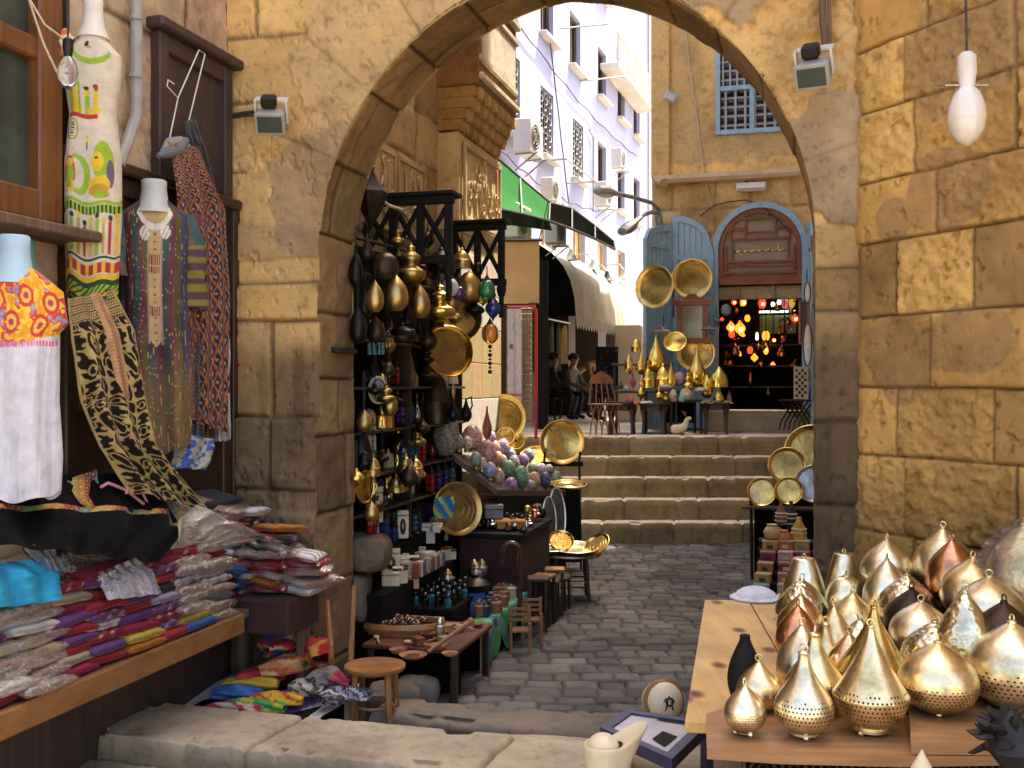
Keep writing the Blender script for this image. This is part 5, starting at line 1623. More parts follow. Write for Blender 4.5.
def build_foreground_right():
 # blue tray table
 z = .5
 q = [on_z(600, 727, z), on_z(626, 709, z), on_z(711, 721, z), on_z(672, 759, z)]
 c = sum(q, Vector())/4
 rt = thing('tray_table', 'worn navy blue square stool with a pale inset top, half under the plank table', 'stool', (c.x, c.y, .13))
 q = [p-Vector((c.x, c.y, .13)) for p in q]
 def quad(f, zz):
  return [Vector((p.x*f, p.y*f, zz)) for p in q]
 zt = z-.13
 b = MB()
 o, i_ = quad(1, zt), quad(.78, zt)
 lo, li = quad(1, zt-.05), quad(.78, zt-.012)
 vs = o+i_+lo+li
 for k in range(4):
  k2 = (k+1) % 4
  b.add([o[k], o[k2], i_[k2], i_[k], lo[k], lo[k2], li[k2], li[k]], [(0, 1, 2, 3), (0, 4, 5, 1), (3, 2, 6, 7), (4, 7, 6, 5)])
 b.build('frame', NAVY, rt)
 b = MB(); b.add(quad(.78, zt-.01), [(0, 1, 2, 3)]); b.build('inset_top', PALEINSET, rt)
 b = MB()
 a, d = quad(.76, zt-.006)[3], quad(.76, zt-.006)[2]
 e = quad(.76, zt-.006)
 pa = [e[3].lerp(e[2], .12).lerp(e[0].lerp(e[1], .12), .1), e[3].lerp(e[2], .5).lerp(e[0].lerp(e[1], .5), .08), e[3].lerp(e[2], .55).lerp(e[0].lerp(e[1], .55), .34), e[3].lerp(e[2], .2).lerp(e[0].lerp(e[1], .2), .36)]
 b.add([(p.x, p.y, p.z) for p in pa], [(0, 1, 2, 3)]); b.add([(p.x, p.y, p.z) for p in (e[1].lerp(e[2], .45), e[1].lerp(e[2], .95), e[1].lerp(e[2], .95).lerp(e[0], .12), e[1].lerp(e[2], .45).lerp(e[0], .1))], [(0, 1, 2, 3)])
 b.build('torn_dark_patch', MATTBLACK, rt)
 for k in range(4):
  p = q[k]*.93
  b = MB(); b.box((p.x, p.y, (zt-.05)/2), (.045, .045, zt-.052), .4, .005); b.build('leg', NAVY, rt)
 b = MB()
 for k in range(4):
  b.tube([Vector((q[k].x*.93, q[k].y*.93, .12)), Vector((q[(k+1) % 4].x*.93, q[(k+1) % 4].y*.93, .12))], .012, 6)
 b.build('stretcher', NAVY, rt)
 # cream plastic display form
 p = at(604, 768, 3.7)
 rt = thing('plastic_stand', 'cream moulded plastic display form with a domed top and a pointed lip', 'display form', (p.x, p.y, .13))
 n = 40; P = []
 top = at(604, 737, 3.7).z-.13
 for i in range(n):
  a = 2*PI*i/n; row = []
  lip = max(0, math.cos(a-.25))**6
  for r, zz, L in ((.055, 0, 0), (.06, top*.3, 0), (.063, top*.6, .05), (.067, top*.82, .4), (.071, top*.93, .9), (.074, top*.955, 1), (.070, top*.965, 1), (.066, top*.955, .7), (.06, top*.95, .1)):
   rr = r+lip*L*.09
   row.append((rr*math.cos(a), rr*math.sin(a), zz+lip*L*.065))
  P.append(row)
 b = MB(); b.sheet(np.array(P), closed=True); b.build('stand', CREAM, rt, smooth=60)
 b = MB(); b.ball((-.004, 0, top*.94), (.057, .057, .052), 24); b.build('dome', CREAM, rt, smooth=80)
 # little drum lying by the kerb
 p = at(660, 700, 5.25)
 rt = thing('hand_drum', 'small cream drum with a painted black motif lying on its side by the blue stool', 'drum', p, .25, tilt=(-.2, 0))
 A = Matrix.Rotation(PI/2, 4, 'X')
 b = MB(); b.lathe([(.05, -.12), (.075, -.06), (.095, .0), (.1, .05), (.085, .09), (.05, .115), (0, .125)], 24, A); b.build('body', CREAM, rt, smooth=60)
 b = MB()
 for k in range(5):
  a = k*1.256+.3
  b.tube([(.045*math.cos(a)*q, -.122+.016*q*q, .045*math.sin(a)*q+.012*math.sin(q*6)) for q in np.linspace(.2, 1.1, 7)], .006, 4)
 b.tube([(.018*math.cos(a), -.126, .018*math.sin(a)) for a in np.linspace(0, 2*PI, 12, endpoint=False)], .005, 4, closed=True)
 b.build('painted_motif', IRON, rt)
 b = MB(); b.lathe([(.098, .035), (.106, .045), (.106, .06), (.098, .07)], 24, A); b.build('hoop', HONEY, rt)
 b = MB(); b.box((p.x, p.y+.0, (p.z-.1)/2+.01), (.2, .16, p.z-.09), .2, .01)
 tag(b.build('wooden_block', GREYWOOD), 'weathered block propping up the small drum beside the kerb', 'block')
 # white scalloped sun hat on the far end of the plank
 p = on_z(757, 600, .85)
 rt = thing('sun_hat', 'white cloth sun hat with a scalloped brim at the far end of the plank', 'hat', (p.x, p.y+.03, .852))
 b = MB(); b.lathe([(.115, .0), (.11, .015), (.095, .035), (.065, .055), (.03, .064), (0, .066)], 48, rib=12, ribd=.04, col=(.7, .7, .76)); b.build('crown', CLOTH, rt)
 b = MB(); b.lathe([(.0, .002), (.11, .004), (.135, .002), (.135, .01), (.11, .016)], 48, rib=16, ribd=.04, col=(.66, .66, .72)); b.build('brim', CLOTH, rt)
 # black cast-iron finial in the corner
 p = at(1012, 760, 2.9)
 rt = thing('iron_finial', 'black cast-iron leaf finial in the bottom right corner', 'finial', (p.x, p.y, .0))
 rnd = random.Random(8)
 b = MB(); b.lathe([(.05, 0), (.03, .1), (.02, .5), (.03, p.z-.02), (.07, p.z+.03), (.05, p.z+.1), (0, p.z+.14)], 12); b.build('stem', IRON, rt)
 b = MB()
 for k in range(34):
  a, e = rnd.uniform(0, 6.28), rnd.uniform(-.5, 1.2)
  d = Vector((math.cos(a)*math.cos(e), math.sin(a)*math.cos(e), math.sin(e)))
  c = Vector((0, 0, p.z+.03))
  b.tube([c+d*.03, c+d*.075+Vector((0, 0, .015)), c+d*.11, c+d*.125], [.02, .024, .014, .003], 6, flat=.5)
 b.build('leaves', IRON, rt)
 # pale cone tip at the bottom edge
 p = at(922, 768, 3.0)
 rt = thing('ivory_cone', 'pale pointed cone tip just showing at the bottom edge below the raised board', 'ornament', (p.x, p.y, 0))
 b = MB(); b.lathe([(.06, 0), (.05, p.z-.08), (.03, p.z-.0), (.0, p.z+.055)], 16); b.build('cone', CREAM, rt, smooth=60)
NAVY = m_plain('worn_navy_paint', (.05, .05, .13), (.025, .025, .06), 9, .45, 0, .2, 50)
PALEINSET = m_plain('pale_inset_top', (.62, .58, .6), (.4, .37, .4), 5, .35, 0, .1, 30)
def build_right_goods():
 g = 'brass trays on the right-hand stand'
 f = (-.35, -1, .25)
 L = [('big engraved copper-gold tray half hidden behind the right pier', 812, 452, 11.3, 27, COPPERGOLD),
   ('wide brass tray with a raised inner ring, above the two small dishes', 787, 466, 10.9, 18.5, BRASS_OLD),
   ('small pale brass dish, leftmost on the right-hand stand', 762, 492, 10.6, 14.5, BRASS_PALE),
   ('small deep brass bowl between the pale dish and the pier', 789, 491, 10.4, 14, BRASS),
   ('grey tin tray cut by the right pier', 814, 484, 10.5, 19, SILVER)]
 for lb, px, py, Y, r, m in L:
  p = at(px, py, Y)
  tray(p, r*Y/F, lb, g, m, f, .2)
 rt = thing('tray_stand', 'dark stand holding the brass trays beside the right pier', 'stand', (0, 0, 0))
 b = MB()
 for px in (752, 775, 800):
  p = at(px, 505, 10.75)
  b = MB(); b.tube([(p.x, p.y, 0), (p.x, p.y+.05, p.z+.15)], .018, 6); b.build('post', IRON, rt)
 p = at(785, 506, 10.7)
 b = MB(); b.box((p.x, p.y, p.z-.02), (.85, .2, .03), YAW, .004); b.build('ledge', WALNUT, rt)
 b = MB(); b.box((p.x+.1, p.y+.12, .42), (.75, .1, .8), YAW, .004); b.build('back', DARKCLOTH, rt)
 # stack of little souvenir boxes nearer
 rnd = random.Random(31)
 rt0 = thing('box_rack', 'black stepped rack of small coloured boxes beside the right pier', 'rack', (0, 0, 0))
 base = at(790, 600, 8.4)
 for row in range(6):
  p = at(786, 546+row*11, 8.9-row*.12); b = MB(); b.box((p.x, p.y, (p.z-.031)/2), (.46, .115, p.z-.031), YAW, .004); b.build('step', MATTBLACK, rt0)
 b = MB(); p = at(786, 540, 9.05); b.box((p.x, p.y, p.z/2), (.46, .2, p.z), YAW, .004); b.build('step', MATTBLACK, rt0)
 cols = [((.5, .3, .06), 'ochre'), ((.6, .5, .36), 'cream'), ((.24, .04, .03), 'maroon'), ((.06, .2, .19), 'teal'), ((.45, .16, .06), 'orange'), ((.55, .35, .3), 'pinkish')]
 k = 0
 for row in range(6):
  for c in range(3):
   px = 770+c*16-(row*2.2)*(c == 0); py = 546+row*11
   Y = 8.9-row*.12
   p = at(px, py, Y)
   (cl, nm) = cols[(row*2+c*3+rnd.randint(0, 1)) % 6]
   rt = thing('souvenir_box', f'{nm} little box on the black rack by the pier, {ORD[row]} row from the top, {["left", "middle", "right"][c]}', 'box', p, YAW+rnd.uniform(-.2, .2), 'small boxes on the black rack')
   b = MB(); b.box((0, 0, 0), (.125, .1, .062), 0, .004, col=cl); b.build('box', PAINT, rt)
   b = MB(); b.box((0, 0, .04), (.13, .105, .02), 0, .004, col=tuple(q*.6+.1 for q in cl)); b.build('lid', PAINT, rt)
   b = MB(); b.box((.0, -.053, .0), (.05, .004, .03), 0, .001, col=[(.05, .04, .04), (.6, .5, .3), (.1, .25, .25)][k % 3]); b.build('inlay', PAINT, rt)
   k += 1
 for lb, px, py, Y, w, h, c in (('patterned reddish bottle above the coloured boxes', 781, 520, 9.2, 9, 22, (.3, .13, .1)), ('dark patterned bottle above the coloured boxes', 791, 521, 9.3, 10, 28, (.05, .05, .08)), ('gold-striped cone bottle at the end of the box rack', 799, 536, 9.0, 12, 26, (.6, .38, .08))):
  p = at(px, py+h/2-6, Y)
  rt = thing('patterned_bottle', lb, 'bottle', p, 0)
  R_, h_ = w*Y/F/2*1.3, h*Y/F
  b = MB(); b.lathe([(R_*.6, 0), (R_, h_*.25), (R_*.9, h_*.55), (R_*.35, h_*.85), (R_*.3, h_)], 14, col=c); b.build('body', PAINT, rt)
  b = MB()
  for z_, rr in ((.2, .98), (.4, .98), (.55, .92)): b.lathe([(R_*rr, h_*z_-.006), (R_*rr+.006, h_*z_), (R_*rr, h_*z_+.006)], 14, col=(.6, .5, .35))
  b.build('band', PAINT, rt)
 for lb, px, py, c in (('cream clay jug lying on the box rack', 772, 540, (.55, .42, .24)), ('orange clay pot on the box rack beside the cream jug', 783, 546, (.5, .2, .08))):
  p = at(px, py, 8.95)
  rt = thing('clay_pot', lb, 'pot', p, .4)
  b = MB(); b.lathe([(.03, 0), (.065, .03), (.075, .07), (.05, .11), (.035, .12), (.045, .135)], 16, col=c); b.build('body', PAINT, rt, smooth=60)
  b = MB(); b.tube([(.05, 0, .11), (.09, 0, .09), (.085, 0, .05), (.07, 0, .04)], .008, 6, col=c); b.build('handle', PAINT, rt)
COPPERGOLD = m_metal('copper_gold', (.8, .48, .14), .35, .25, bump=.6, bscale=18, tarn=(.32, .15, .04))

# goods around the shop at the head of the steps
ZT = 1.285
def leaf_door(name, label, x_hi, w, zb, z_hi, z_lo, loc, rz, flip):
 """arched door leaf in local x: high side at x=0, low side at x=w"""
 rt = thing(name, label, 'door', loc, rz, 'blue door leaves')
 sg = -1 if flip else 1
 def top(x): return z_lo+(z_hi-z_lo)*math.sqrt(max(0, 1-(x/w)**2))
 xs = np.linspace(0, w, 8)
 for k in range(7):
  b = MB(); xa, xb = xs[k]+.006, xs[k+1]-.002
  poly = [(sg*xa, zb), (sg*xb, zb), (sg*xb, top(xb)-.05), (sg*xa, top(xa)-.05)]
  b.prism(poly, .03); b.build('plank', BLUEPAINT, rt)
 b = MB()
 for xa, xb in ((0, .09), (w-.09, w)):
  b.prism([(sg*xa, zb), (sg*xb, zb), (sg*xb, top(xb)-.005), (sg*xa, top(xa)-.005)], .06, T(0, -.022, 0))
 for za in (zb, (zb+z_lo)/2, z_lo-.12): b.prism([(sg*.09, za), (sg*(w-.09), za), (sg*(w-.09), za+.1), (sg*.09, za+.1)], .056, T(0, -.02, 0))
 n = 12
 for k in range(n):
  xa, xb = .09+(w-.18)*k/n, .09+(w-.18)*(k+1)/n
  b.prism([(sg*xa, top(xa)-.1), (sg*xb, top(xb)-.1), (sg*xb, top(xb)), (sg*xa, top(xa))], .058, T(0, -.021, 0))
 b.build('frame', BLUETRIM, rt)
 b = MB(); b.box((sg*-.012, -.01, (zb+z_hi)/2+.5), (.02, .05, .7)); b.build('rust_strap', REDBROWN, rt)
def hex_table(label, px, Y, w, h):
 p = at(px, 384, Y)
 rt = thing('inlaid_table', label, 'table', (p.x, p.y, ZT), .2, 'low dark tables along the top step')
 r = w/2
 b = MB(); b.lathe([(r*.9, h-.05), (r*1.02, h-.03), (r*1.02, h), (0, h)], 8); b.build('tabletop', WALNUT, rt, smooth=20)
 b = MB(); b.lathe([(r*.9, h-.12), (r*.9, h-.05)], 8); b.build('apron', WALNUT, rt, smooth=20)
 for k in range(8):
  if k % 2: continue
  a = (k+.5)*PI/4
  b = MB(); b.tube([(r*.88*math.cos(a), r*.88*math.sin(a), h-.1), (r*.84*math.cos(a), r*.84*math.sin(a), h*.55), (r*.86*math.cos(a), r*.86*math.sin(a), .14), (r*.9*math.cos(a), r*.9*math.sin(a), 0)], [.045, .028, .02, .026], 6)
  b.build('leg', WALNUT_Z, rt)
 return rt
def savonarola(loc, rz, label, w=.42, h=.88, mat=None):
 rt = thing('folding_chair', label, 'chair', loc, rz)
 mat = mat or OAK
 for s in (-1, 1):
  b = MB()
  for k in range(5):
   x = -w/2*.8+w*.8*k/4
   b.tube([(x, s*.2, 0), (x, s*.16, .12), (x, -s*.02, .3), (x, -s*.16, .42)], .016, 5, flat=.6)
  b.build('leg_slats', mat, rt)
 b = MB()
 for k in range(7): b.box((0, -.17+k*.057, .43), (w, .045, .022), 0, .004)
 b.build('seat', mat, rt)
 for k in range(5):
  x = -w/2*.85+w*.85*k/4
  b = MB(); b.tube([(x*1.1, .16, .43), (x*1.0, .19, .55), (x*.86, .24, .68), (x*.75, .26, .74)], .016, 5, flat=.7); b.build('back_slat', mat, rt)
 b = MB()
 poly = [(-w*.42, .72), (w*.42, .72), (w*.4, .78), (w*.3, .83), (w*.13, .87), (0, .9), (-w*.13, .87), (-w*.3, .83), (-w*.4, .78)]
 b.prism(poly, .025, T(0, .245, 0)); b.build('back_crest', OAK, rt)
 return rt
def build_shop_goods():
 sc_s = [st(on_t(x, 384, TS))[0] for x in (672, 714, 716.5, 804)]
 zb = 1.32
 p = on_t(672.5, 384, TS-.1)
 leaf_door('door_leaf', 'pale blue arched door leaf folded flat against the yellow wall', 0, abs(st(on_t(713.5, 384, TS-.1))[0]-st(p)[0]), zb, on_t(680, 215, TS-.1).z, on_t(713, 252, TS-.1).z, (p.x, p.y, 0), YAW, False)
 q = at(645, 384, 15.75); p2 = Vector((p.x-.02, p.y-.03, 0))
 d = q-p2; d.z = 0
 leaf_door('door_leaf', 'pale blue outer door leaf swung out past the corner of the yellow wall', 0, d.length, zb, on_t(672, 226, TS-.1).z, at(646, 238, 15.75).z, (p2.x, p2.y, 0), math.atan2(-d.y, -d.x), True)
 p = on_t(806, 384, TS-.1); q = at(811, 384, 14.9)
 d = q-p; d.z = 0
 leaf_door('door_leaf', 'narrow blue door leaf standing open on the right of the doorway', 0, .6, zb, 4.4, 4.1, (p.x+.03, p.y-.05, 0), math.atan2(d.y, d.x), False)
 g = 'round brass trays on the blue door leaves'
 f1 = (-DX, -DY, .06)
 for lb, px, py, Y, r, m, face in (
   ('oval-looking brass tray on the outer blue leaf, leftmost of the door trays', 655, 287, 15.3, 22, BRASS_TRAY, (-.62, -.8, .05)),
   ('large engraved brass tray high on the flat blue leaf', 692, 279, 15.85, 20.5, BRASS_TRAY, f1),
   ('small shiny yellow brass tray in front of the blue leaves', 675, 342, 15.5, 11.5, BRASS_BRIGHT, (-.2, -1, .6)),
   ('large brass tray low on the flat blue leaf behind the teardrop lamp', 696, 353, 15.8, 19, BRASS_TRAY, f1)):
  tray(at(px, py, Y), r*Y/F, lb, g, m, face, .1, inner=None if m is not BRASS_BRIGHT else BRASS_BRIGHT)
 # carved mirror frame
 p = at(692, 321, 15.65)
 rt = thing('mirror', 'red-brown carved wooden mirror frame hung over the engraved tray', 'mirror', p, YAW)
 b = MB()
 for x in (-.19, .19): b.box((x, 0, 0), (.07, .05, .58), 0, .006)
 for z in (-.29, .27): b.box((0, 0, z), (.46, .06, .08), 0, .006)
 b.prism([(-.14, .31), (.14, .31), (.08, .38), (0, .41), (-.08, .38)], .04, T(0, -.02, 0))
 for x in (-.23, .23):
  for z in (-.3, .28): b.box((x, -.01, z), (.1, .07, .1), 0, .01)
 b.build('frame', REDFRET, rt)
 b = MB(); b.box((0, .012, -.01), (.31, .02, .5)); b.build('glass', MIRROR, rt)
 for lb, px, py, r in (('dark star-shaped hanging lamp on the outer blue leaf', 663, 331, .13), ('star-shaped hanging lamp right of the mirror, lower one', 709, 329, .13), ('star-shaped hanging lamp right of the mirror, upper one', 716, 321, .11)):
  p = at(px, py, 15.55)
  rt = thing('star_lamp', lb, 'lamp', p, YAW, 'star lamps on the door')
  b = MB()
  for k in range(6):
   a = k*PI/3
   c, s = math.cos(a), math.sin(a)
   b.add([(r*c, 0, r*s), (r*.42*math.cos(a+.52), 0, r*.42*math.sin(a+.52)), (0, -.06, 0), (r*.42*math.cos(a-.52), 0, r*.42*math.sin(a-.52)), (0, .06, 0)], [(0, 1, 2), (0, 2, 3), (0, 4, 1), (0, 3, 4)])
  b.build('star', SILVER, rt, smooth=10)
  b = MB(); b.tube([(0, 0, r*.4), (0, .08, r+.12)], .005, 4); b.build('hook', IRON, rt)
 # tables
 hex_table('low dark inlaid table beside the folding chair, with red trinkets on it', 622, 14.95, .5, .46)
 hex_table('low dark table in the middle carrying white dishes', 654, 14.9, .46, .45)
 hex_table('low dark round-edged table nearest the doorway, with a pale cloth of small wares', 716, 14.95, .46, .47)
 p = at(684, 384, 15.1)
 rt = thing('side_table', 'plain dark table between the low ones, with white shells on it and a deer below', 'table', (p.x, p.y, ZT), .1)
 b = MB(); b.box((0, .05, .475), (.5, .42, .03), 0, .004); b.build('tabletop', WALNUT, rt)
 for x in (-.22, .22):
  for y in (-.12, .22):
   b = MB(); b.box((x, y, .23), (.035, .035, .46)); b.build('leg', WALNUT_Z, rt)
 b = MB(); b.box((0, .235, .3), (.44, .01, .3)); b.build('back_cloth', DARKCLOTH, rt)
 p = at(646, 384, 15.35)
 rt = thing('console_shelf', 'long dark shelf table behind the low tables holding brass lamps', 'table', (p.x, p.y, ZT), -.1)
 b = MB(); b.box((0, 0, .6), (.95, .3, .035), 0, .004); b.build('tabletop', WALNUT, rt)
 for x in (-.43, 0, .43):
  b = MB(); b.box((x, .0, .29), (.04, .22, .58)); b.build('leg', WALNUT_Z, rt)
 b = MB(); b.box((-.05, .1, 1.0), (.9, .18, .03), 0, .004); b.build('upper_shelf', WALNUT, rt)
 for x in (-.46, .36):
  b = MB(); b.box((x, .12, .8), (.03, .05, .4)); b.build('upright', WALNUT_Z, rt)
 p = at(605, 384, 14.75)
 savonarola((p.x, p.y, ZT), .12, 'wooden folding chair with curved slats and a domed crest on the top step')
 p = at(797, 384, 15.2)
 savonarola((p.x, p.y, ZT+.05), -.9, 'inlaid folding chair at the right side of the doorway', .4, .9, WALNUT_Z)
 p = at(801, 383, 15.0)
 rt = thing('backgammon_board', 'folded inlaid game board with a chequer pattern propped on the right-hand chair', 'board', p, -.3)
 b = MB(); b.box((0, 0, 0), (.2, .04, .46), 0, .004, col=(.5, .4, .26)); b.build('board', PAINT, rt)
 b = MB()
 for i in range(4):
  for k in range(9):
   if (i+k) % 2 == 0: b.box((-.06+i*.04, -.022, -.18+k*.045), (.036, .006, .04), 0, 0, col=(.03, .02, .02))
 b.build('inlay', PAINT, rt)
 # brass lamps on the tables
 g = 'bright brass lamps round the shop door'
 BB = BRASS_BRIGHT
 def L(kind, px, pyt, pyb, w, Y, mat, lb, **kw):
  a, c = at(px, pyt, Y), at(px, pyb, Y)
  return vase(kind, mat, c, w*Y/F/2, a.z-c.z, lb, g, feet=False, seg=24, **kw)
 L('tear', 656, 334, 374, 21, 15.45, BB, 'large golden teardrop lamp on the upper shelf in front of the blue leaf')
 L('tear', 641, 350, 375, 11, 15.4, BB, 'small golden teardrop lamp left of the large one')
 L('dome', 636, 336, 352, 10, 15.5, BB, 'small domed brass lamp at the far left of the upper shelf')
 L('dome', 663, 362, 388, 17, 15.2, BB, 'domed brass lantern in front of the large teardrop lamp')
 L('tear', 697, 346, 387, 18, 15.1, BB, 'tall golden teardrop lamp with a fine spike, right of the middle')
 L('spin', 659, 386, 404, 8, 14.9, BB, 'small bead-shaped yellow brass candlestick on the middle table')
 c = at(719, 404, 14.95)
 rt = thing('mushroom_lamp', 'golden table lamp with a domed brass shade beside the doorway', 'lamp', (c.x, c.y, c.z), 0, g)
 k = 14.95/F
 b = MB(); b.lathe([(4*k, 0), (6*k, 3*k), (5*k, 8*k), (2*k, 12*k), (1.5*k, 20*k)], 18); b.build('base', BB, rt, smooth=60)
 b = MB(); b.lathe([(9.5*k, 17*k), (9.3*k, 23*k), (7.5*k, 29*k), (4*k, 33*k), (1.5*k, 36*k), (.2*k, 38*k)], 20); b.build('lamp_shade', BB, rt, smooth=60)
 for kd, px, y0, y1, w, lb in (('onion', 629, 354, 374, 9, 'small golden onion lamp at the left end of the upper shelf'), ('dome', 648, 364, 388, 12, 'squat brass lantern between the small teardrop and the domed lantern'), ('tear', 671, 362, 389, 10, 'slim golden drop lamp right of the domed lantern'), ('tier', 688, 372, 391, 10, 'ringed brass lamp left of the tall spike teardrop'), ('onion', 707, 374, 398, 12, 'golden onion lamp between the tall teardrop and the domed table lamp'), ('spin', 641, 380, 403, 9, 'brass candlestick on the leftmost low table'), ('tier', 666, 386, 404, 8, 'little ringed brass pot on the middle table')):
  L(kd, px, y0, y1, w, 15.05 if y1 > 380 else 15.4, BB, lb)
 # small wares: (name, label, px, base y, Y, w, h, colour, kind)
 W = [('shell', 'big cream shell on the side table', 686, 401, 15.0, 13, 13, (.6, .45, .25), 'egg'), ('shell', 'narrow cream shell left of the big one', 673, 401, 15.0, 8, 12, (.6, .48, .32), 'egg'),
   ('glass_ball', 'turquoise ball in front of the cream shells', 682, 402, 14.85, 7, 7, (.12, .5, .48), 'ball'), ('trinket_box', 'coral red bowl beside the turquoise ball', 674, 402, 14.85, 7, 4, (.5, .12, .06), 'ball'),
   ('painted_egg', 'pink and white mosaic egg above the cream shells', 679, 386, 15.2, 12, 14, (.65, .35, .3), 'egg'), ('figurine', 'red and blue painted figurine left on the console', 633, 391, 15.3, 6, 20, (.4, .08, .1), 'spin'),
   ('figurine', 'slim brown figurine left of the domed lantern', 645, 390, 15.3, 4, 20, (.4, .17, .06), 'bottle'), ('figurine', 'cream seated figurine on the console', 640, 391, 15.2, 7, 9, (.6, .42, .25), 'ball'),
   ('trinket_box', 'orange-red trinket on the leftmost low table', 630, 404, 14.85, 8, 7, (.6, .1, .03), 'flat'), ('trinket_box', 'bright orange trinket lying on the leftmost low table', 636, 405, 14.8, 6, 4, (.75, .2, .04), 'ball'),
   ('figurine', 'dark green figurine by the folding chair', 621, 391, 15.2, 5, 10, (.03, .08, .06), 'spin'), ('figurine', 'white figurine by the folding chair', 626, 391, 15.25, 5, 6, (.6, .58, .52), 'flat'),
   ('white_bowl', 'white dish on the middle low table', 647, 404, 14.8, 14, 3, (.62, .55, .42), 'flat'), ('white_bowl', 'white dish under the domed lantern', 665, 389, 15.05, 14, 5, (.6, .5, .36), 'ball'),
   ('brown_cup', 'red-brown carved cup at the right end of the doorway table', 729, 403, 14.95, 6, 12, (.3, .1, .05), 'bottle'), ('ornament', 'red white and green striped ornament under the tall teardrop lamp', 701, 392, 15.0, 13, 5, (.5, .45, .4), 'flat'),
   ('grey_jar', 'round grey metal jar hanging beside the doorway', 726, 316, 15.7, 10, 12, (.2, .2, .2), 'ball')]
 for i, (nm, lb, px, py, Y, w, h, c, kd) in enumerate(W):
  p = at(px, py, Y); k = Y/F
  rt = thing(nm, lb, nm.replace('_', ' '), p, i)
  b = MB(); b.lathe(prof(kd, w*k/2, h*k), 16, col=c); b.build('body', PAINT, rt, smooth=60)
  b = MB()
  for z_ in (.3, .55):
   rr = np.interp(z_, [q[1] for q in PR[kd]], [q[0] for q in PR[kd]])*w*k/2
   b.lathe([(rr*.98, (z_-.04)*h*k), (rr*1.03, z_*h*k), (rr*.98, (z_+.04)*h*k)], 16, col=tuple(min(1, q*1.5+.08) for q in c[::-1]))
  b.build('painted_band', PAINT, rt)
 p = at(716, 404, 14.82)
 rt = thing('pale_cloth', 'pale cloth with small beadwork on the doorway table', 'cloth', p, .1)
 rnd = random.Random(17)
 n = 20
 P = np.array([[(x, y, .02*math.exp(-((x*6)**2))*0+.012*math.sin(x*40)*math.cos(y*30)+.02) for y in np.linspace(-.13, .13, 10)] for x in np.linspace(-.2, .22, n)])
 b = MB(); b.sheet(P, 0, np.ones(P.shape)*np.array((.6, .5, .26))); b.build('cloth', CLOTH, rt)
 b = MB()
 for i in range(30): b.ball((rnd.uniform(-.18, .2), rnd.uniform(-.12, .1), .035), rnd.uniform(.008, .018), 6, col=rnd.choice([(.6, .4, .08), (.6, .55, .4), (.4, .25, .1)]))
 b.build('beads', PAINT, rt)
 # seated carved deer below the table
 p = at(679, 434, 14.7)
 rt = thing('deer_figurine', 'cream carved deer lying on the top step under the side table', 'figurine', (p.x, p.y, ZT), 0)
 body = skin_mesh('body', [(-.13, 0, .075, .07), (-.02, 0, .085, .075), (.07, 0, .1, .065), (.1, 0, .17, .042), (.11, 0, .23, .036), (.15, 0, .235, .03), (.18, 0, .225, .02)],
      [(0, 1), (1, 2), (2, 3), (3, 4), (4, 5), (5, 6)], CREAM, rt)
 for s in (-1, 1):
  b = MB(); b.tube([(.08, s*.04, .03), (.13, s*.05, .02), (.19, s*.04, .015)], [.02, .014, .01], 6); b.build('leg', CREAM, rt)
  b = MB(); b.tube([(.11, s*.012, .24), (.07, s*.04, .3), (.05, s*.05, .34)], [.007, .006, .003], 5); b.tube([(.075, s*.035, .29), (.1, s*.05, .32)], [.005, .003], 5); b.build('antler', HONEY, rt)
 # lit lamps in the dark doorway
 g = 'coloured lamps glowing inside the dark doorway'
 D = [(734, 302, 6, 8, 'drop', REDLAMP, 'red lamp glowing high on the left inside the doorway'), (743, 302, 7, 8, 'ball', WARMLAMP, 'amber lamp beside the red one, high inside the doorway'),
   (731, 327, 9, 13, 'drop', WARMLAMP, 'large amber lamp on the left inside the doorway'), (740, 328, 11, 16, 'drop', WARMLAMP, 'largest amber lamp, second in the left cluster inside the doorway'),
   (762, 303, 8, 11, 'ball', REDLAMP, 'red fretted lamp in the middle top of the doorway'), (773, 304, 4, 5, 'ball', WHITELAMP, 'small white light, left of two high inside the doorway'),
   (779, 302, 4, 5, 'ball', WHITELAMP, 'small white light, right of two high inside the doorway'), (788, 299, 15, 20, 'ball', MULTIGLASS, 'large mosaic globe of red, yellow and green high inside the doorway'),
   (795, 318, 7, 10, 'drop', REDLAMP, 'dim red lamp at the right inside the doorway'), (757, 336, 3, 8, 'flat', WHITELAMP, 'tall white lit tube low in the middle of the doorway'),
   (766, 348, 5, 13, 'tear', WARMLAMP, 'flame-shaped amber lamp low in the doorway'), (737, 352, 9, 8, 'dome', WARMLAMP, 'low amber lamp at the left bottom of the doorway'),
   (774, 340, 4, 4, 'ball', WARMLAMP, 'tiny amber lamp right of the flame-shaped one'), (785, 337, 8, 9, 'ball', BRASS_BRIGHT, 'round brass tray lamp deep in the doorway'), (801, 288, 4, 5, 'ball', WHITELAMP, 'tiny bright lamp at the top right of the doorway')]
 for i, (px, py, w, h, kd, m, lb) in enumerate(D):
  Y = 17.0+(i % 3)*.45
  k = Y/F
  top = at(px, py-h/2, Y)
  rt = thing('glowing_lamp', lb, 'lamp', top, 0, g)
  b = MB(); b.lathe(prof(kd, w*k/2, h*k), 14, T(0, 0, -h*k)); b.build('glass', m, rt, smooth=60)
  if m in (WARMLAMP, REDLAMP):
   b = MB(); b.ball((0, 0, -h*k*.6), w*k*.2, 8); b.box((0, -w*k*.5, -h*k*.62), (w*k*.3, .01, w*k*.3), 0, .004); b.build('filament', WARMCORE, rt)
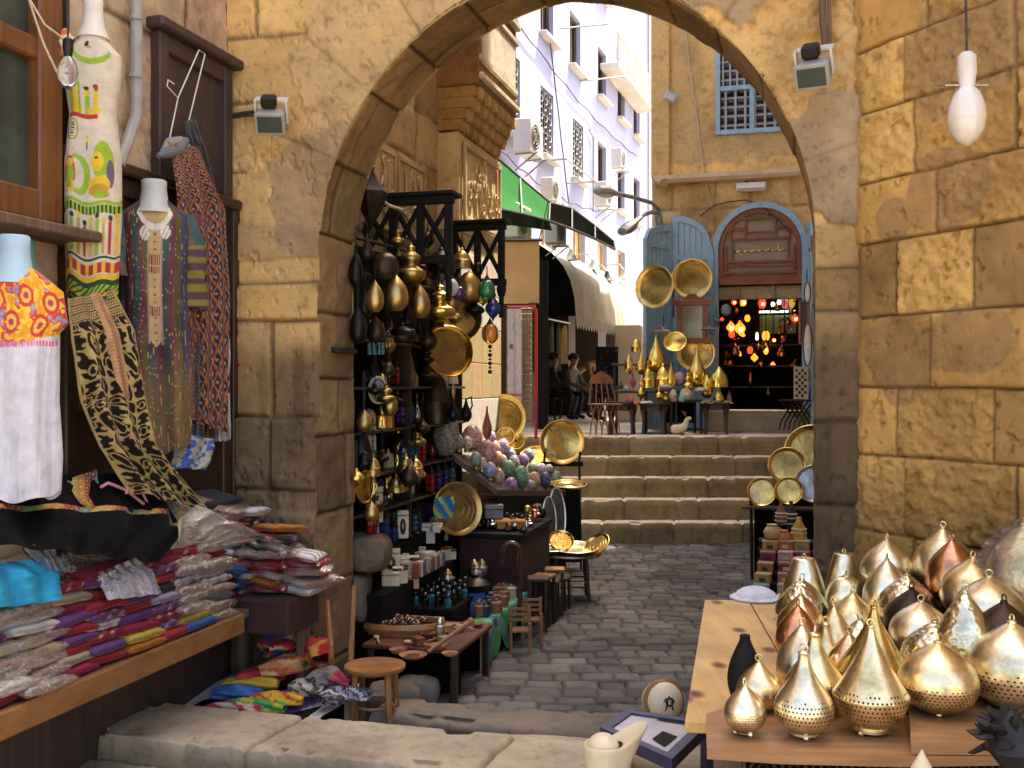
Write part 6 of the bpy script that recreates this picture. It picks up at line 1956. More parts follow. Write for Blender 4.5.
  b = MB(); b.lathe([(w*k*.3, -.01), (w*k*.2, .02), (.004, .05)], 10); b.tube([(0, 0, .03), (0, 0, 4.1-top.z)], .006, 4)
  for q in range(4): b.tube([(w*k*.52*math.cos(q*PI/2), w*k*.52*math.sin(q*PI/2), -h*k*.6), (w*k*.25*math.cos(q*PI/2), w*k*.25*math.sin(q*PI/2), 0)], .005, 4)
  b.build('cap', IRON, rt)
 q = random.Random(71)
 for i in range(22):
  px, py = 722+78*((i*.618) % 1), q.uniform(290, 372); Y = q.uniform(16.8, 18.2); k = Y/F; top = at(px, py, Y); r = q.uniform(2, 4.2)*k
  rt = thing('glowing_lamp', f'small warm lamp among the crowd inside the dark doorway, number {["one","two","three"][i % 3]} of a cluster', 'lamp', top, 0, 'small warm lamps crowding the dark doorway')
  rt['label'] = 'small dim warm lamp among the many hanging inside the dark doorway'
  b = MB(); b.lathe(prof(q.choice(['drop', 'ball', 'tier']), r, r*2.6), 12, T(0, 0, -r*2.6)); b.build('glass', q.choice([WARMLAMP, REDLAMP, BRASS, BRASS, COPPER]), rt, smooth=60)
  b = MB(); b.tube([(0, 0, 0), (0, 0, 4.15-top.z)], .006, 4); b.lathe([(r*.5, -.01), (.004, .04)], 8); b.build('cap', IRON, rt)
 p = at(778, 313, 18.4)
 rt = thing('light_panel', 'greenish display panel under a white tube light, deep inside the doorway', 'display', p, YAW)
 b = MB(); b.box((0, 0, -.2), (.62, .04, .32), 0, .004); b.build('panel', GREENLAMP, rt)
 b = MB(); b.tube([(-.32, -.06, .02), (.3, -.06, .02)], .018, 8); b.build('tube_light', WHITELAMP, rt)
 tray(at(786, 325, 18.0), .13, 'round green-grey plate hung in front of the lit panel', None, SILVER, (-.2, -1, .1))
 rnd = random.Random(23)
 for i in range(16):
  px, py = rnd.uniform(722, 800), rnd.uniform(345, 400)
  Y = rnd.uniform(16.9, 18.6)
  p = at(px, py, Y); k = Y/F
  kd = rnd.choice(['bottle', 'onion', 'dome', 'spin', 'ball'])
  rt = thing('dark_pot', 'dim brass pot on the dark shelves inside the doorway', 'pot', p, 0, 'dim brass pots inside the doorway')
  b = MB(); b.lathe(prof(kd, rnd.uniform(3, 6)*k, rnd.uniform(8, 15)*k), 14); b.build('body', rnd.choice([BRASS_OLD, BRONZE, COPPER]), rt, smooth=60)
 rt = thing('dark_shelving', 'dark wooden shelves lining the inside of the doorway', 'shelving', (0, 0, 0))
 for z in (1.95, 2.3, 2.65):
  b = MB(); c = at(760, 384, 18.0); b.box((c.x, c.y, z), (2.0, 1.0, .03), YAW); b.build('shelf', WALNUT, rt)
 # white fixtures
 p = on_t(751, 187, TS-.12)
 rt = thing('tube_light', 'unlit white tube light fixture on the yellow wall above the arched door', 'light fixture', p, YAW)
 b = MB(); b.box((0, 0, 0), (.44, .08, .13), 0, .012); b.build('housing', WHITEPL, rt)
 b = MB(); b.tube([(-.2, -.06, -.02), (.2, -.06, -.02)], .02, 8); b.build('tube', BULBGLASS, rt)
 b = MB(); b.tube([(0, .05, .05), (.01, 0, .14), (0, .1, .18)], .02, 6); b.build('bracket', STEEL, rt)
 p = on_t(671, 97, TS-.18)
 rt = thing('floodlight', 'small pale blue floodlight on the yellow corner high up', 'floodlight', p, YAW+.4, tilt=(.3, .4))
 b = MB(); b.box((0, 0, 0), (.2, .1, .15), 0, .015); b.build('housing', BLUETRIM, rt)
 b = MB(); b.box((-.02, -.055, 0), (.14, .01, .1)); b.build('lens', WHITEPL, rt)
 b = MB(); b.tube([(0, .05, 0), (-.05, .16, .05)], .018, 6); b.build('bracket', STEEL, rt)
 # tall narrow things hung on the right-hand leaf
 for lb, px, py, h, m, w in (('white leaf-shaped pearl tray hung low on the right door leaf', 808, 345, 42, ALABW, 8), ('small white pearl plate hung high on the right door leaf', 808, 293, 20, ALABW, 6)):
  p = at(px-.5, py, 14.75)
  rt = thing('pearl_tray', lb, 'tray', p, -.3)
  k = 14.75/F
  b = MB(); b.ball((0, 0, 0), (w*k/2, .02, h*k/2), 18); b.build('plate', m, rt)
  b = MB(); b.tube([(w*k*.52*math.cos(a), -.012, h*k*.52*math.sin(a)) for a in np.linspace(0, 2*PI, 22, endpoint=False)], .008, 5, closed=True); b.build('rim', WALNUT, rt)
 p = at(804, 322, 15.0)
 rt = thing('wall_mirror', 'tall red-brown wooden frame on the right door leaf', 'mirror', p, -.5)
 b = MB()
 for x in (-.06, .06): b.box((x, 0, 0), (.03, .03, .6))
 for z in (-.3, .3): b.box((0, 0, z), (.15, .03, .03))
 b.build('frame', REDFRET, rt)
 b = MB(); b.box((0, .01, 0), (.1, .01, .57)); b.build('panel', WALNUT_Z, rt)
MIRROR = m_plain('dull_mirror', (.3, .27, .2), (.16, .14, .1), 4, .12, .7)
def _multi():
 t = NT('mosaic_glass')
 vo = t.n('ShaderNodeTexVoronoi'); vo.inputs['Scale'].default_value = 9
 t.l(t.tc.outputs['Object'], vo.inputs['Vector'])
 sp = t.n('ShaderNodeSeparateColor'); t.l(vo.outputs['Color'], sp.inputs[0])
 c = t.ramp(sp.outputs[0], [(.0, (.8, .03, .02)), (.3, (.85, .5, .05)), (.55, (.9, .7, .1)), (.75, (.1, .4, .1)), (.95, (.7, .1, .3))])
 t.set(Base_Color=c, Roughness=.2, Emission_Color=c, Emission_Strength=.12)
 return t.mat
MULTIGLASS = _multi()
def skin_mesh(name, joints, edges, mat, parent=None, sub=2, loc=None):
 """one continuous body grown over joints (x,y,z,r)"""
 me = bpy.data.meshes.new(name)
 me.from_pydata([j[:3] for j in joints], edges, [])
 o = bpy.data.objects.new(name+'_tmp', me); COL.objects.link(o)
 sk = o.modifiers.new('s', 'SKIN'); sk.use_smooth_shade = True
 ss = o.modifiers.new('d', 'SUBSURF'); ss.levels = sub; ss.render_levels = sub
 lay = me.skin_vertices[0].data if me.skin_vertices else None
 if lay is None:
  bm = bmesh.new(); bm.from_mesh(me); bm.verts.layers.skin.verify(); bm.to_mesh(me); bm.free()
  lay = me.skin_vertices[0].data
 for i, j in enumerate(joints):
  r = j[3]
  lay[i].radius = r if hasattr(r, '__len__') else (r, r)
  lay[i].use_root = (i == 0)
 dg = bpy.context.evaluated_depsgraph_get()
 m2 = bpy.data.meshes.new_from_object(o.evaluated_get(dg))
 bpy.data.objects.remove(o)
 m2.name = name
 m2.materials.clear(); m2.materials.append(mat)
 m2.polygons.foreach_set('use_smooth', [True]*len(m2.polygons))
 r = bpy.data.objects.new(name, m2); COL.objects.link(r)
 if parent is not None: r.parent = parent
 if loc is not None: r.location = loc
 return r

# people in the dark shop
def person(label, loc, rz, pose, cloth, trousers, hairc=(.015, .012, .01)):
 rt = thing('person', label, 'person', loc, rz)
 J = pose
 E = [('pel', 'spi'), ('spi', 'che'), ('che', 'nek'), ('nek', 'hed'), ('hed', 'crn')]
 for s in 'lr': E += [('pel', 'hip'+s), ('hip'+s, 'kne'+s), ('kne'+s, 'ank'+s), ('ank'+s, 'toe'+s), ('che', 'sho'+s), ('sho'+s, 'elb'+s), ('elb'+s, 'wri'+s), ('wri'+s, 'han'+s)]
 rad = dict(pel=(.15, .12), spi=(.14, .11), che=(.16, .12), nek=.055, hed=.095, crn=.085, hip=.09, kne=.06, ank=.042, toe=.04, sho=.065, elb=.046, wri=.033, han=.04)
 names = list(J)
 jt = [tuple(J[k])+(rad[k[:3]],) for k in names]
 o = skin_mesh('body', jt, [(names.index(a), names.index(b)) for a, b in E], SKIN, rt, 2)
 me = o.data
 me.materials.append(cloth); me.materials.append(trousers)
 segs = [(Vector(J[a]), Vector(J[b]), (a, b)) for a, b in E]
 for p in me.polygons:
  c = p.center; best = (9, None)
  for A, B, nm in segs:
   d = B-A; t = max(0, min(1, (c-A).dot(d)/max(d.length_squared, 1e-9)))
   q = (c-(A+d*t)).length
   if q < best[0]: best = (q, nm, t)
  a, b_ = best[1]
  if a[:3] in ('hip', 'kne') or b_[:3] == 'hip': p.material_index = 2
  elif a[:3] == 'ank': p.material_index = 2
  elif a[:3] in ('pel', 'spi', 'sho', 'elb') or (a == 'che' and b_ != 'nek') or (a == 'che' and best[2] < .6): p.material_index = 1
 h, c = Vector(J['hed']), Vector(J['crn'])
 up = (c-h).normalized()
 b = MB(); m = Matrix.Translation(h+up*.055+Vector((0, .018, 0))); b.ball((0, 0, 0), (.1, .112, .1), 16, m)
 b.build('hair', m_plain('dark_hair', hairc, hairc, 20, .6), rt)
 b = MB(); fy = Vector((0, -.1, 0))
 b.ball(h+fy+Vector((0, -.004, .0)), (.016, .022, .024), 8); b.build('nose', SKIN, rt)
 for s in (-1, 1):
  b = MB(); b.ball(h+Vector((s*.098, .0, .0)), (.014, .026, .034), 8); b.build('ear', SKIN, rt)
 for s in (-1, 1):
  b = MB(); b.ball(h+Vector((s*.036, -.088, .03)), (.014, .008, .008), 8); b.build('eye', IRON, rt)
 b = MB(); b.tube([h+Vector((-.025, -.09, -.045)), h+Vector((0, -.096, -.048)), h+Vector((.025, -.09, -.045))], .006, 5)
 b.build('mouth', IRON, rt)
 for s in 'lr':
  w, hn = Vector(J['wri'+s]), Vector(J['han'+s]); d = (hn-w).normalized(); sd = d.orthogonal().normalized()
  b = MB()
  for k, L in enumerate((.07, .08, .085, .07)):
   o_ = sd*(.024-.016*k)
   b.tube([hn+o_, hn+d*L*.55+o_*1.1, hn+d*L*.95+o_*1.1+d.cross(sd)*.02], [.011, .010, .007], 5)
  b.tube([w.lerp(hn, .5)+sd*.035, hn+sd*.055+d*.0, hn+sd*.05+d*.035], [.012, .011, .008], 5)
  b.build('fingers', SKIN, rt)
 return rt
SKIN = m_plain('skin', (.32, .17, .1), (.26, .13, .075), 8, .55)
def seated(h=.45, lean=.05, kx=.12):
 return dict(pel=(0, 0, h+.1), spi=(0, -.02-lean*.3, h+.28), che=(0, -.03-lean, h+.48), nek=(0, -.05-lean, h+.63), hed=(0, -.08-lean, h+.75), crn=(0, -.07-lean, h+.85),
    hipl=(.1, -.04, h+.06), hipr=(-.1, -.04, h+.06), knel=(kx+.03, -.46, h+.06), kner=(-kx, -.44, h+.07), ankl=(kx+.02, -.44, .08), ankr=(-kx, -.36, .08), toel=(kx+.03, -.6, .04), toer=(-kx-.02, -.52, .04),
    shol=(.2, -.03-lean, h+.5), shor=(-.2, -.03-lean, h+.5), elbl=(.25, -.14-lean, h+.27), elbr=(-.25, -.12-lean, h+.27), wril=(.14, -.34-lean, h+.2), wrir=(-.14, -.36-lean, h+.19), hanl=(.1, -.41-lean, h+.18), hanr=(-.1, -.43-lean, h+.17))
def bending():
 return dict(pel=(0, .1, .92), spi=(0, -.04, 1.06), che=(0, -.28, 1.17), nek=(0, -.42, 1.2), hed=(0, -.54, 1.19), crn=(0, -.63, 1.21),
    hipl=(.1, .1, .86), hipr=(-.1, .1, .86), knel=(.12, .04, .48), kner=(-.12, .1, .48), ankl=(.12, .12, .08), ankr=(-.12, .2, .08), toel=(.13, -.04, .03), toer=(-.13, .04, .03),
    shol=(.19, -.3, 1.16), shor=(-.19, -.3, 1.16), elbl=(.24, -.36, .88), elbr=(-.24, -.4, .88), wril=(.18, -.5, .66), wrir=(-.16, -.54, .66), hanl=(.16, -.56, .58), hanr=(-.14, -.6, .58))
def build_people():
 grey = m_plain('grey_shirt', (.17, .16, .15), (.1, .095, .09), 9, .85); dk = m_plain('dark_trousers', (.015, .015, .02), (.01, .01, .012), 9, .9)
 drk = m_plain('dark_shirt', (.03, .03, .035), (.02, .02, .02), 9, .9); tan = m_plain('tan_robe', (.2, .13, .06), (.12, .08, .04), 9, .9); chk = m_plain('checked_shirt', (.2, .17, .19), (.035, .03, .04), 45, .85, detail=1)
 def place(px, py, Y): p = at(px, py, Y); return (p.x, p.y, 1.28)
 person('seated man in a grey shirt on a stool in the dark shop', place(566, 410, 21.6), 1.0, seated(.46, .12), grey, dk)
 person('seated figure in dark clothes at the far left of the dark shop', place(549, 410, 20.9), 1.5, seated(.46, .05), drk, dk)
 person('standing figure in a tan robe bending behind the seated man', place(577, 408, 23.2), 1.2, bending(), tan, dk)
 person('man in a checked shirt bending over beyond the folding chair', place(603, 410, 20.4), 2.2, bending(), chk, dk)
 for lb, px, Y in (('dark stool under the man in the grey shirt', 566, 21.6), ('dark stool under the leftmost seated figure', 549, 20.9)):
  p = place(px, 410, Y)
  rt = thing('stool', lb, 'stool', p)
  b = MB(); b.lathe([(.17, .42), (.18, .44), (.17, .46), (0, .46)], 16); b.build('seat', WALNUT, rt)
  for k in range(4):
   a = k*PI/2+.7
   b = MB(); b.tube([(.12*math.cos(a), .12*math.sin(a), .42), (.17*math.cos(a), .17*math.sin(a), 0)], .018, 6); b.build('leg', WALNUT_Z, rt)

# lamp and souvenir stall on the left of the lane
def gbox(b, s0, s1, t0, t1, z0, z1, bev=.006, col=None):
 p = G((s0+s1)/2, (t0+t1)/2, (z0+z1)/2)
 b.box((p.x, p.y, p.z), (s1-s0, t1-t0, z1-z0), YAW, bev, col=col)
def one(name, label, cat, mb, mat, group=None, part='body', loc=(0, 0, 0), rz=0):
 rt = thing(name, label, cat, loc, rz, group); mb.build(part, mat, rt); return rt
def build_stall():
 # tiers and shelves
 rt = thing('tiered_stand', 'black-clothed tiered stand stepping up the stall wall under the souvenirs', 'stand')
 for (s0, s1, t0, t1, z) in ((.06, .46, 1.16, 2.1, .43), (-.1, .16, .62, 2.1, .62), (-.29, -.06, .56, 2.9, .84)):
  b = MB(); gbox(b, s0, s1, t0, t1, 0, z); b.build('tier', DARKCLOTH, rt)
 rt = thing('wall_shelves', 'dark wooden shelves on the stall wall crowded with lanterns', 'shelves')
 for z in (1.13, 1.38, 1.68, 1.98, 2.3):
  b = MB(); gbox(b, -.29, -.02, .56, 2.95, z-.02, z); b.build('shelf', WALNUT, rt)
 for t in (.57, 1.7, 2.94):
  b = MB(); gbox(b, -.27, -.05, t-.012, t+.012, .85, 2.9); b.build('upright', WALNUT_Z, rt)
 b = MB(); gbox(b, -.297, -.28, .54, 3.0, .8, 3.0); b.build('back_cloth', DARKCLOTH, rt)
 # fretwork canopies
 for nm, s, w, t, z0, z1, n, lb in (('fretwork_canopy', -.29, .64, 1.4, 2.9, 3.33, 3, 'black wooden fretwork panel with diagonal bars over the nearer lamps'), ('fretwork_canopy', -.06, .42, 2.75, 2.86, 3.33, 2, 'black wooden fretwork panel with diagonal bars beside the portal')):
  rt = thing(nm, lb, 'canopy', G(s, t, 0), YAW, 'fretwork canopies')
  b = MB()
  for z in (z0, z1): b.box((w/2, 0, z), (w+.08, .06, .06), 0, .006)
  for k in range(n+1): b.box((w*k/n, 0, (z0+z1)/2), (.055, .05, z1-z0-.06), 0, .006)
  b.box((w/2, .06, z1+.045), (w+.1, .22, .03), 0, .004)
  for x in (0, w): b.lathe([(.03, -.12), (.045, -.06), (.03, 0)], 10, T(x, 0, z0)); b.tube([(x, .0, z0-.3), (x, 0, z0)], .022, 6)
  b.build('frame', MATTBLACK, rt)
  for k in range(n):
   c = w*(k+.5)/n
   b = MB(); q = w/n*.46
   for sx in (-1, 1):
    b.tube([(c-q*sx, .0, z0+.06), (c+q*sx, .0, z1-.04)], .02, 4)
   b.build('diagonal_bars', MATTBLACK, rt)
 b = MB(); b.tube([G(.04, .5, 2.72), G(.1, 1.2, 2.7), G(.16, 3.0, 2.78)], .014, 6); b.tube([G(-.1, .5, 2.98), G(.0, 3.0, 3.02)], .014, 6)
 b.tube([on_s(352, 333, .03), G(.05, 1.1, 2.33)], .012, 6)
 one('hanging_rails', 'thin iron rails along the stall from which the lamps hang', 'rail', b, IRON, part='rail')
 q = random.Random(67)
 for i in range(30):
  px, py = 359+i*3.2+q.uniform(-3, 3), q.uniform(345, 505)
  if i > 22: py = q.uniform(250, 330)
  m, mn = q.choice([(BRASS_OLD, 'dull brass'), (SOOT, 'sooty'), (BRONZE, 'bronze'), (BRASS, 'bright brass'), (BRASS_OLD, 'brown brass')]); kd = q.choice(['onion', 'tier', 'dome', 'drop', 'spin', 'ball'])
  s = q.uniform(-.0, .13); a = on_s(px, py, s); r = q.uniform(6, 10)*a.y/F
  hang_lamp(kd, m, a, r, r*q.uniform(2, 2.9), a.z+q.uniform(.12, .3), f'{mn} {dict(onion="onion", tier="tiered", dome="domed", drop="drop", spin="spindle", ball="globe")[kd]} lamp in the crowded rows before the shelves, {"column "+str(i+1)} from the pier', 'lamps crowding the front of the shelves', seg=14)
 p = on_s(371, 200, .0)
 rt = thing('hanging_lamp', 'black diamond-shaped lantern hanging against the carved wall, topmost', 'lamp', p, .4, 'lamps hanging over the stall')
 b = MB(); b.lathe([(.003, -.2), (.07, -.08), (.12, .05), (.05, .14), (.02, .2), (.03, .22)], 6); b.build('body', SOOT, rt, smooth=15)
 b = MB(); b.tube([(0, 0, .2), (0, 0, .5), (-.2, .05, .6)], .006, 4); b.build('chain', IRON, rt)
 b = MB(); b.tube([on_s(x, y, .02) for x, y in ((376, 196), (388, 205), (402, 210), (416, 208), (425, 200))], .012, 5)
 tag(b.build('cable', ROPE), 'grey cable sagging across the black fretwork panel', 'cable')

# hanging lamps:  px, py of the body's top and bottom, width, s, shape, material, label, glass
 g = 'lamps hanging over the stall'
 HL = [(385, 252, 282, 28, .12, 'ball', BRONZE, 'round dark fretted globe lamp, upper left of the hanging lamps'),
   (411, 242, 286, 30, .12, 'tier', BRASS_OLD, 'tiered domed brass lamp in the upper middle of the hanging lamps'),
   (396, 274, 311, 25, .2, 'onion', BRASS_OLD, 'brown brass onion lamp below the round dark globe'),
   (375, 280, 312, 18, .2, 'onion', BRASS_OLD, 'slim dull onion lamp at the left, beside the brown one'),
   (420, 284, 318, 21, .2, 'onion', BRASS_OLD, 'cone-topped dull brass lamp in the middle of the hanging lamps'),
   (440, 282, 322, 31, .24, 'tier', BRASS, 'shiny flattened brass lamp with stacked rings'),
   (441, 246, 272, 30, .12, 'dome', SOOT, 'black domed lamp with a glass bead fringe, high in the middle'),
   (469, 272, 304, 25, .16, 'egg', BRASS_OLD, 'big smooth brass egg lamp by the beside-portal fretwork'),
   (450, 278, 296, 17, .2, 'ball', 'white', 'pale milky glass globe among the brass lamps'),
   (459, 286, 300, 13, .2, 'ball', 'purple', 'small purple glass globe beside the milky one'),
   (487, 279, 299, 17, .3, 'ball', 'green', 'green ribbed glass lamp, the highest of the coloured glass ones'),
   (483, 290, 306, 13, .22, 'drop', 'yellow', 'yellow-green glass lamp half behind the green one'),
   (493, 294, 321, 16, .3, 'drop', 'blue', 'dark blue glass drop lamp between the green and orange ones'),
   (490, 323, 343, 17, .3, 'ball', 'orange', 'orange glass globe with a long black tassel, lowest of the coloured ones'),
   (475, 296, 321, 20, .2, 'spin', SOOT, 'black spindle lamp with a pointed tip beside the coloured glass'),
   (356, 250, 287, 15, .05, 'onion', SOOT, 'sooty onion lamp right beside the arch pier, upper'),
   (358, 305, 344, 18, .08, 'onion', SOOT, 'sooty onion lamp right beside the arch pier, lower'),
   (376, 316, 343, 19, .08, 'onion', BRONZE, 'dark onion lamp with a green bead fringe low on the left'),
   (365, 286, 318, 14, .1, 'tear', SOOT, 'thin sooty teardrop lamp between the pier and the slim dull one'),
   (402, 322, 342, 34, .02, 'dome', SOOT, 'wide black bowl lamp low in the middle of the hanging lamps'),
   (428, 262, 290, 20, .03, 'dome', BRONZE, 'dark dome lamp half hidden behind the tiered brass one'),
   (428, 320, 350, 19, .05, 'bottle', BRONZE, 'dark bottle-shaped lamp under the cone-topped one'),
   (408, 300, 330, 17, .03, 'tear', SOOT, 'black teardrop lamp behind the brown brass onion'),
   (446, 330, 352, 16, .02, 'drop', SOOT, 'small black drop lamp in front of the wide brass basin'),
   (367, 232, 262, 14, .02, 'tear', BRONZE, 'dark teardrop lamp high on the left under the fretwork'),
   (398, 228, 252, 15, .0, 'spin', BRASS_OLD, 'small ringed brass lamp under the near fretwork panel'),
   (428, 228, 250, 14, .0, 'drop', BRONZE, 'small dark drop lamp under the right end of the near fretwork'),
   (462, 246, 268, 18, .1, 'dome', BRASS_OLD, 'small brass dome lamp above the big brass egg'),
   (388, 330, 358, 15, .0, 'drop', BRASS_OLD, 'small dull brass drop lamp near the oval plate'),
   (478, 262, 276, 10, .22, 'ball', SOOT, 'tiny black ball lamp above the green glass one'),
   (455, 308, 326, 15, .1, 'drop', BRASS_OLD, 'small brass drop lamp behind the dark basin')]
 for (px, y0, y1, w, s, k, m, lb) in HL:
  a, c = on_s(px, y0, s), on_s(px, y1, s)
  gl = None
  if isinstance(m, str): gl = GLASS[m]; m = IRON
  zr = 2.72 if s > .05 else 3.0
  rt = hang_lamp(k, m, a, w*a.y/F/2, a.z-c.z, max(zr, a.z+.1), lb, g, gl, beads=9 if 'fringe' in lb else 0)
  if 'tassel' in lb:
   b = MB()
   for j in range(7): b.ball((0, 0, -(a.z-c.z)-.03-j*.035), .012 if j % 2 else .018, 8)
   b.build('tassel', IRON, rt)
 for lb, px, py, r, m, f, s in (('large gleaming brass basin hung facing the lane', 446, 352, 26, BRASS, (.45, -1, .12), .14), ('dark brass basin half hidden behind the coloured glass lamps', 458, 318, 23, BRASS_OLD, (.35, -1, -.1), .03),):
  p = on_s(px, py, s); tray(p, r*p.y/F, lb, 'trays in the stall', m, f, .34, name='brass_basin', inner=m)
 for lb, px, py, r, m, f, s, lip in (('ornate brass tray leaning on the tiers with a dark pierced centre', 457, 509, 27, BRASS_OLD, (.55, -1, .2), .12, .12),
        ('plain brass plate leaning against the pier behind the stones', 364, 487, 17, BRASS, (.95, -.6, .1), .0, .2),
        ('big sunlit golden tray at the far end of the stall', 503, 418, 24, BRASS, (-.2, -1, .25), -.05, .12),
        ('small sunlit golden tray right of the big one', 506, 436, 9.5, BRASS, (-.2, -1, .25), .04, .12),
        ('small sunlit golden tray beside the tiled wall', 516, 441, 9, BRASS, (-.2, -1, .25), .05, .12),
        ('golden tray lying back behind the mosaic eggs', 536, 458, 17, BRASS, (-.1, -.6, .8), -.1, .12)):
  p = on_s(px, py, s); tray(p, r*p.y/F, lb, 'trays in the stall', m, f, lip, inner=m)
 p = at(562, 442, 11.4)
 tray(p, 22.5*11.4/F, 'round brass tray displayed upright on a black stand below the terrace', 'trays in the stall', BRASS_TRAY, (.0, -1, .12), .14, inner=BRASS)
 rt = thing('tray_easel', 'black easel holding the upright round tray left of the steps', 'easel', (p.x, p.y, 0))
 for x in (-.2, .2):
  b = MB(); b.tube([(x, -.1, 0), (x*.95, .06, p.z-.2), (x*.95, -.06, p.z-.17), (x*.95, -.07, p.z-.1)], .014, 6); b.build('leg', IRON, rt)
 b = MB(); b.box((0, .02, p.z-.24), (.46, .03, .05)); b.box((0, .09, .45), (.42, .02, .8)); b.build('crossbar', MATTBLACK, rt)
 p = at(568, 485, 11.0)
 tray(p, .2, 'shallow brass dish lying flat at the corner of the egg rack', 'trays in the stall', BRASS_PALE, (0, -.15, 1), .1)
 # white oval plate on the shelf, small framed things
 p = on_s(378, 390, -.02)
 rt = thing('oval_plate', 'oval patterned plate with a white rim on the upper shelf by the pier', 'plate', p, YAW+.5)
 k = p.y/F
 b = MB(); b.ball((0, 0, 0), (9*k, .012, 13*k), 24); b.build('plate', PATT, rt)
 b = MB(); b.tube([(9*k*math.cos(a), -.01, 13*k*math.sin(a)) for a in np.linspace(0, 2*PI, 28, endpoint=False)], 1.3*k, 6, closed=True); b.build('rim', ALABW, rt)

# things standing on shelves: px, shelf z, w, h, shape, material, name, label
 SH = [(381, 1.68, 25, 38, 'dome', BRASS, 'brass_lamp', 'brass lamp with a ribbed dome on the shelf beside the pier'), (398, 1.38, 28, 40, 'dome', BRASS_GLASS, 'brass_lamp', 'shiny brass domed lamp with a green glass band, beside the small black lanterns'),
   (379, 1.13, 11, 28, 'bottle', BRASS, 'brass_vase', 'little golden vase on the lower shelf by the pier'), (405, 1.13, 14, 24, 'tier', BRASS_BRIGHT, 'brass_lamp', 'small bright brass bell lamp on the lower shelf'),
   (388, 1.13, 10, 12, 'ball', BRASS, 'brass_lamp', 'tiny brass ball on the lower shelf'), (436, 1.68, 30, 66, 'dome', BRONZE, 'dome_lantern', 'large dark domed lantern in front of the gleaming basin'),
   (361, 1.38, 24, 70, 'tear', SOOT, 'dark_vase', 'tall dark vase with a conical shoulder tucked behind the pier'), (360, 1.13, 19, 26, 'onion', SOOT, 'dark_vase', 'dark round vase low behind the pier'),
   (446, 1.4, 27, 50, 'egg', GRANITE, 'stone_egg', 'large speckled stone egg standing in front of the dark domed lantern'), (441, 1.38, 16, 24, 'egg', GRANITE, 'stone_egg', 'smaller speckled stone egg at the foot of the large one'),
   (412, 1.98, 9, 30, 'bottle', OAK, 'pepper_mill', 'turned wooden bottle on the upper shelf'), (398, 1.98, 7, 20, 'spin', OAK, 'pepper_mill', 'turned wooden spindle on the upper shelf left of the bottle'),
   (412, 2.3, 10, 26, 'spin', COPPER, 'copper_candlestick', 'small copper candlestick on the top shelf'), (417, 1.68, 9, 30, 'tear', SILVER, 'silver_flask', 'thin silver flask on the middle shelf'), (428, 1.13, 13, 26, 'spin', SILVER, 'pewter_jug', 'dim pewter jug low on the shelf beside the lanterns'),
   (390, 2.3, 14, 20, 'dome', BRONZE, 'dark_lamp', 'dim bronze lamp on the top shelf'), (372, 1.98, 11, 24, 'bottle', SOOT, 'dark_vase', 'thin sooty vase on the upper shelf by the pier'), (425, 1.98, 12, 28, 'onion', BRONZE, 'dark_lamp', 'bronze onion lamp on the upper shelf behind the basin')]
 for i, (px, z, w, h, k, m, nm, lb) in enumerate(SH):
  kx = (px-512)/F; s = -.14 + (.1 if h > 45 else 0)
  p = on_s(px, 384, s); kk = p.y/F
  vase(k, m, (p.x, p.y, z), w*kk/2, h*kk, lb, None, feet=False, name=nm, cat=nm.split('_')[-1], seg=26)
  if 'rim' in lb: pass
 SM = [(BRASS_OLD, 'brass'), (SOOT, 'black'), (OAK, 'wooden'), (COPPER, 'copper'), (BRONZE, 'bronze'), (GLASS['red'], 'red glass'), (SILVER, 'pewter'), (BRASS, 'golden'), (ALAB, 'cream stone'), (SOOT, 'sooty')]
 q = random.Random(61)
 for z, nm in ((.84, 'lowest'), (1.13, 'second'), (1.38, 'third'), (1.68, 'fourth'), (1.98, 'fifth'), (2.3, 'top')):
  for i in range(14):
   m, mn = q.choice(SM); kd = q.choice(['bottle', 'spin', 'dome', 'tear', 'onion', 'ball', 'tier'])
   h = q.uniform(.12, .24); p = G(-.21+q.uniform(-.03, .05), .98+i*.14+q.uniform(-.03, .03), z)
   vase(kd, m, p, q.uniform(.032, .055), h, f'small {mn} {dict(bottle="bottle", spin="spindle", dome="domed lamp", tear="flask", onion="onion pot", ball="ball pot", tier="ringed lamp")[kd]} on the {nm} stall shelf, {ORD[i]} from the pier', 'small wares at the back of the stall shelves', feet=False, name='shelf_ware', cat='ware', seg=12)
 n = 0
 LB = [(404, 1.38), (413, 1.38), (421, 1.38), (400, 1.68), (409, 1.68), (427, 1.68), (430, 1.13), (437, 1.13), (444, 1.13), (451, 1.13), (396, 1.98), (434, 1.98)]
 for i, (px, z) in enumerate(LB):
  s = -.04 if z < 1.5 else -.12
  p = on_s(px, 384, s); kk = p.y/F
  gl = ['blue', 'teal', 'red', 'purple'][i % 4]
  row = {1.13: 'lowest', 1.38: 'second', 1.68: 'third', 1.98: 'top'}[z]
  lantern((p.x, p.y, z), 33*kk, 6.2*kk, f'small black lantern with {gl} panes on the {row} lantern shelf', 'small black lanterns on the stall shelves', SOOT, GLASS[gl], rz=i)
 p = on_s(453, 377, .1)
 rt = thing('alabaster_lamp', 'sunlit cream cone-shaded lamp in front of the tiled wall', 'lamp', p)
 k = p.y/F
 b = MB(); b.lathe([(5.2*k, -7*k), (5.6*k, -5*k), (4.2*k, 4*k), (2*k, 10*k), (.3*k, 13*k)], 8); b.build('lamp_shade', ALABW, rt, smooth=20)
 b = MB(); b.lathe([(5*k, -35*k), (2*k, -31*k), (1.4*k, -20*k), (3*k, -15*k), (1.2*k, -7*k)], 12); b.build('base', BRASS_OLD, rt)
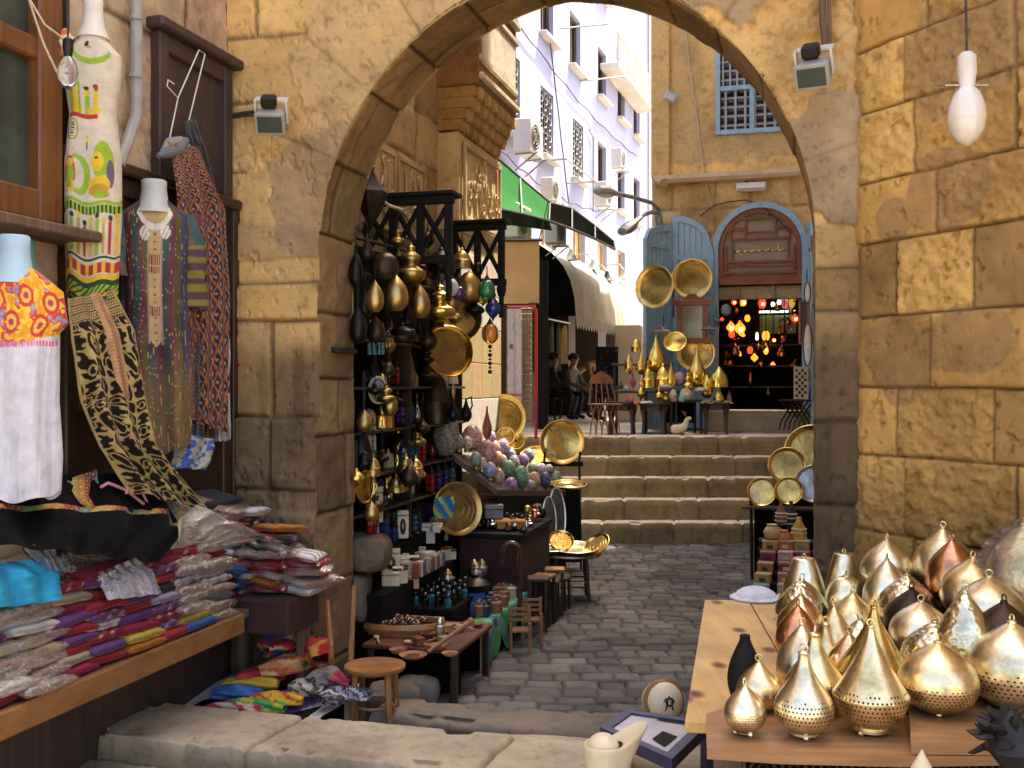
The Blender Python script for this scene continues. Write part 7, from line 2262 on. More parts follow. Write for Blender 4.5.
 for i in range(2):
  p = on_s(466-i*13, 410, .12); rt = thing('oil_jug', ['thin-handled black oil jug before the tiled wall', 'black oil jug beside the cone-shaded lamp'][i], 'jug', p, 1+i)
  k = p.y/F
  b = MB(); b.lathe(prof('bottle', 6*k, 24*k), 16, T(0, 0, -12*k)); b.build('body', SOOT, rt)
  b = MB(); b.tube([(5*k, 0, -3*k), (11*k, 0, 4*k), (9*k, 0, 13*k), (2*k, 0, 11*k)], .9*k, 6); b.build('handle', SOOT, rt)
 p = on_s(487, 439, .1)
 vase('bottle', m_plain('terracotta_glaze', (.32, .12, .06), (.2, .07, .04), 8, .35), p, 5*p.y/F, 33*p.y/F, 'slim red-brown bottle among the pink eggs', None, feet=False, name='clay_bottle', cat='bottle', seg=18)

# egg rack
 rt = thing('egg_rack', 'sloping dark rack on which the mosaic eggs stand', 'rack')
 q = [on_s(450, 452, -.06), on_s(538, 466, -.06), on_s(566, 491, .33), on_s(497, 490, .33)]
 b = MB(); vs = [tuple(p) for p in q]+[(p.x, p.y, p.z-.05) for p in q]
 b.add(vs, [(0, 1, 2, 3), (7, 6, 5, 4), (0, 4, 5, 1), (1, 5, 6, 2), (2, 6, 7, 3), (3, 7, 4, 0)]); b.build('sloping_board', WALNUT, rt)
 b = MB(); b.add([(q[3].x, q[3].y, q[3].z-.05), (q[2].x, q[2].y, q[2].z-.05), (q[2].x, q[2].y, 0), (q[3].x, q[3].y, 0)], [(0, 1, 2, 3)]); b.build('front_cloth', DARKCLOTH, rt)
 b = MB(); b.add([(q[2].x, q[2].y, q[2].z-.05), (q[1].x, q[1].y, q[1].z-.05), (q[1].x, q[1].y, 0), (q[2].x, q[2].y, 0)], [(0, 1, 2, 3)]); b.build('side_panel', ALAB, rt)
 EG = [(472, 437, 21, 25, 'pink', 'large pink'), (467, 443, 11, 14, 'cream', 'small cream'), (478, 444, 11, 12, 'pink', 'small pink'), (459, 442, 10, 15, 'grey', 'grey'), (487, 452, 19, 25, 'rose', 'big rose mosaic'),
   (503, 446, 13, 15, 'lilac', 'pale lilac'), (495, 447, 11, 13, 'pink', 'pale pink'), (509, 469, 14, 18, 'green', 'mid green'), (521, 477, 16, 23, 'green', 'large green mosaic'), (534, 480, 13, 17, 'peach', 'peach'),
   (545, 480, 13, 17, 'navy', 'dark blue mosaic'), (556, 478, 13, 15, 'sage', 'sage green'), (523, 460, 12, 14, 'purple', 'purple'), (511, 455, 11, 13, 'blue', 'pale blue'), (514, 463, 12, 16, 'grey', 'silver-grey'),
   (533, 468, 11, 12, 'sage', 'small sage'), (498, 458, 11, 14, 'peach', 'small peach'), (503, 461, 9, 13, 'sage', 'tiny sage'), (542, 469, 10, 12, 'lilac', 'small lilac'), (529, 455, 11, 13, 'blue', 'light blue'), (549, 470, 10, 12, 'grey', 'small grey'), (491, 437, 10, 12, 'lilac', 'small mauve'), (476, 459, 12, 15, 'sage', 'plump sage'), (490, 470, 13, 16, 'blue', 'blue-grey mosaic'), (499, 476, 12, 15, 'rose', 'dusty rose'), (511, 484, 13, 14, 'purple', 'plum purple'), (482, 463, 9, 12, 'cream', 'tiny cream'), (530, 486, 12, 13, 'grey', 'stone grey')]
 RGB = dict(pink=(.55, .3, .26), cream=(.6, .48, .3), grey=(.28, .27, .26), rose=(.5, .27, .24), lilac=(.42, .34, .5), green=(.13, .26, .14), peach=(.55, .32, .18), navy=(.07, .08, .22), sage=(.26, .34, .24), purple=(.3, .16, .34), blue=(.26, .3, .48))
 EM = {k: egg_mat(k+'_mosaic', v) for k, v in RGB.items()}
 for i, (px, py, w, h, c, lb) in enumerate(EG):
  s = np.interp(py+h/2, [448, 488], [0, .29])
  p = on_s(px, py+h/2, s); k = p.y/F
  rt = thing('mosaic_egg', f'{lb} egg standing on the sloping rack, {"upper" if py < 450 else "middle" if py < 470 else "lower"} row', 'egg', p, i, 'eggs on the sloping rack')
  b = MB(); b.lathe(prof('egg', w*k/2, h*k), 20); b.build('egg', EM[c], rt, smooth=70)
  b = MB(); b.lathe([(w*k*.3, -.02), (w*k*.25, 0), (w*k*.32, .018), (w*k*.28, .02)], 14); b.build('cup', BRASS_OLD, rt)

# trinket table
 rt = thing('trinket_table', 'dark table in front of the egg rack, heaped with trinkets and little wooden boxes', 'table')
 b = MB(); gbox(b, .05, .62, 2.45, 3.55, .74, .78); b.build('tabletop', MATTBLACK, rt)
 b = MB(); gbox(b, .08, .60, 2.47, 3.5, .0, .739); b.build('drop_cloth', REDCLOTHDK, rt)
 BX = [(470, 493, 16, 11, .02, (.5, .22, .06), 'small orange wooden box on top of the tiers'), (482, 507, 26, 13, .06, (.3, .1, .04), 'red-brown wooden box under the orange one'), (511, 528, 28, 9, .45, (.45, .2, .06), 'flat brown box with a pale lid at the front of the trinket table'), (494, 518, 18, 14, .3, (.2, .2, .19), 'silver filigree box on the trinket table'), (531, 512, 20, 8, .3, (.22, .08, .05), 'dark red box at the back of the trinket table')]
 for (px, py, w, h, s, c, lb) in BX:
  p = on_s(px, py, s); k = p.y/F
  rt = thing('wooden_box', lb, 'box', p, YAW+.3, 'little boxes in the stall')
  b = MB(); b.box((0, 0, h*k*.32), (w*k, w*k*.7, h*k*.62), 0, .004, col=c); b.build('box', PAINT, rt)
  b = MB(); b.box((0, 0, h*k*.82), (w*k*1.04, w*k*.74, h*k*.32), 0, .006, col=tuple(q*1.25 for q in c)); b.build('lid', PAINT, rt)
 p = on_s(499, 500, .15); k = p.y/F
 b = MB(); b.lathe([(11*k, 0), (11*k, 7*k), (11.6*k, 7.4*k), (11.6*k, 11*k), (0, 11*k)], 24, col=(.3, .1, .04)); one('round_box', 'round red-brown lidded box below the pink eggs', 'box', b, PAINT, loc=p)
 rnd = random.Random(41)
 for i in range(60):
  s, t = rnd.uniform(.14, .6), rnd.uniform(2.55, 3.5); p = G(s, t, .782+.02*(i % 2)); k = p.y/F
  m = rnd.choice([SOOT, BRONZE, SILVER, COPPER, BRASS_OLD, HORN]); kd = rnd.choice(['ball', 'tear', 'flat', 'spin', 'egg'])
  nm = {SOOT: 'black', BRONZE: 'bronze', SILVER: 'silver', COPPER: 'copper', BRASS_OLD: 'brass', HORN: 'brown'}[m]
  o = vase(kd, m, p, rnd.uniform(2.6, 5)*k, rnd.uniform(6, 13)*k, 'little metal or wooden trinket in the heap on the dark trinket table', 'trinkets heaped on the dark table', feet=False, name='trinket', cat='trinket', seg=10)
 b = MB(); p = on_s(511, 556, .64)
 k = p.y/F
 b.tube([(-8*k, 0, -8*k)]+[(9*k*math.cos(a), 0, 2*k+11*k*math.sin(a)) for a in np.linspace(PI, -.2, 12)]+[(9*k, 0, -60*k)], 2.6*k, 8)
 one('walking_stick', 'red-brown walking stick with a hooked handle leaning on the trinket table', 'walking stick', b, HORN, loc=p)
 for i, (px, py, w, h, lb) in enumerate(((557, 514, 17, 50, 'taller long oval tray leaning upright at the table end'), (549, 520, 14, 44, 'shorter long oval tray leaning beside the taller one'), (541, 536, 12, 32, 'small pale oval tray leaning low beside the two long ones'))):
  p = at(px, py, 9.9-.12*i); k = p.y/F
  rt = thing('oval_tray', lb, 'tray', p, .5-.1*i, 'oval trays leaning at the table end', tilt=(-.12, 0))
  b = MB(); b.ball((0, 0, 0), (w*k/2, .012, h*k/2), 24); b.build('dish', GREYTRAY if i < 2 else BRASS_PALE, rt)
  b = MB(); b.tube([(w*k*.52*math.cos(a), -.012, h*k*.52*math.sin(a)) for a in np.linspace(0, 2*PI, 30, endpoint=False)], .010, 6, closed=True); b.build('rim', SILVER if i < 2 else BRASS_PALE, rt)
 # pan table out in the lane
 c = at(570, 552, 9.75); h = c.z
 rt = thing('low_table', 'round low dark table with turned legs standing out in the lane', 'table', (c.x, c.y, 0), .3)
 b = MB(); b.lathe([(.28, h-.03), (.30, h-.015), (.28, h), (0, h)], 24); b.build('tabletop', WALNUT, rt)
 for k in range(4):
  a = k*PI/2+.5
  b = MB(); b.tube([(.2*math.cos(a), .2*math.sin(a), h-.03), (.21*math.cos(a), .21*math.sin(a), .25), (.22*math.cos(a), .22*math.sin(a), .18), (.235*math.cos(a), .235*math.sin(a), 0)], [.016, .02, .013, .018], 8); b.build('leg', WALNUT_Z, rt)
 b = MB()
 for z in (.14, .24):
  for k in range(4): b.tube([(.215*math.cos(k*PI/2+.5), .215*math.sin(k*PI/2+.5), z), (.215*math.cos(k*PI/2+2.07), .215*math.sin(k*PI/2+2.07), z)], .009, 5)
 b.build('stretcher', WALNUT, rt)
 for lb, px, py, r, f, m in (('shallow brass pan lying in front on the low lane table', 575, 553, .22, (0, -.1, 1), BRASS_PALE), ('brass dish tilted up at the right of the low lane table', 597, 546, .14, (-.55, -.5, .8), BRASS), ('small brass dish tilted up at the back of the low lane table', 561, 541, .12, (.1, -.7, .8), BRASS), ('flat pale dish at the left of the low lane table', 551, 552, .17, (0, -.05, 1), SILVER)):
  p = at(px, py, 9.7); p.z = max(p.z, h+.02)
  tray(p, r, lb, 'dishes on the low table in the lane', m, f, .18, inner=m)

# near group: low table, green-draped table
 rt = thing('low_table', 'low dark table at the front of the stall with carved wooden wares', 'table')
 b = MB(); gbox(b, .12, .76, .38, 1.13, .33, .36); b.build('tabletop', REDBROWN, rt)
 for s in (.17, .72):
  for t in (.42, 1.09):
   b = MB(); gbox(b, s-.022, s+.022, t-.022, t+.022, 0, .329); b.build('leg', WALNUT_Z, rt)
 b = MB(); gbox(b, .2, .7, .6, .62, .02, .328); b.build('back_cloth', DARKCLOTH, rt)
 rt = thing('draped_table', 'low table covered in a green and blue shawl along the lane', 'table')
 b = MB(); gbox(b, .12, .66, 1.14, 2.5, .27, .3); b.build('tabletop', WALNUT, rt)
 b = MB(); gbox(b, .14, .63, 1.16, 2.48, .0, .269); b.build('dark_side', DARKCLOTH, rt)
 n, m = 46, 20
 P, C = [], []
 for i in range(n):
  t = 1.12+1.34*i/(n-1); rP, rC = [], []
  drop = (.12 + .16*math.sin(i*.35)**2) if i > 12 else (.30-.004*i)
  for j in range(m):
   v = j/(m-1); L = v*(.14+drop)
   s, z = (.54+L, .312) if L < .13 else (.672+.012*math.sin(i*.9)*(v), .312-(L-.13))
   z += .012*float(fbm(i*.3, j*.3, 5, 3))
   q = float(fbm(i*.22, j*.16, 77, 3)); st_ = math.sin(i*.5+j*.2)
   c = (.05, .30, .07) if q > .5 else (.04, .16, .3) if q < .38 else (.12, .4, .22)
   if i < 7: c = (.5, .42, .28)
   if st_ > .9: c = tuple(x*.5 for x in c)
   g_ = G(s, t, max(.02, z)); rP.append(tuple(g_)); rC.append(c)
  P.append(rP); C.append(rC)
 b = MB(); b.sheet(np.array(P), 0, np.array(C)); b.build('shawl', CLOTH, rt, smooth=80)
 for i, (t, lb) in enumerate(((1.75, 'small red-brown slatted chair toy standing in front of the green shawl, nearer one'), (2.1, 'small red-brown slatted chair toy standing in front of the green shawl, farther one'))):
  p = G(.79, t, 0); rt = thing('toy_chair', lb, 'toy chair', p, YAW+.3, 'toy chairs by the green shawl')
  for x in (-.07, .07):
   for y in (-.06, .06):
    b = MB(); b.box((x, y, .12 if y < 0 else .17), (.02, .02, .24 if y < 0 else .34)); b.build('leg', OAK, rt)
  b = MB(); b.box((0, 0, .18), (.15, .13, .015)); b.build('seat', OAK, rt)
  b = MB()
  for z in (.24, .28, .32): b.box((0, .06, z), (.14, .012, .018))
  b.build('back_slats', OAK, rt)
 # carved wooden wares
 p = on_z(404, 631, .365)
 rt = thing('wooden_tray', 'oval wooden tray full of glossy brown carvings', 'tray', (p.x, p.y, .376), YAW+.25)
 b = MB()
 out = [(.26*math.cos(a), .15*math.sin(a)) for a in np.linspace(0, 2*PI, 32, endpoint=False)]
 b.prism([(x, y) for x, y in out], .015, Matrix.Rotation(-PI/2, 4, 'X')); b.build('base', HONEY, rt)
 b = MB(); b.tube([(x, y, .03) for x, y in out], .022, 6, closed=True, flat=1.5); b.build('rim', HONEY, rt)
 for i in range(34):
  a, r = rnd.uniform(0, 6.28), math.sqrt(rnd.random())*.86
  q = rt.matrix_basis @ Vector((.24*r*math.cos(a), .13*r*math.sin(a), .045+.02*rnd.random()))
  o = thing('carved_turtle', 'glossy brown carving in the oval wooden tray', 'carving', q, rnd.uniform(0, 6), 'carvings in the oval tray')
  b = MB(); b.ball((0, 0, 0), (.028, .022, .022), 10); b.ball((.032, 0, .004), .01, 8)
  b.build('body', HORN, o)
 W = [(413, 657, 'carved_platter', 'round carved reddish platter at the front corner of the low table', .085, .018, (.36, .15, .07)), (438, 648, 'carved_dish', 'small carved wooden dish on the low table beside the platter', .06, .022, (.4, .18, .07)), (398, 652, 'carved_dish', 'shallow reddish dish left on the low table', .055, .02, (.34, .14, .07)), (450, 655, 'carved_dish', 'flat oval wooden dish at the right of the low table', .05, .016, (.42, .22, .1))]
 for px, py, nm, lb, r, h, c in W:
  p = on_z(px, py, .364); rt = thing(nm, lb, 'dish', p, 0)
  b = MB(); b.lathe([(0, .004), (r*.75, .004), (r*.95, h), (r, h), (r*.8, -.0), (0, 0)], 24, col=c); b.build('dish', PAINT, rt)
  b = MB(); b.tube([(r*.5*math.cos(a), r*.5*math.sin(a), .008) for a in np.linspace(0, 2*PI, 18, endpoint=False)], .006, 5, closed=True, col=tuple(q*.6 for q in c)); b.tube([(-r*.5, 0, .008), (r*.5, 0, .008)], .005, 5, col=tuple(q*.6 for q in c)); b.build('carving', PAINT, rt)
 for i in range(16):
  p = G(rnd.uniform(.2, .72), rnd.uniform(.42, 1.05), .362); c = rnd.choice([(.36, .15, .06), (.45, .22, .09), (.22, .08, .03), (.5, .3, .14)]); kd = rnd.choice(['bowl', 'box', 'spoon'])
  rt = thing('wooden_'+kd, f'small carved wooden {kd} among the wares on the low front table', kd, p, rnd.uniform(0, 3), f'wooden {kd} wares on the low table')
  b = MB(); r = rnd.uniform(.03, .055)
  if kd == 'bowl': b.lathe([(r*.5, 0), (r, r*.6), (r*.92, r*.6), (r*.4, .012), (0, .01)], 16, col=c)
  elif kd == 'box': b.box((0, 0, .02), (r*1.8, r*1.2, .04), 0, .004, col=c); b.box((0, 0, .045), (r*1.85, r*1.25, .012), 0, .003, col=tuple(x*.7 for x in c))
  else: b.tube([(-.08, 0, .012), (0, 0, .016), (.06, 0, .012)], [.006, .008, .006], 6, col=c); b.ball((.085, 0, .012), (.03, .02, .01), 10, col=c)
  b.build('body', PAINT, rt)
 b = MB(); p = on_z(428, 652, .38); d = Vector((.25, .2, .14))
 b.tube([(0, 0, 0), d*.5, d], [.012, .014, .018], 8); b.ball(tuple(d), .024, 10); one('wooden_mallet', 'wooden mallet leaning across the low table', 'mallet', b, OAK, loc=p)
 b = MB(); p = on_z(440, 640, .362)
 b.lathe([(.03, 0), (.032, .09), (.02, .1), (.022, .11), (.012, .14), (0, .145)], 6); one('brass_lantern', 'little grey metal lantern between the carvings and the mallet', 'lantern', b, SILVER, loc=p)
 # bottles with black caps
 for r in range(4):
  for c in range(6):
   p = G(.41-.085*r, 1.21+.125*c+.03*(r % 2), .432)
   rt = thing('perfume_bottle', f'glossy black bottle on the lowest tier, {["front", "second", "third", "back"][r]} row, {from_left(c, 6)}', 'bottle', p, 0, 'black bottles on the lowest tier')
   b = MB(); b.lathe([(.024, 0), (.026, .05), (.012, .065)], 10); b.build('bottle', GLASS['teal'] if (r+c) % 3 == 0 else SOOT, rt)
   b = MB(); b.ball((0, 0, .082), .019, 10); b.build('stopper', GLOSSBLACK, rt)
 # alabaster boxes: px, base y, w, h, s
 AB = [(391, 571, 18, 22, .02, 'upright cream alabaster box with an oval portrait, left of the round-medallion one', ALAB, 1), (409, 573, 20, 17, .06, 'white alabaster box with a round dark medallion', ALABW, 2), (391, 590, 18, 19, .08, 'plain cream alabaster cube low beside the stones', ALAB, 0), (410, 588, 18, 13, .12, 'reddish alabaster block under the medallion box', m_plain('red_alabaster', (.5, .26, .14), (.4, .18, .1), 9, .4), 0),
   (403, 538, 11, 28, -.06, 'tall white alabaster box with a dark portrait', ALABW, 1), (428, 543, 14, 20, -.06, 'cream alabaster box in the middle of the tiers', ALABW, 0), (443, 540, 10, 22, -.08, 'narrow cream alabaster box with a dark arch', ALABW, 1), (377, 522, 12, 36, -.1, 'grey stone plaque behind the pier with a dark figure', ALAB, 1), (369, 470, 14, 44, -.12, 'striped pale wooden block against the pier', ALAB, 0), (372, 478, 9, 28, -.08, 'blue-grey framed plaque beside the pier', m_plain('slate', (.12, .15, .17), (.08, .1, .12), 9, .5), 1)]
 for px, py, w, h, s, lb, m, k in AB:
  p = on_s(px, py, s); q = p.y/F
  rt = thing('alabaster_box', lb, 'box', p, YAW+.35, 'alabaster boxes on the tiers')
  b = MB(); b.box((0, 0, h*q*.4), (w*q, w*q*.7, h*q*.8), 0, .005); b.build('box', m, rt)
  b = MB(); b.box((0, 0, h*q*.91), (w*q*1.03, w*q*.73, h*q*.17), 0, .006); b.build('lid', m, rt)
  if k:
   b = MB(); b.ball((0, -w*q*.355, h*q*.42), (w*q*.27, .006, h*q*(.3 if k == 1 else .24)), 14); b.build('medallion', BRONZE, rt)
   b = MB(); b.ball((0, -w*q*.36, h*q*.44), (w*q*.1, .008, h*q*.16), 10); b.build('portrait', ALAB, rt)
 for i in range(12):
  p = on_s(433+rnd.uniform(0, 30), rnd.uniform(534, 553), -.05+rnd.uniform(-.05, .1)); p.z = max(.85, p.z)
  o = thing('alabaster_chip', 'small rough white alabaster block in the pale pile in the middle of the tiers', 'block', p, rnd.uniform(0, 3), 'white blocks in the pale pile')
  b = MB(); b.box((0, 0, .02), (.08, .06, .055), 0, .006, jit=.008); b.build('block', ALABW, o)
  b = MB(); b.box((0, 0, .05), (.05, .04, .02), .5, .004); b.build('facet', ALAB, o)
 bc = [(.25, .05, .04), (.55, .5, .38), (.06, .12, .2), (.4, .26, .1), (.1, .1, .1), (.5, .36, .2), (.12, .2, .15), (.3, .1, .12)]
 nmz = ['red', 'cream', 'navy', 'tan', 'black', 'sand', 'green', 'plum']
 for i in range(8):
  p = G(.17, 1.22+i*.075, .625);
  rt = thing('picture_case', f'{nmz[i]} little picture case standing in the row on the second tier', 'case', p, YAW+PI/2+.2, 'picture cases on the second tier')
  b = MB(); b.box((0, 0, .055), (.065, .05, .11), 0, .004, col=bc[i]); b.build('case', PAINT, rt)
  b = MB(); b.box((0, -.027, .06), (.045, .006, .08), 0, .001, col=bc[(i+3) % 8]); b.build('picture', PAINT, rt)
 q = random.Random(83)
 for i in range(15):
  p = G(-.17+q.uniform(-.04, .08), .66+i*.15, .845); c = q.choice(['blue', 'teal', 'red', 'purple', 'green', 'white'])
  lantern(p, q.uniform(.24, .36), q.uniform(.05, .07), f'lantern with {c} panes on the upper black tier, {ORD[i]} from the pier', 'lanterns along the upper black tier', q.choice([SOOT, SOOT, BRASS_OLD, BRONZE]), GLASS[c], rz=i)
 for i in range(26):
  p = G(q.uniform(-.07, .14), .98+q.uniform(0, 1.1), .622); w = q.uniform(.05, .09); h = q.uniform(.05, .12)
  rt = thing('stone_box', 'small pale stone box or candle holder crowding the middle tier', 'box', p, q.uniform(0, 1.5), 'pale stone boxes on the middle tier')
  m = q.choice([ALAB, ALABW, ALABW])
  b = MB(); b.box((0, 0, h/2), (w, w*.8, h), 0, .005); b.build('box', m, rt)
  b = MB(); b.box((0, 0, h+.009), (w*1.05, w*.85, .018), 0, .004); b.build('lid', q.choice([ALAB, HORN, ALABW]), rt)
 for i in range(5):
  p = G(.74, 2.5+i*.2, 0); h = q.uniform(.28, .5)
  rt = thing('wooden_stool', f'small dark inlaid stool standing on the cobbles before the trinket table, {ORD[i]} along', 'stool', p, YAW+q.uniform(-.3, .3), 'small stools before the trinket table')
  b = MB(); b.box((0, 0, h-.012), (.17, .17, .024), 0, .004); b.build('seat', HONEY if i % 2 else REDBROWN, rt)
  for x in (-.065, .065):
   for y in (-.065, .065):
    b = MB(); b.box((x, y, (h-.024)/2), (.022, .022, h-.024)); b.build('leg', WALNUT_Z, rt)
  b = MB()
  b.tube([(-.055, -.065, .12), (.055, -.065, .12), (.055, .065, .12), (-.055, .065, .12)], .008, 5, closed=True); b.build('stretcher', WALNUT, rt)
 for i in range(16):
  p = G(q.uniform(.2, .44), q.uniform(2.12, 2.4) if i < 5 else q.uniform(1.3, 2.4), .302); r = q.uniform(.03, .055)
  rt = thing('metal_bowl', 'small dark or silver bowl among the wares behind the green shawl', 'bowl', p, 0, 'metal bowls behind the green shawl')
  b = MB(); b.lathe([(r*.5, 0), (r*.95, r*.5), (r, r), (r*.93, r), (r*.6, .02), (0, .015)], 14); b.build('bowl', q.choice([SILVER, SOOT, BRASS_OLD]), rt)
 for i in range(9):
  p = G(.2+.2*rnd.random(), 1.75+.55*rnd.random(), .302+.16*(i % 2));
  rt = thing('silver_tin', 'crumpled bright silver tin among the wares above the green shawl', 'tin', p, i, 'silver tins above the green shawl')
  b = MB(); b.lathe([(.03, 0), (.045, .02), (.05, .07), (.03, .1), (.034, .11), (0, .115)], 14); b.build('tin', SILVER, rt)
  b = MB(); b.lathe([(.035, .1), (.02, .125), (0, .14)], 12); b.build('lid', BRASS_OLD if i % 3 else SILVER, rt)
 n = 0
 for i in range(26):
  p = G(.47+.16*rnd.random(), 1.25+1.15*rnd.random(), .302)
  c, nm = rnd.choice([((.6, .5, .32), 'cream'), ((.3, .12, .06), 'brown'), ((.05, .05, .06), 'black'), ((.06, .12, .25), 'blue')])
  rt = thing('small_jar', f'{nm} little lidded jar among the wares behind the green shawl', 'jar', p, i, f'{nm} jars behind the green shawl')
  b = MB(); b.lathe([(.035, 0), (.045, .03), (.04, .07), (.042, .075)], 14, col=c); b.build('jar', PAINT, rt)
  b = MB(); b.lathe([(.044, .075), (.04, .09), (.012, .1), (.012, .112), (0, .115)], 14, col=tuple(q*.7 for q in c)); b.build('lid', PAINT, rt)
 p = on_s(475, 618, .45)
 rt = thing('dark_pot', 'wide black pot on a blue box at the end of the green shawl', 'pot', (p.x, p.y, .45))
 b = MB(); b.lathe([(.05, 0), (.1, .03), (.115, .06), (.08, .09), (.03, .11), (.03, .13), (0, .14)], 22); b.build('pot', SOOT, rt)
 b = MB(); b.box((0, 0, -.075), (.12, .12, .148), .3, .006, col=(.03, .1, .22)); one('blue_box', 'blue box supporting the wide black pot', 'box', b, PAINT, loc=(p.x, p.y, .45))
 for i, (px, py, c, nm) in enumerate(((371, 536, GLASS['red'], 'red'), (377, 500, GLASS['blue'], 'blue'), (382, 516, GLASS['teal'], 'teal'), (415, 540, GLASS['purple'], 'purple'), (392, 548, GLASS['blue'], 'deep blue'))):
  p = on_s(px, py, -.12 if i else -.02); k = p.y/F
  lantern(p, 34*k, 7.5*k, f'small lantern with {nm} glass low among the alabaster boxes', 'small lanterns low in the stall', SOOT, c, rz=i)
 p = on_s(445, 497, -.02)
 b = MB(); n = 14
 P = np.array([[(x*.16, .03*math.sin(x*9+z*5), z*.17) for z in np.linspace(-.5, .5, 12)] for x in np.linspace(-.5, .5, n)])
 C = np.array([[[(.02, .12, .5), (.02, .4, .3), (.7, .55, .04), (.05, .3, .55)][int((i*.5+j*.4)) % 4] for j in range(12)] for i in range(n)])
 b.sheet(P, 0, C); rt = one('bright_scarf', 'bright blue, green and yellow scarf draped over the ornate tray', 'scarf', b, CLOTH, part='scarf', loc=at(444, 508, 8.2), rz=.4)
 for i in range(3):
  a = [on_z(395, 700, .08), on_z(418, 692, .1), on_z(383, 705, .1)][i]
  rt = thing('loose_stone', ['flat grey stone beside the stool at the kerb', 'rounded grey stone under the low table', 'small stone behind the stool leg'][i], 'stone', (0, 0, 0))
  rock('stone', a, [(.16, .12, .1), (.13, .1, .09), (.09, .08, .07)][i], 330+i, (.16, .14, .12), rt)
def egg_mat(name, c):
 t = NT(name)
 vo = t.n('ShaderNodeTexVoronoi'); vo.inputs['Scale'].default_value = 70
 t.l(t.tc.outputs['Object'], vo.inputs['Vector'])
 sp = t.n('ShaderNodeSeparateColor'); t.l(vo.outputs['Color'], sp.inputs[0])
 col = t.ramp(sp.outputs[0], [(.1, tuple(q*.55 for q in c)), (.5, c), (.9, tuple(min(.75, q*1.35+.05) for q in c))])
 t.set(Base_Color=col, Roughness=.35)
 t.bump(vo.outputs['Distance'], .4, .004)
 return t.mat
GRANITE = egg_mat('speckled_granite', (.2, .18, .15))
PATT = egg_mat('patterned_plate', (.16, .14, .12))
GLOSSBLACK = m_plain('gloss_black', (.012, .012, .014), (.01, .01, .011), 9, .12, 0, 0, coat=.5)
REDCLOTHDK = m_plain('dark_red_cloth', (.05, .015, .012), (.025, .009, .008), 6, .9, 0, .2, 90)
GREYTRAY = m_plain('grey_engraved_tin', (.2, .2, .19), (.11, .11, .11), 22, .4, .7, .4, 60)
BRASS_GLASS = m_metal('brass_with_bands', (.85, .58, .17), .18, .2, pierced=(.04, .28, 22))

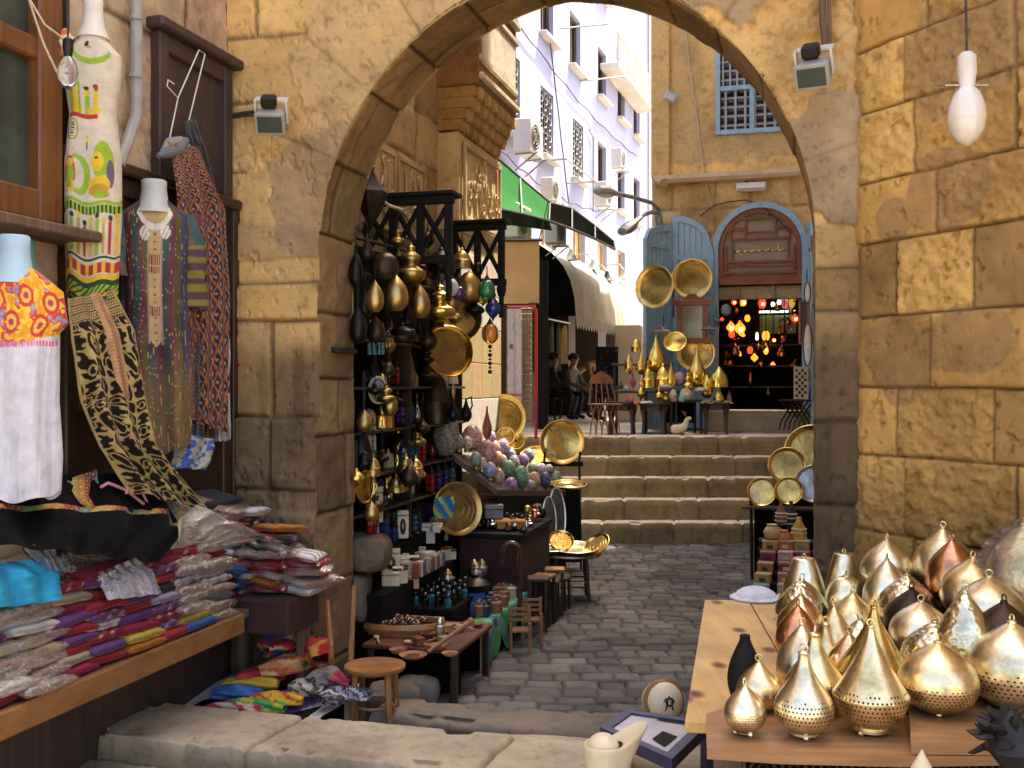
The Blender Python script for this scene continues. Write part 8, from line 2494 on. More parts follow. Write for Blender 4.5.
# textile stall on the left
SW = -.605
def lw(out, r, z): return G(SW+out, -r, z)
def build_left_wall():
 zed = [-.2, .5, 1.1, 1.7, 2.25, 2.8, 3.35, 3.9, 4.45, 5.0, 5.6, 6.2, 7.2]
 rt = thing('shop_wall', 'cream plastered wall behind the textile stall on the left', 'wall')
 plane_wall('stone_face', lw(0, 0, 0), (-DX, -DY), (UX, UY), 4.2, 0, 7.0, .03, zed, mk_joints(12, -.5, 5, .5, .9, 500), 501,
    [(.56, .44, .28), (.52, .42, .28), (.6, .48, .31), (.5, .36, .26)], rt, gd=.01, blk=.012, rough=.02)
 b = MB(); q = [(-.66, -4.2), (-.66, .4), (-2.2, .4), (-2.2, -4.2)]
 b.add([tuple(G(s, t, z)) for z in (-.05, 6.9) for s, t in q], [(0, 1, 5, 4), (1, 2, 6, 5), (2, 3, 7, 6), (3, 0, 4, 7), (4, 5, 6, 7)], col=(.4, .32, .2)); b.build('wall_core', STONE, rt)
 def panel(nm, lb, r0, r1, z0, z1, mat, n=2):
  rt = thing(nm, lb, 'panel', lw(0, r1, z0), YAW+PI/2)
  w, h = r1-r0, z1-z0
  b = MB()
  for x in (.045, w-.045): b.box((x, -.03, h/2), (.09, .06, h), 0, .008)
  for k in range(n+1): b.box((w/2, -.028, .05+(h-.1)*k/n), (w-.18, .055, .1), 0, .008)
  b.box((w/2, -.05, h+.03), (w+.1, .12, .06), 0, .012)
  b.build('frame', mat, rt)
  for k in range(n):
   b = MB(); b.box((w/2, -.012, .05+(h-.1)*(k+.5)/n), (w-.18, .02, (h-.1)/n-.1)); b.build('board', mat, rt)
 panel('cupboard_door', 'dark brown wooden cupboard panel high on the wall beside the arch', .04, .80, 2.45, 3.92, BROWNPANEL, 1)
 panel('shop_shutter', 'dark brown wooden shutters behind the hanging robes', .06, 1.55, .78, 3.06, WALNUT_Z, 2)
 # window on the far left
 rt = thing('shop_window', 'varnished orange-brown window frame with dusty dark panes at the left edge', 'window', lw(0, 3.0, 2.74), YAW+PI/2)
 w, h = 1.4, 2.4
 b = MB()
 for x in (.06, w-.08): b.box((x, -.04, h/2), (.16, .09, h), 0, .01)
 b.box((w/2, -.04, .07), (w-.3, .08, .14), 0, .01); b.box((w/2, -.035, .78), (w-.3, .07, .1), 0, .01); b.build('frame', ORANGEWOOD, rt)
 b = MB(); b.box((w+.05, -.02, h/2), (.1, .05, h), 0, .01); b.build('black_gap', MATTBLACK, rt)
 b = MB(); b.box((w/2, -.012, h/2), (w-.2, .015, h-.1)); b.build('pane', DUSTPANE, rt)
 b = MB(); p = lw(.14, 2.2, 2.68); b.box((p.x, p.y, p.z), (1.62, .26, .05), YAW+PI/2, .008)
 tag(b.build('plank_shelf', GREYWOOD), 'worn plank shelf under the window at the left edge', 'shelf')
 b = MB(); b.tube([lw(.07, 1.03, 4.6), lw(.07, 1.02, 3.55), lw(.075, 1.03, 3.4), lw(.08, 1.12, 3.22), lw(.09, 1.2, 3.1)], .03, 10)
 for z in (4.2, 3.9, 3.6): b.tube([lw(.07, 1.03, z-.012), lw(.07, 1.03, z+.012)], .034, 10)
 tag(b.build('conduit_pipe', GREYPL), 'pale grey plastic pipe bending down the wall between the print dress and the cupboard', 'pipe')
 b = MB(); p = lw(.05, .02, 1.95); b.box((p.x, p.y, p.z), (.05, .08, 2.3), YAW, .006)
 tag(b.build('wooden_post', WALNUT_Z), 'thin dark wooden post against the left pier behind the shawls', 'post')
def garment(name, label, cat, c, H_, prof_, depth, colf, rz, folds=.08, nf=7, seed=1, n=150, m=190, mat=None, group=None, part='dress'):
 """hollow garment hung from c: prof_ (v, half width, x shift); colf(X, V) -> colours"""
 rt = thing(name, label, cat, c, rz, group)
 A = np.linspace(0, 2*PI, n, endpoint=False); V = np.linspace(0, 1, m)
 AA, VV = np.meshgrid(A, V, indexing='ij')
 vs = [q[0] for q in prof_]
 hw = np.interp(VV, vs, [q[1] for q in prof_]); xo = np.interp(VV, vs, [q[2] for q in prof_])
 dp = np.interp(VV, [0, .08, .3, 1], [.3, .8, 1, 1.15])*depth
 f = folds*sstep(.12, .8, VV)*np.sin(AA*nf+seed+2.2*(fbm(VV*2, AA*0, seed, 3)-.5))
 f = f + folds*.6*(fbm(np.cos(AA)*3+VV*1.5, np.sin(AA)*3, seed+1, 4)-.5)*2
 X = np.cos(AA)*hw*(1+f*.5)+xo; Y = np.sin(AA)*dp*(1+f*2.4)
 Z = -VV*H_ + .015*np.cos(AA*3+seed)*VV + .012*np.sin(AA*nf+seed)*VV
 C = colf(np.cos(AA), VV)
 b = MB(); b.sheet(np.stack([X, Y, Z], -1), 0, C, closed=True); b.build(part, mat or CLOTH, rt, smooth=80)
 return rt
def paint(C, m, col):
 return np.where(m[..., None], np.array(col), C)
def ovl(X, V, cx, cv, rx, rv): return ((X-cx)/rx)**2+((V-cv)/rv)**2 < 1
def rct(X, V, a, b, c, d): return (X > a) & (X < b) & (V > c) & (V < d)
def neck(rt, mat, r, h, z=0.0, sh=None):
 b = MB(); b.lathe([(r*1.7, z-.08), (r*1.15, z-.02), (r, z+h*.5), (r*1.02, z+h), (r*.9, z+h+.006), (0, z+h+.006)], 22, sy=.9)
 b.build('mannequin_neck', mat, rt, smooth=60)
def sleeve(rt, pts, r, colf, name='sleeve', n=60, seed=0):
 """open sleeve tube, colours by (around, along)"""
 P, C = [], []
 pts = [Vector(p) for p in pts]
 for i in range(n):
  u = i/(n-1)*(len(pts)-1); k = min(int(u), len(pts)-2); c = pts[k].lerp(pts[k+1], u-k)
  d = (pts[k+1]-pts[k]).normalized(); x = d.cross(Vector((0, 1, 0))).normalized(); y = d.cross(x)
  rr = np.interp(i/(n-1), np.linspace(0, 1, len(r)), r); row, cr = [], []
  for j in range(28):
   a = 2*PI*j/28; q = rr*(1+.12*math.sin(a*3+i*.2+seed))
   row.append(tuple(c+x*math.cos(a)*q+y*math.sin(a)*q*.7)); cr.append(colf(j/28, i/(n-1)))
  P.append(row+[row[0]]); C.append(cr+[cr[0]])
 b = MB(); b.sheet(np.array(P), 0, np.array(C)); return b.build(name, CLOTH, rt, smooth=80)
def cloth_px(name, label, cat, left, right, s0, s1, colf, seed, folds=.03, nf=5, n=70, m=150, mat=None, bulge=.0, rt=None):
 """hanging or draped cloth between two edge lines given where they stand over the stall wall (pixel columns projected on planes s0..s1)"""
 own = rt is None
 if own: rt = thing(name, label, cat)
 lf, rg = np.array(left, float), np.array(right, float)
 P = np.zeros((n, m, 3)); U = np.linspace(0, 1, n); V = np.linspace(0, 1, m)
 NZ = .04*(fbm(U[:, None]*4+V[None]*0, V[None]*4+U[:, None]*0, seed, 3)-.5)
 for j, v in enumerate(V):
  a = [np.interp(v*(len(lf)-1), range(len(lf)), lf[:, k]) for k in (0, 1)]
  c = [np.interp(v*(len(rg)-1), range(len(rg)), rg[:, k]) for k in (0, 1)]
  s = SW+s0+(s1-s0)*v
  p, q = on_s(a[0], a[1], s), on_s(c[0], c[1], s+.02)
  for i, u in enumerate(U):
   w = p.lerp(q, u); o = folds*math.sin(u*nf*2*PI+seed+v*1.5)*(.25+.75*min(1, v*2.5))+bulge*math.sin(PI*u)*math.sin(PI*v)+NZ[i, j]
   P[i, j] = (w.x+o*UX*.8-o*DX*.6, w.y+o*UY*.8-o*DY*.6, w.z+.3*o)
 UU, VV = np.meshgrid(U, V, indexing='ij')
 b = MB(); b.sheet(P, 0, colf(UU, VV)); b.build('cloth', mat or CLOTH, rt, smooth=85)
 return rt
def base(X, c): return np.ones(X.shape+(3,))*np.array(c)
def c_print(X, V):
 C = base(X, (.62, .56, .45))
 y = 20+V*280; x = 95+X*30
 def e(cx, cy, rx, ry, c):
  nonlocal C; C = paint(C, ovl(x, y, cx, cy, rx, ry), c)
 def r(a, b_, c_, d, c):
  nonlocal C; C = paint(C, rct(x, y, a, b_, c_, d), c)
 G_, Y_, R_, K_, B_ = (.28, .45, .04), (.7, .48, .04), (.45, .04, .05), (.03, .06, .03), (.05, .12, .25)
 e(95, 54, 20, 12, G_); e(95, 49, 19, 11, (.62, .56, .45)); e(89, 46, 3, 3, K_); e(92, 49, 3, 1.5, G_)
 r(68, 104, 116, 120, R_)
 for cx, h in ((72, 95), (77, 92), (91, 98), (101, 96)):
  r(cx-2.6, cx+2.6, h, 116, [G_, Y_, (.4, .14, .03), G_][int(cx) % 4]); e(cx, h-4, 3, 4, Y_ if cx % 2 else (.35, .15, .04)); e(cx+3, 112, 4, 3, Y_); e(cx-1, h-8, 3, 2, K_)
 r(80, 83, 74, 116, G_); r(70, 83, 74, 77, K_); e(101, 90, 2.4, 3, R_)
 e(74, 133, 7, 11, G_); e(74, 133, 5, 9, (.66, .6, .48))
 for k in range(6): r(72, 76, 126+k*2.6, 127.4+k*2.6, K_)
 e(82, 176, 13, 20, G_); e(80, 176, 8, 15, (.62, .56, .45)); e(73, 176, 6, 16, R_); e(73, 178, 4.5, 14, G_); e(73, 166, 4, 4, Y_); r(69, 71.5, 184, 196, Y_); r(75, 77.5, 184, 196, Y_)
 r(90, 92, 137, 150, K_); e(91, 140, 2, 2.5, Y_)
 e(108, 162, 11, 20, G_); r(101, 118, 176, 184, (.62, .56, .45)); e(115, 174, 4, 14, (.14, .1, .18)); e(102, 162, 6.5, 10, Y_); e(101, 158, 2, 1.2, K_); e(104, 184, 11, 8, Y_); e(103, 190, 10, 6, (.5, .3, .03)); e(106, 195, 8, 4, G_)
 r(40, 150, 201, 204, G_); r(40, 150, 205, 213, K_); C = paint(C, rct(x, y, 40, 150, 205, 213) & (np.mod(x, 4) < 2), G_)
 for k in range(9):
  cx = 69+k*6.6; r(cx-1.6, cx+1.6, 224-(k % 3)*3, 254, [Y_, G_, (.5, .32, .03), R_][k % 4]); e(cx, 221-(k % 3)*3, 2.2, 3, K_ if k % 2 else Y_)
 r(40, 150, 256, 258, K_); r(40, 150, 262, 272, R_); C = paint(C, rct(x, y, 40, 150, 262, 272) & (np.mod(x, 9) < 4), Y_)
 r(40, 150, 274, 300, Y_); r(40, 150, 279, 284, K_); r(40, 150, 284, 291, G_); C = paint(C, rct(x, y, 40, 150, 284, 296) & (np.mod(x+y, 6) < 2.4), K_); r(40, 150, 296, 300, K_)
 return C
def c_kaftan(X, V):
 q = X*4.2+fbm(X*2, V*5, 3, 3)*1.1
 k = np.mod(np.floor(q*1.6+40), 6).astype(int)
 C = np.array([(.17, .05, .06), (.05, .11, .1), (.2, .06, .08), (.16, .12, .05), (.06, .08, .13), (.13, .05, .08)])[k]
 C = C*(.38+.6*fbm(X*3, V*9, 5, 4)[..., None])
 low = sstep(.55, .8, V+.25*(fbm(X*3, V*3, 8, 3)-.5))[..., None]
 C = C*(1-low*.6)+np.array((.2, .13, .05))*low*.6
 C = paint(C, (np.mod(q*3.1, 1) < .06) & (fbm(X*20, V*40, 9, 2) > .45), (.55, .4, .1))
 pan = (np.abs(X-.05) < .19) & (V < .56+.03*(1-np.abs(X-.05)*5))
 C = paint(C, pan, (.50, .36, .17))
 wz = np.abs(X-.05)
 C = paint(C, pan & ((np.abs(V-.25) < .02) | (np.abs(V-.29) < .012) | (np.abs(V-.45) < .02)) & (np.mod((X+1)*18, 1) < .55), (.2, .02, .03))
 C = paint(C, pan & (np.mod(V*34, 1) < .25) & (wz < .03), (.3, .1, .04))
 C = paint(C, (wz > .18) & (wz < .215) & (V < .58), (.30, .26, .2))
 C = paint(C, ovl(X, V, .05, .0, .5, .11), (.50, .36, .16)); C = paint(C, ovl(X, V, .05, .0, .6, .135) & ~ovl(X, V, .05, .0, .5, .11), (.66, .62, .55))
 C = paint(C, (ovl(X, V, -.24, .15, .14, .03) | ovl(X, V, .34, .14, .14, .03)) & (np.mod(X*9+V*30, 1) < .8), (.66, .62, .55))
 return C
def c_brocade(U, V):
 C = base(U, (.018, .016, .014))
 w = fbm(U*3, V*7, 21, 3)
 a = np.sin((U*5.0+w*1.4)*PI*1.2)*np.sin((V*13+w*1.8)*PI)
 r_ = np.abs(np.sin((U*9+w*2)*PI))*np.abs(np.sin((V*26+w*2)*PI))
 g = (np.abs(a) < .15) | ((r_ > .78)) | ((np.abs(a-.72) < .08))
 C = paint(C, g, (.42, .31, .13))
 C = paint(C, (V < .16), (.40, .30, .13)); C = paint(C, (V < .16) & (np.mod(V*60, 1) < .3), (.08, .06, .03)); C = paint(C, (V < .16) & (np.mod(U*26+V*30, 1) < .22), (.05, .04, .02))
 st = (np.abs(U-.62) < .13) & (V < .55-.9*np.abs(U-.62))
 C = paint(C, st, (.46, .25, .14)); C = paint(C, st & (np.abs(U-.62) < .05), (.36, .15, .08)); C = paint(C, st & (np.mod(V*70, 1) < .25), (.55, .36, .2))
 C = paint(C, (U < .05) | (U > .95), (.4, .3, .13))
 return C*(.75+.5*fbm(U*8, V*20, 25, 3)[..., None])
def c_lattice(U, V):
 C = base(U, (.035, .03, .05))
 p, q = np.mod(U*8+V*17, 1), np.mod(U*8-V*17, 1)
 C = paint(C, (np.mod(np.floor(U*8+V*17)+np.floor(U*8-V*17), 3) == 0), (.12, .03, .07)); C = paint(C, (np.abs(p-.5) < .12) & (np.abs(q-.5) < .12), (.5, .42, .35))
 C = paint(C, (p < .17) | (q < .17), (.48, .2, .04)); return C
def c_olive(U, V): return np.where((np.mod(V*5.2, 1) < .38)[..., None], np.array((.09, .04, .06)), np.array((.2, .18, .035)))*(.8+.4*fbm(U*30, V*30, 3, 2)[..., None])
def c_grey(U, V):
 C = base(U, (.045, .05, .055)); return paint(C, (np.mod(V*34+2*np.abs(np.mod(U*9, 1)-.5), 1) < .22), (.3, .3, .29))
def c_white(U, V):
 C = base(U, (.6, .57, .53)); C = paint(C, (V > .42) & (V < .62) & (np.mod(U*7+V*9, 1) < .7), (.04, .04, .05)); return paint(C, (V > .9) & (np.mod(U*24, 1) < .35), (.2, .18, .17))
def c_plaid(U, V): return np.where(((np.mod(U*14, 1) < .3) | (np.mod(V*46, 1) < .3))[..., None], np.array((.34, .13, .04)), np.array((.05, .04, .045)))
def c_patch(U, V):
 a, q = np.floor(U*7+V*2), np.floor(V*6-U*2); k = np.mod(a*3+q*5, 5).astype(int)
 C = np.array([(.3, .03, .03), (.04, .25, .2), (.45, .2, .05), (.12, .04, .1), (.4, .3, .1)])[k]
 fu, fv = np.mod(U*7+V*2, 1), np.mod(V*6-U*2, 1); C = paint(C, (fu < .14) | (fv < .14), (.42, .24, .08)); return paint(C, ((fu-.55)**2+(fv-.55)**2 < .03), (.5, .4, .2))
def c_yoke(X, V):
 C = base(X, (.58, .60, .68))
 yk = V < .33+.02*np.cos(X*3)
 f = fbm(X*7, V*26, 31, 3)
 D_ = np.array([(.7, .3, .03), (.75, .5, .06), (.6, .06, .05), (.2, .3, .45), (.72, .38, .04)])[(np.clip((f-.25)*8, 0, 4)).astype(int)]
 C = np.where(yk[..., None], D_, C)
 for cx, cv in ((-.7, .12), (-.25, .16), (.3, .14), (.75, .17), (.02, .25), (-.5, .27), (.55, .27)):
  C = paint(C, yk & ovl(X, V, cx, cv, .15, .05), (.55, .05, .04)); C = paint(C, yk & ovl(X, V, cx, cv, .1, .033), (.75, .45, .1)); C = paint(C, yk & ovl(X, V, cx, cv, .05, .016), (.5, .04, .12))
 return paint(C, (np.abs(V-.345) < .012) & (np.mod(X*16, 1) < .7), (.65, .15, .3))
def build_textile_stall():
 k = 4.95/F
 p = at(93, 22, 4.95)
 rt = garment('print_dress', 'cream sheath dress printed with green and yellow ancient figures on an armless mannequin', 'dress', p, 280*k,
   [(0, 9*k, 0), (.07, 14*k, 0), (.12, 27*k, 0), (.2, 27*k, 0), (.33, 22*k, 0), (.5, 27*k, 0), (.7, 27*k, 0), (1, 24*k, -1*k)], .085, c_print, .25, folds=.03, nf=5, n=260, m=380)
 neck(rt, NECKWHITE, .045, .1, 0)
 sleeve(rt, [(-.1, -.01, -.13), (-.15, -.01, -.1), (-.18, -.02, -.17)], [.05, .06, .055], lambda a, v: (.62, .56, .45) if v < .3 else [(.6, .4, .05), (.6, .1, .06), (.25, .42, .06), (.6, .56, .45)][int(a*9+v*5) % 4])
 k = 5.35/F; p = at(154, 198, 5.35)
 rt = garment('striped_kaftan', 'maroon, green and gold striped kaftan with an embroidered beige placket on a mannequin', 'kaftan', p, 250*k,
   [(0, 11*k, 0), (.03, 20*k, 0), (.07, 33*k, 0), (.14, 34*k, 0), (.35, 31*k, 0), (.7, 34*k, 2*k), (1, 26*k, 8*k)], .11, c_kaftan, .28, folds=.12, nf=6, n=240, m=320)
 neck(rt, NECK, .062, .085, 0)
 f = lambda a, v: [(.15, .05, .06), (.05, .1, .11), (.14, .11, .06), (.05, .07, .12)][int(a*7+v*1.5) % 4]
 sleeve(rt, [(-33*k, 0, -16*k), (-39*k, -.03, -45*k), (-38*k, -.06, -82*k)], [.075, .085, .08], f)
 sleeve(rt, [(31*k, .02, -16*k), (36*k, .03, -50*k), (38*k, .03, -108*k)], [.065, .066, .07], lambda a, v: f(a, v) if v < .45 else ((.2, .18, .035) if int(v*16) % 2 else (.09, .04, .06)), seed=2)
 k = 4.25/F; p = at(14, 264, 4.25)
 rt = garment('white_dress', 'white cotton dress with an orange embroidered yoke on a blue mannequin at the left edge', 'dress', p, 232*k,
   [(0, 12*k, 0), (.05, 28*k, 0), (.12, 46*k, 0), (.26, 50*k, 0), (.3, 42*k, 0), (.6, 40*k, 0), (.85, 41*k, 2*k), (1, 36*k, 6*k)], .11, c_yoke, .3, folds=.1, nf=5, n=240, m=300)
 neck(rt, NECKBLUE, .06, .11, 0)
 p = at(22, 268, 4.62)
 rt = thing('mannequin', 'green headless mannequin shoulder just visible behind the white dress', 'mannequin', p)
 neck(rt, NECKGREEN, .055, .12, 0)
 b = MB(); b.ball((0, 0, -.16), (.16, .09, .15), 20); b.build('torso', NECKGREEN, rt)
 cloth_px('brocade_robe', 'black and gold brocade robe with a peach embroidered front, slung diagonally down the stall', 'robe', [(67, 298), (71, 340), (82, 400), (100, 445), (132, 492)], [(112, 290), (135, 330), (148, 400), (160, 450), (215, 512)], .26, .40, c_brocade, 3, .03, 3, 150, 260, SATIN, .04)
 for nm, lb, lf, rg, o0, o1, cf, sd, fo, mt in (
  ('lattice_shawl', 'dark shawl with an orange diamond lattice hanging nearest the left pier', [(172, 145), (178, 200), (184, 300), (190, 420)], [(198, 146), (226, 205), (231, 300), (228, 432)], .2, .2, c_lattice, 5, .03, None),
  ('plaid_shawl', 'brown plaid shawl hanging low under the orange lattice one', [(190, 300), (191, 360), (194, 440)], [(218, 300), (217, 370), (212, 450)], .09, .12, c_plaid, 6, .025, None),
  ('striped_scarf', 'olive and purple striped scarf end beside the kaftan sleeve', [(187, 240), (187, 270), (186, 306)], [(206, 236), (206, 270), (207, 312)], .24, .25, c_olive, 7, .012, None),
  ('grey_shawl', 'dark grey zigzag shawl hanging behind the striped scarf end', [(186, 306), (184, 370), (186, 440)], [(205, 306), (207, 370), (204, 436)], .16, .18, c_grey, 8, .02, None),
  ('fringed_scarf', 'white and black scarf with a long white fringe by the left pier', [(208, 330), (213, 380), (214, 442)], [(229, 340), (230, 380), (231, 440)], .1, .12, c_white, 9, .02, None),
  ('twisted_scarf', 'knotted dark scarf looped over the clothes hanger', [(184, 122), (190, 150), (204, 190)], [(196, 118), (208, 160), (222, 215)], .1, .14, c_grey, 10, .03, None)):
  cloth_px(nm, lb, nm.split('_')[-1], lf, rg, o0, o1, cf, sd, fo, 3, 60, 170, mt)
 b = MB()
 for i, q in enumerate((((162, 152), (170, 143), (180, 142), (190, 150)), ((168, 142), (176, 152), (186, 156), (192, 166)), ((158, 156), (166, 153), (178, 150), (186, 140)))): b.tube([on_s(x, y, SW+.16+.012*i) for x, y in q], [.012, .03, .033, .02], 10, col=[(.3, .29, .28), (.42, .18, .05), (.16, .16, .17)][i])
 tag(b.build('scarf_knot', CLOTH), 'grey and orange scarf knot tied at the top of the hanging shawls', 'knot')
 rt = thing('clothes_hanger', 'thin white wire clothes hanger hung from the cupboard top', 'hanger')
 b = MB(); b.tube([on_s(x, y, SW+.14) for x, y in ((168, 146), (178, 98), (167, 86), (168, 80), (174, 84))], .004, 5); b.build('hook_wire', WHITEPL, rt)
 b = MB(); b.tube([on_s(x, y, SW+.14) for x, y in ((178, 98), (199, 50), (205, 54), (189, 120))], .004, 5); b.build('arm_wire', WHITEPL, rt)

# plank table with packed garments
 rt = thing('stall_table', 'long plank table edge carrying the stacks of packed garments', 'table')
 b = MB(); gbox(b, SW+.43, SW+.47, -2.9, -.62, .64, .75, .008); b.build('front_plank', PLANKX, rt)
 b = MB(); gbox(b, SW+.02, SW+.43, -2.9, -.5, .70, .745, .006); b.build('tabletop', GREYWOOD, rt)
 b = MB(); gbox(b, SW+.02, SW+.06, -2.9, -.05, .02, .69); b.build('dark_skirt', BROWNPANEL, rt)
 b = MB(); gbox(b, SW+.03, SW+.19, -2.8, -.1, .746, 1.1); b.build('rear_crate', DARKCLOTH, rt)
 rt = thing('wall_shelf', 'dark box shelf on the left pier holding the right-hand heap of packets', 'shelf')
 b = MB(); gbox(b, SW+.1, .06, -.5, -.1, .60, .80, .012); b.build('box', REDCLOTHDK, rt)
 for s_ in (SW+.2, -.02):
  b = MB(); gbox(b, s_-.025, s_+.025, -.2, -.1, .0, .599, .006); b.build('support', GREYWOOD, rt)
 rnd = random.Random(77)
 PAL = {'purple': (.16, .06, .22), 'red': (.42, .03, .04), 'crimson': (.33, .02, .06), 'white': (.74, .7, .66), 'black': (.03, .03, .035), 'blue': (.04, .12, .35), 'orange': (.5, .18, .03), 'green': (.04, .22, .09), 'yellow': (.55, .4, .06), 'beige': (.45, .36, .24), 'maroon': (.18, .02, .04), 'pink': (.5, .2, .26), 'lilac': (.4, .32, .46), 'grey': (.2, .2, .2)}
 PK = [purple_seq.split() for purple_seq in ('maroon green yellow red beige blue', 'red white green orange beige purple', 'beige red white yellow red white', 'crimson beige red purple red purple', 'red purple crimson white purple red', 'orange yellow crimson purple red purple', 'red purple crimson purple lilac black', 'blue yellow red grey crimson white', 'beige red grey crimson white red')]
 proto = {}
 def pack(nm, kind):
  key = (nm, kind)
  if key not in proto:
   rt = thing('garment_packet', 'x', 'packet')
   c = np.array(PAL[nm]); n, m = 16, 12
   for part, gx, gz, mt in (('folded_garment', 1.0, 1.0, CLOTH), ('plastic_sleeve', 1.14, 1.25, FILM)):
    if part == 'plastic_sleeve' and kind != 0: continue
    b = MB(); P, C = [], []
    for i in range(24):
     a = 2*PI*i/24; row, cr = [], []
     for j in range(14):
      v = j/13*2-1; w = .118*gx*(1-.02*abs(v)); q = (1-abs(v)**6)
      ca, sa = math.cos(a), math.sin(a)
      x = w*(abs(ca)**.5)*(1 if ca > 0 else -1); z = .022*gz*(abs(sa)**.42)*(1 if sa > 0 else -1)*q**.3
      z += .0015*math.sin(x*50+v*6)*gz + .005*math.sin(v*19+x*61)*math.sin(x*90-v*23)*(gx > 1)
      row.append((x, v*.15*gx, z)); f = .35 if abs(z) < .0035 else (.7 if .011 < abs(z) < .014 else 1)
      cc = c*f
      if kind == 2 and (int(x*60+9) + int(v*5+9)) % 3 == 0: cc = np.array(PAL[rnd.choice(list(PAL))])
      cr.append(tuple(cc))
     P.append(row); C.append(cr)
    b.sheet(np.array(P), 0, np.array(C), closed=True); b.build(part, mt, rt, smooth=70)
   rt['group'] = 'packed garments stacked on the plank table'
   proto[key] = [rt, False]
  return proto[key]
 def put(nm, kind, loc, rz, tilt, lb):
  pr = pack(nm, kind)
  if not pr[1]:
   r = pr[0]; pr[1] = True; r.location = loc; r.rotation_euler = (tilt[0], tilt[1], rz); r['label'] = lb
  else: r = dup(pr[0], loc, rz, lb, tilt)
  return r
 for si in range(9):
  t = -2.62+si*.228
  z = .778
  seq = PK[si]
  for j in range([9, 9, 9, 9, 9, 9, 9, 10, 10][si]):
   nm = seq[j % len(seq)]; kind = rnd.choice([1, 1, 2]) if si in (3, 4, 5, 6) or rnd.random() < .35 else 0
   put(nm, kind, G(SW+.33-.008*j+rnd.uniform(-.02, .02), t+rnd.uniform(-.015, .015), z), YAW+PI/2*0+rnd.uniform(-.12, .12), (rnd.uniform(-.05, .05)-.03, .06+rnd.uniform(-.05, .05)),
    f'{nm} packed garment, {ORD[j]} from the bottom of the {from_left(si, 9)} front stack')
   z += .045+rnd.uniform(-.002, .004)
  z = 1.14
  for j in range(6 if si > 6 else 2):
   nm = rnd.choice(['white', 'beige', 'grey', 'red', 'white', 'pink', 'black', 'lilac'])
   put(nm, 0, G(SW+.15+rnd.uniform(-.02, .02), t+rnd.uniform(-.04, .04), z), YAW+rnd.uniform(-.3, .3), (rnd.uniform(-.1, .05), .12+rnd.uniform(-.08, .08)), f'{nm} packed garment, {ORD[j]} from the bottom of the {from_left(si, 9)} rear stack')
   z += .047
 for si in range(4):
  s, t = [(-.36, -.3), (-.16, -.27), (.02, -.24), (-.42, -.52)][si]; z = .83
  for j in range([10, 8, 5, 12][si]):
   nm = rnd.choice(['white', 'white', 'red', 'pink', 'red', 'pink', 'black', 'beige', 'orange', 'crimson', 'blue'])
   put(nm, rnd.choice([0, 1, 2]), G(s+rnd.uniform(-.03, .03)+.005*j, t+rnd.uniform(-.03, .03), z), YAW+rnd.uniform(-.5, .5), (rnd.uniform(-.14, .06), .10+rnd.uniform(-.12, .12)), f'{nm} packed garment, {ORD[j]} from the bottom of the {["left", "middle", "right", "rear"][si]} stack on the dark box shelf')
   z += .048
 # black abaya and other loose pieces on top
 bl = lambda U, V: base(U, (.004, .004, .0045))
 def c_ab(U, V):
  C = base(U, (.004, .004, .0045)); m_ = (np.abs(V-.36-.1*U) < .035) | ((U > .9) & (V < .6)); return np.where(m_[..., None], c_patch(U*3, V*3), C)
 cloth_px('black_abaya', 'black robe with a bright embroidered border spread over the tops of the stacks', 'robe', [(-40, 474), (-40, 505), (-30, 530), (0, 545)], [(150, 474), (182, 505), (186, 530), (160, 562)], .22, .5, c_ab, 11, .035, 4, 140, 90, SATIN, .06)
 cloth_px('embroidered_yoke', 'red, green and gold embroidered panel lying beside the black robe', 'panel', [(50, 484), (58, 500), (84, 520)], [(96, 470), (100, 495), (112, 522)], .24, .36, c_patch, 12, .012, 2, 110, 110, None, .02)
 cloth_px('black_dress', 'black dress folded under a pink hanger on top of the heap', 'dress', [(92, 478), (94, 500), (112, 524)], [(130, 470), (158, 498), (176, 524)], .23, .36, bl, 13, .03, 3, 60, 60, SATIN, .03)
 rt = thing('pink_hanger', 'pink plastic clothes hanger lying on the black dress', 'hanger')
 b = MB(); b.tube([on_s(x, y, SW+.36) for x, y in ((101, 487), (108, 483), (126, 490), (145, 505), (149, 511))], .007, 6, col=(.7, .3, .38)); b.tube([on_s(x, y, SW+.365) for x, y in ((126, 494), (128, 485), (134, 483), (140, 488), (147, 502))], .006, 6, col=(.7, .3, .38)); b.build('hanger', PAINT, rt)
 cloth_px('blue_garment', 'bright turquoise blue folded garment at the left edge of the stacks', 'garment', [(-40, 566), (-40, 585), (-20, 610)], [(30, 560), (58, 572), (63, 600)], .40, .47, lambda U, V: base(U, (.02, .30, .52)), 14, .022, 3, 50, 50, SATIN, .03)
 for i, (lf, rg, cc, lb) in enumerate((([(15, 536), (25, 552), (45, 572)], [(35, 534), (66, 550), (74, 572)], (.035, .035, .045), 'crumpled black plastic bag between the black robe and the blue garment'), ([(92, 575), (102, 585), (108, 600)], [(135, 558), (150, 572), (160, 594)], (.5, .45, .52), 'pale lilac garment in loose plastic in front of the black robe'), ([(178, 540), (180, 520), (196, 505)], [(225, 545), (262, 538), (305, 556)], (.6, .56, .52), 'white packed garment sliding over the right-hand heap'))):
  rt = cloth_px('loose_packet', lb, 'packet', lf, rg, .36 if i < 2 else .5, .45 if i < 2 else .62, lambda U, V, c=cc: base(U, c)*(.7+.6*fbm(U*6, V*6, 50+i, 3)[..., None]), 15+i, .02, 3, 50, 50, None, .02)
  cloth_px('x', '', '', lf, rg, .385 if i < 2 else .53, .475 if i < 2 else .65, lambda U, V: base(U, (.8, .8, .8)), 25+i, .03, 5, 50, 50, FILM, .03, rt=rt)
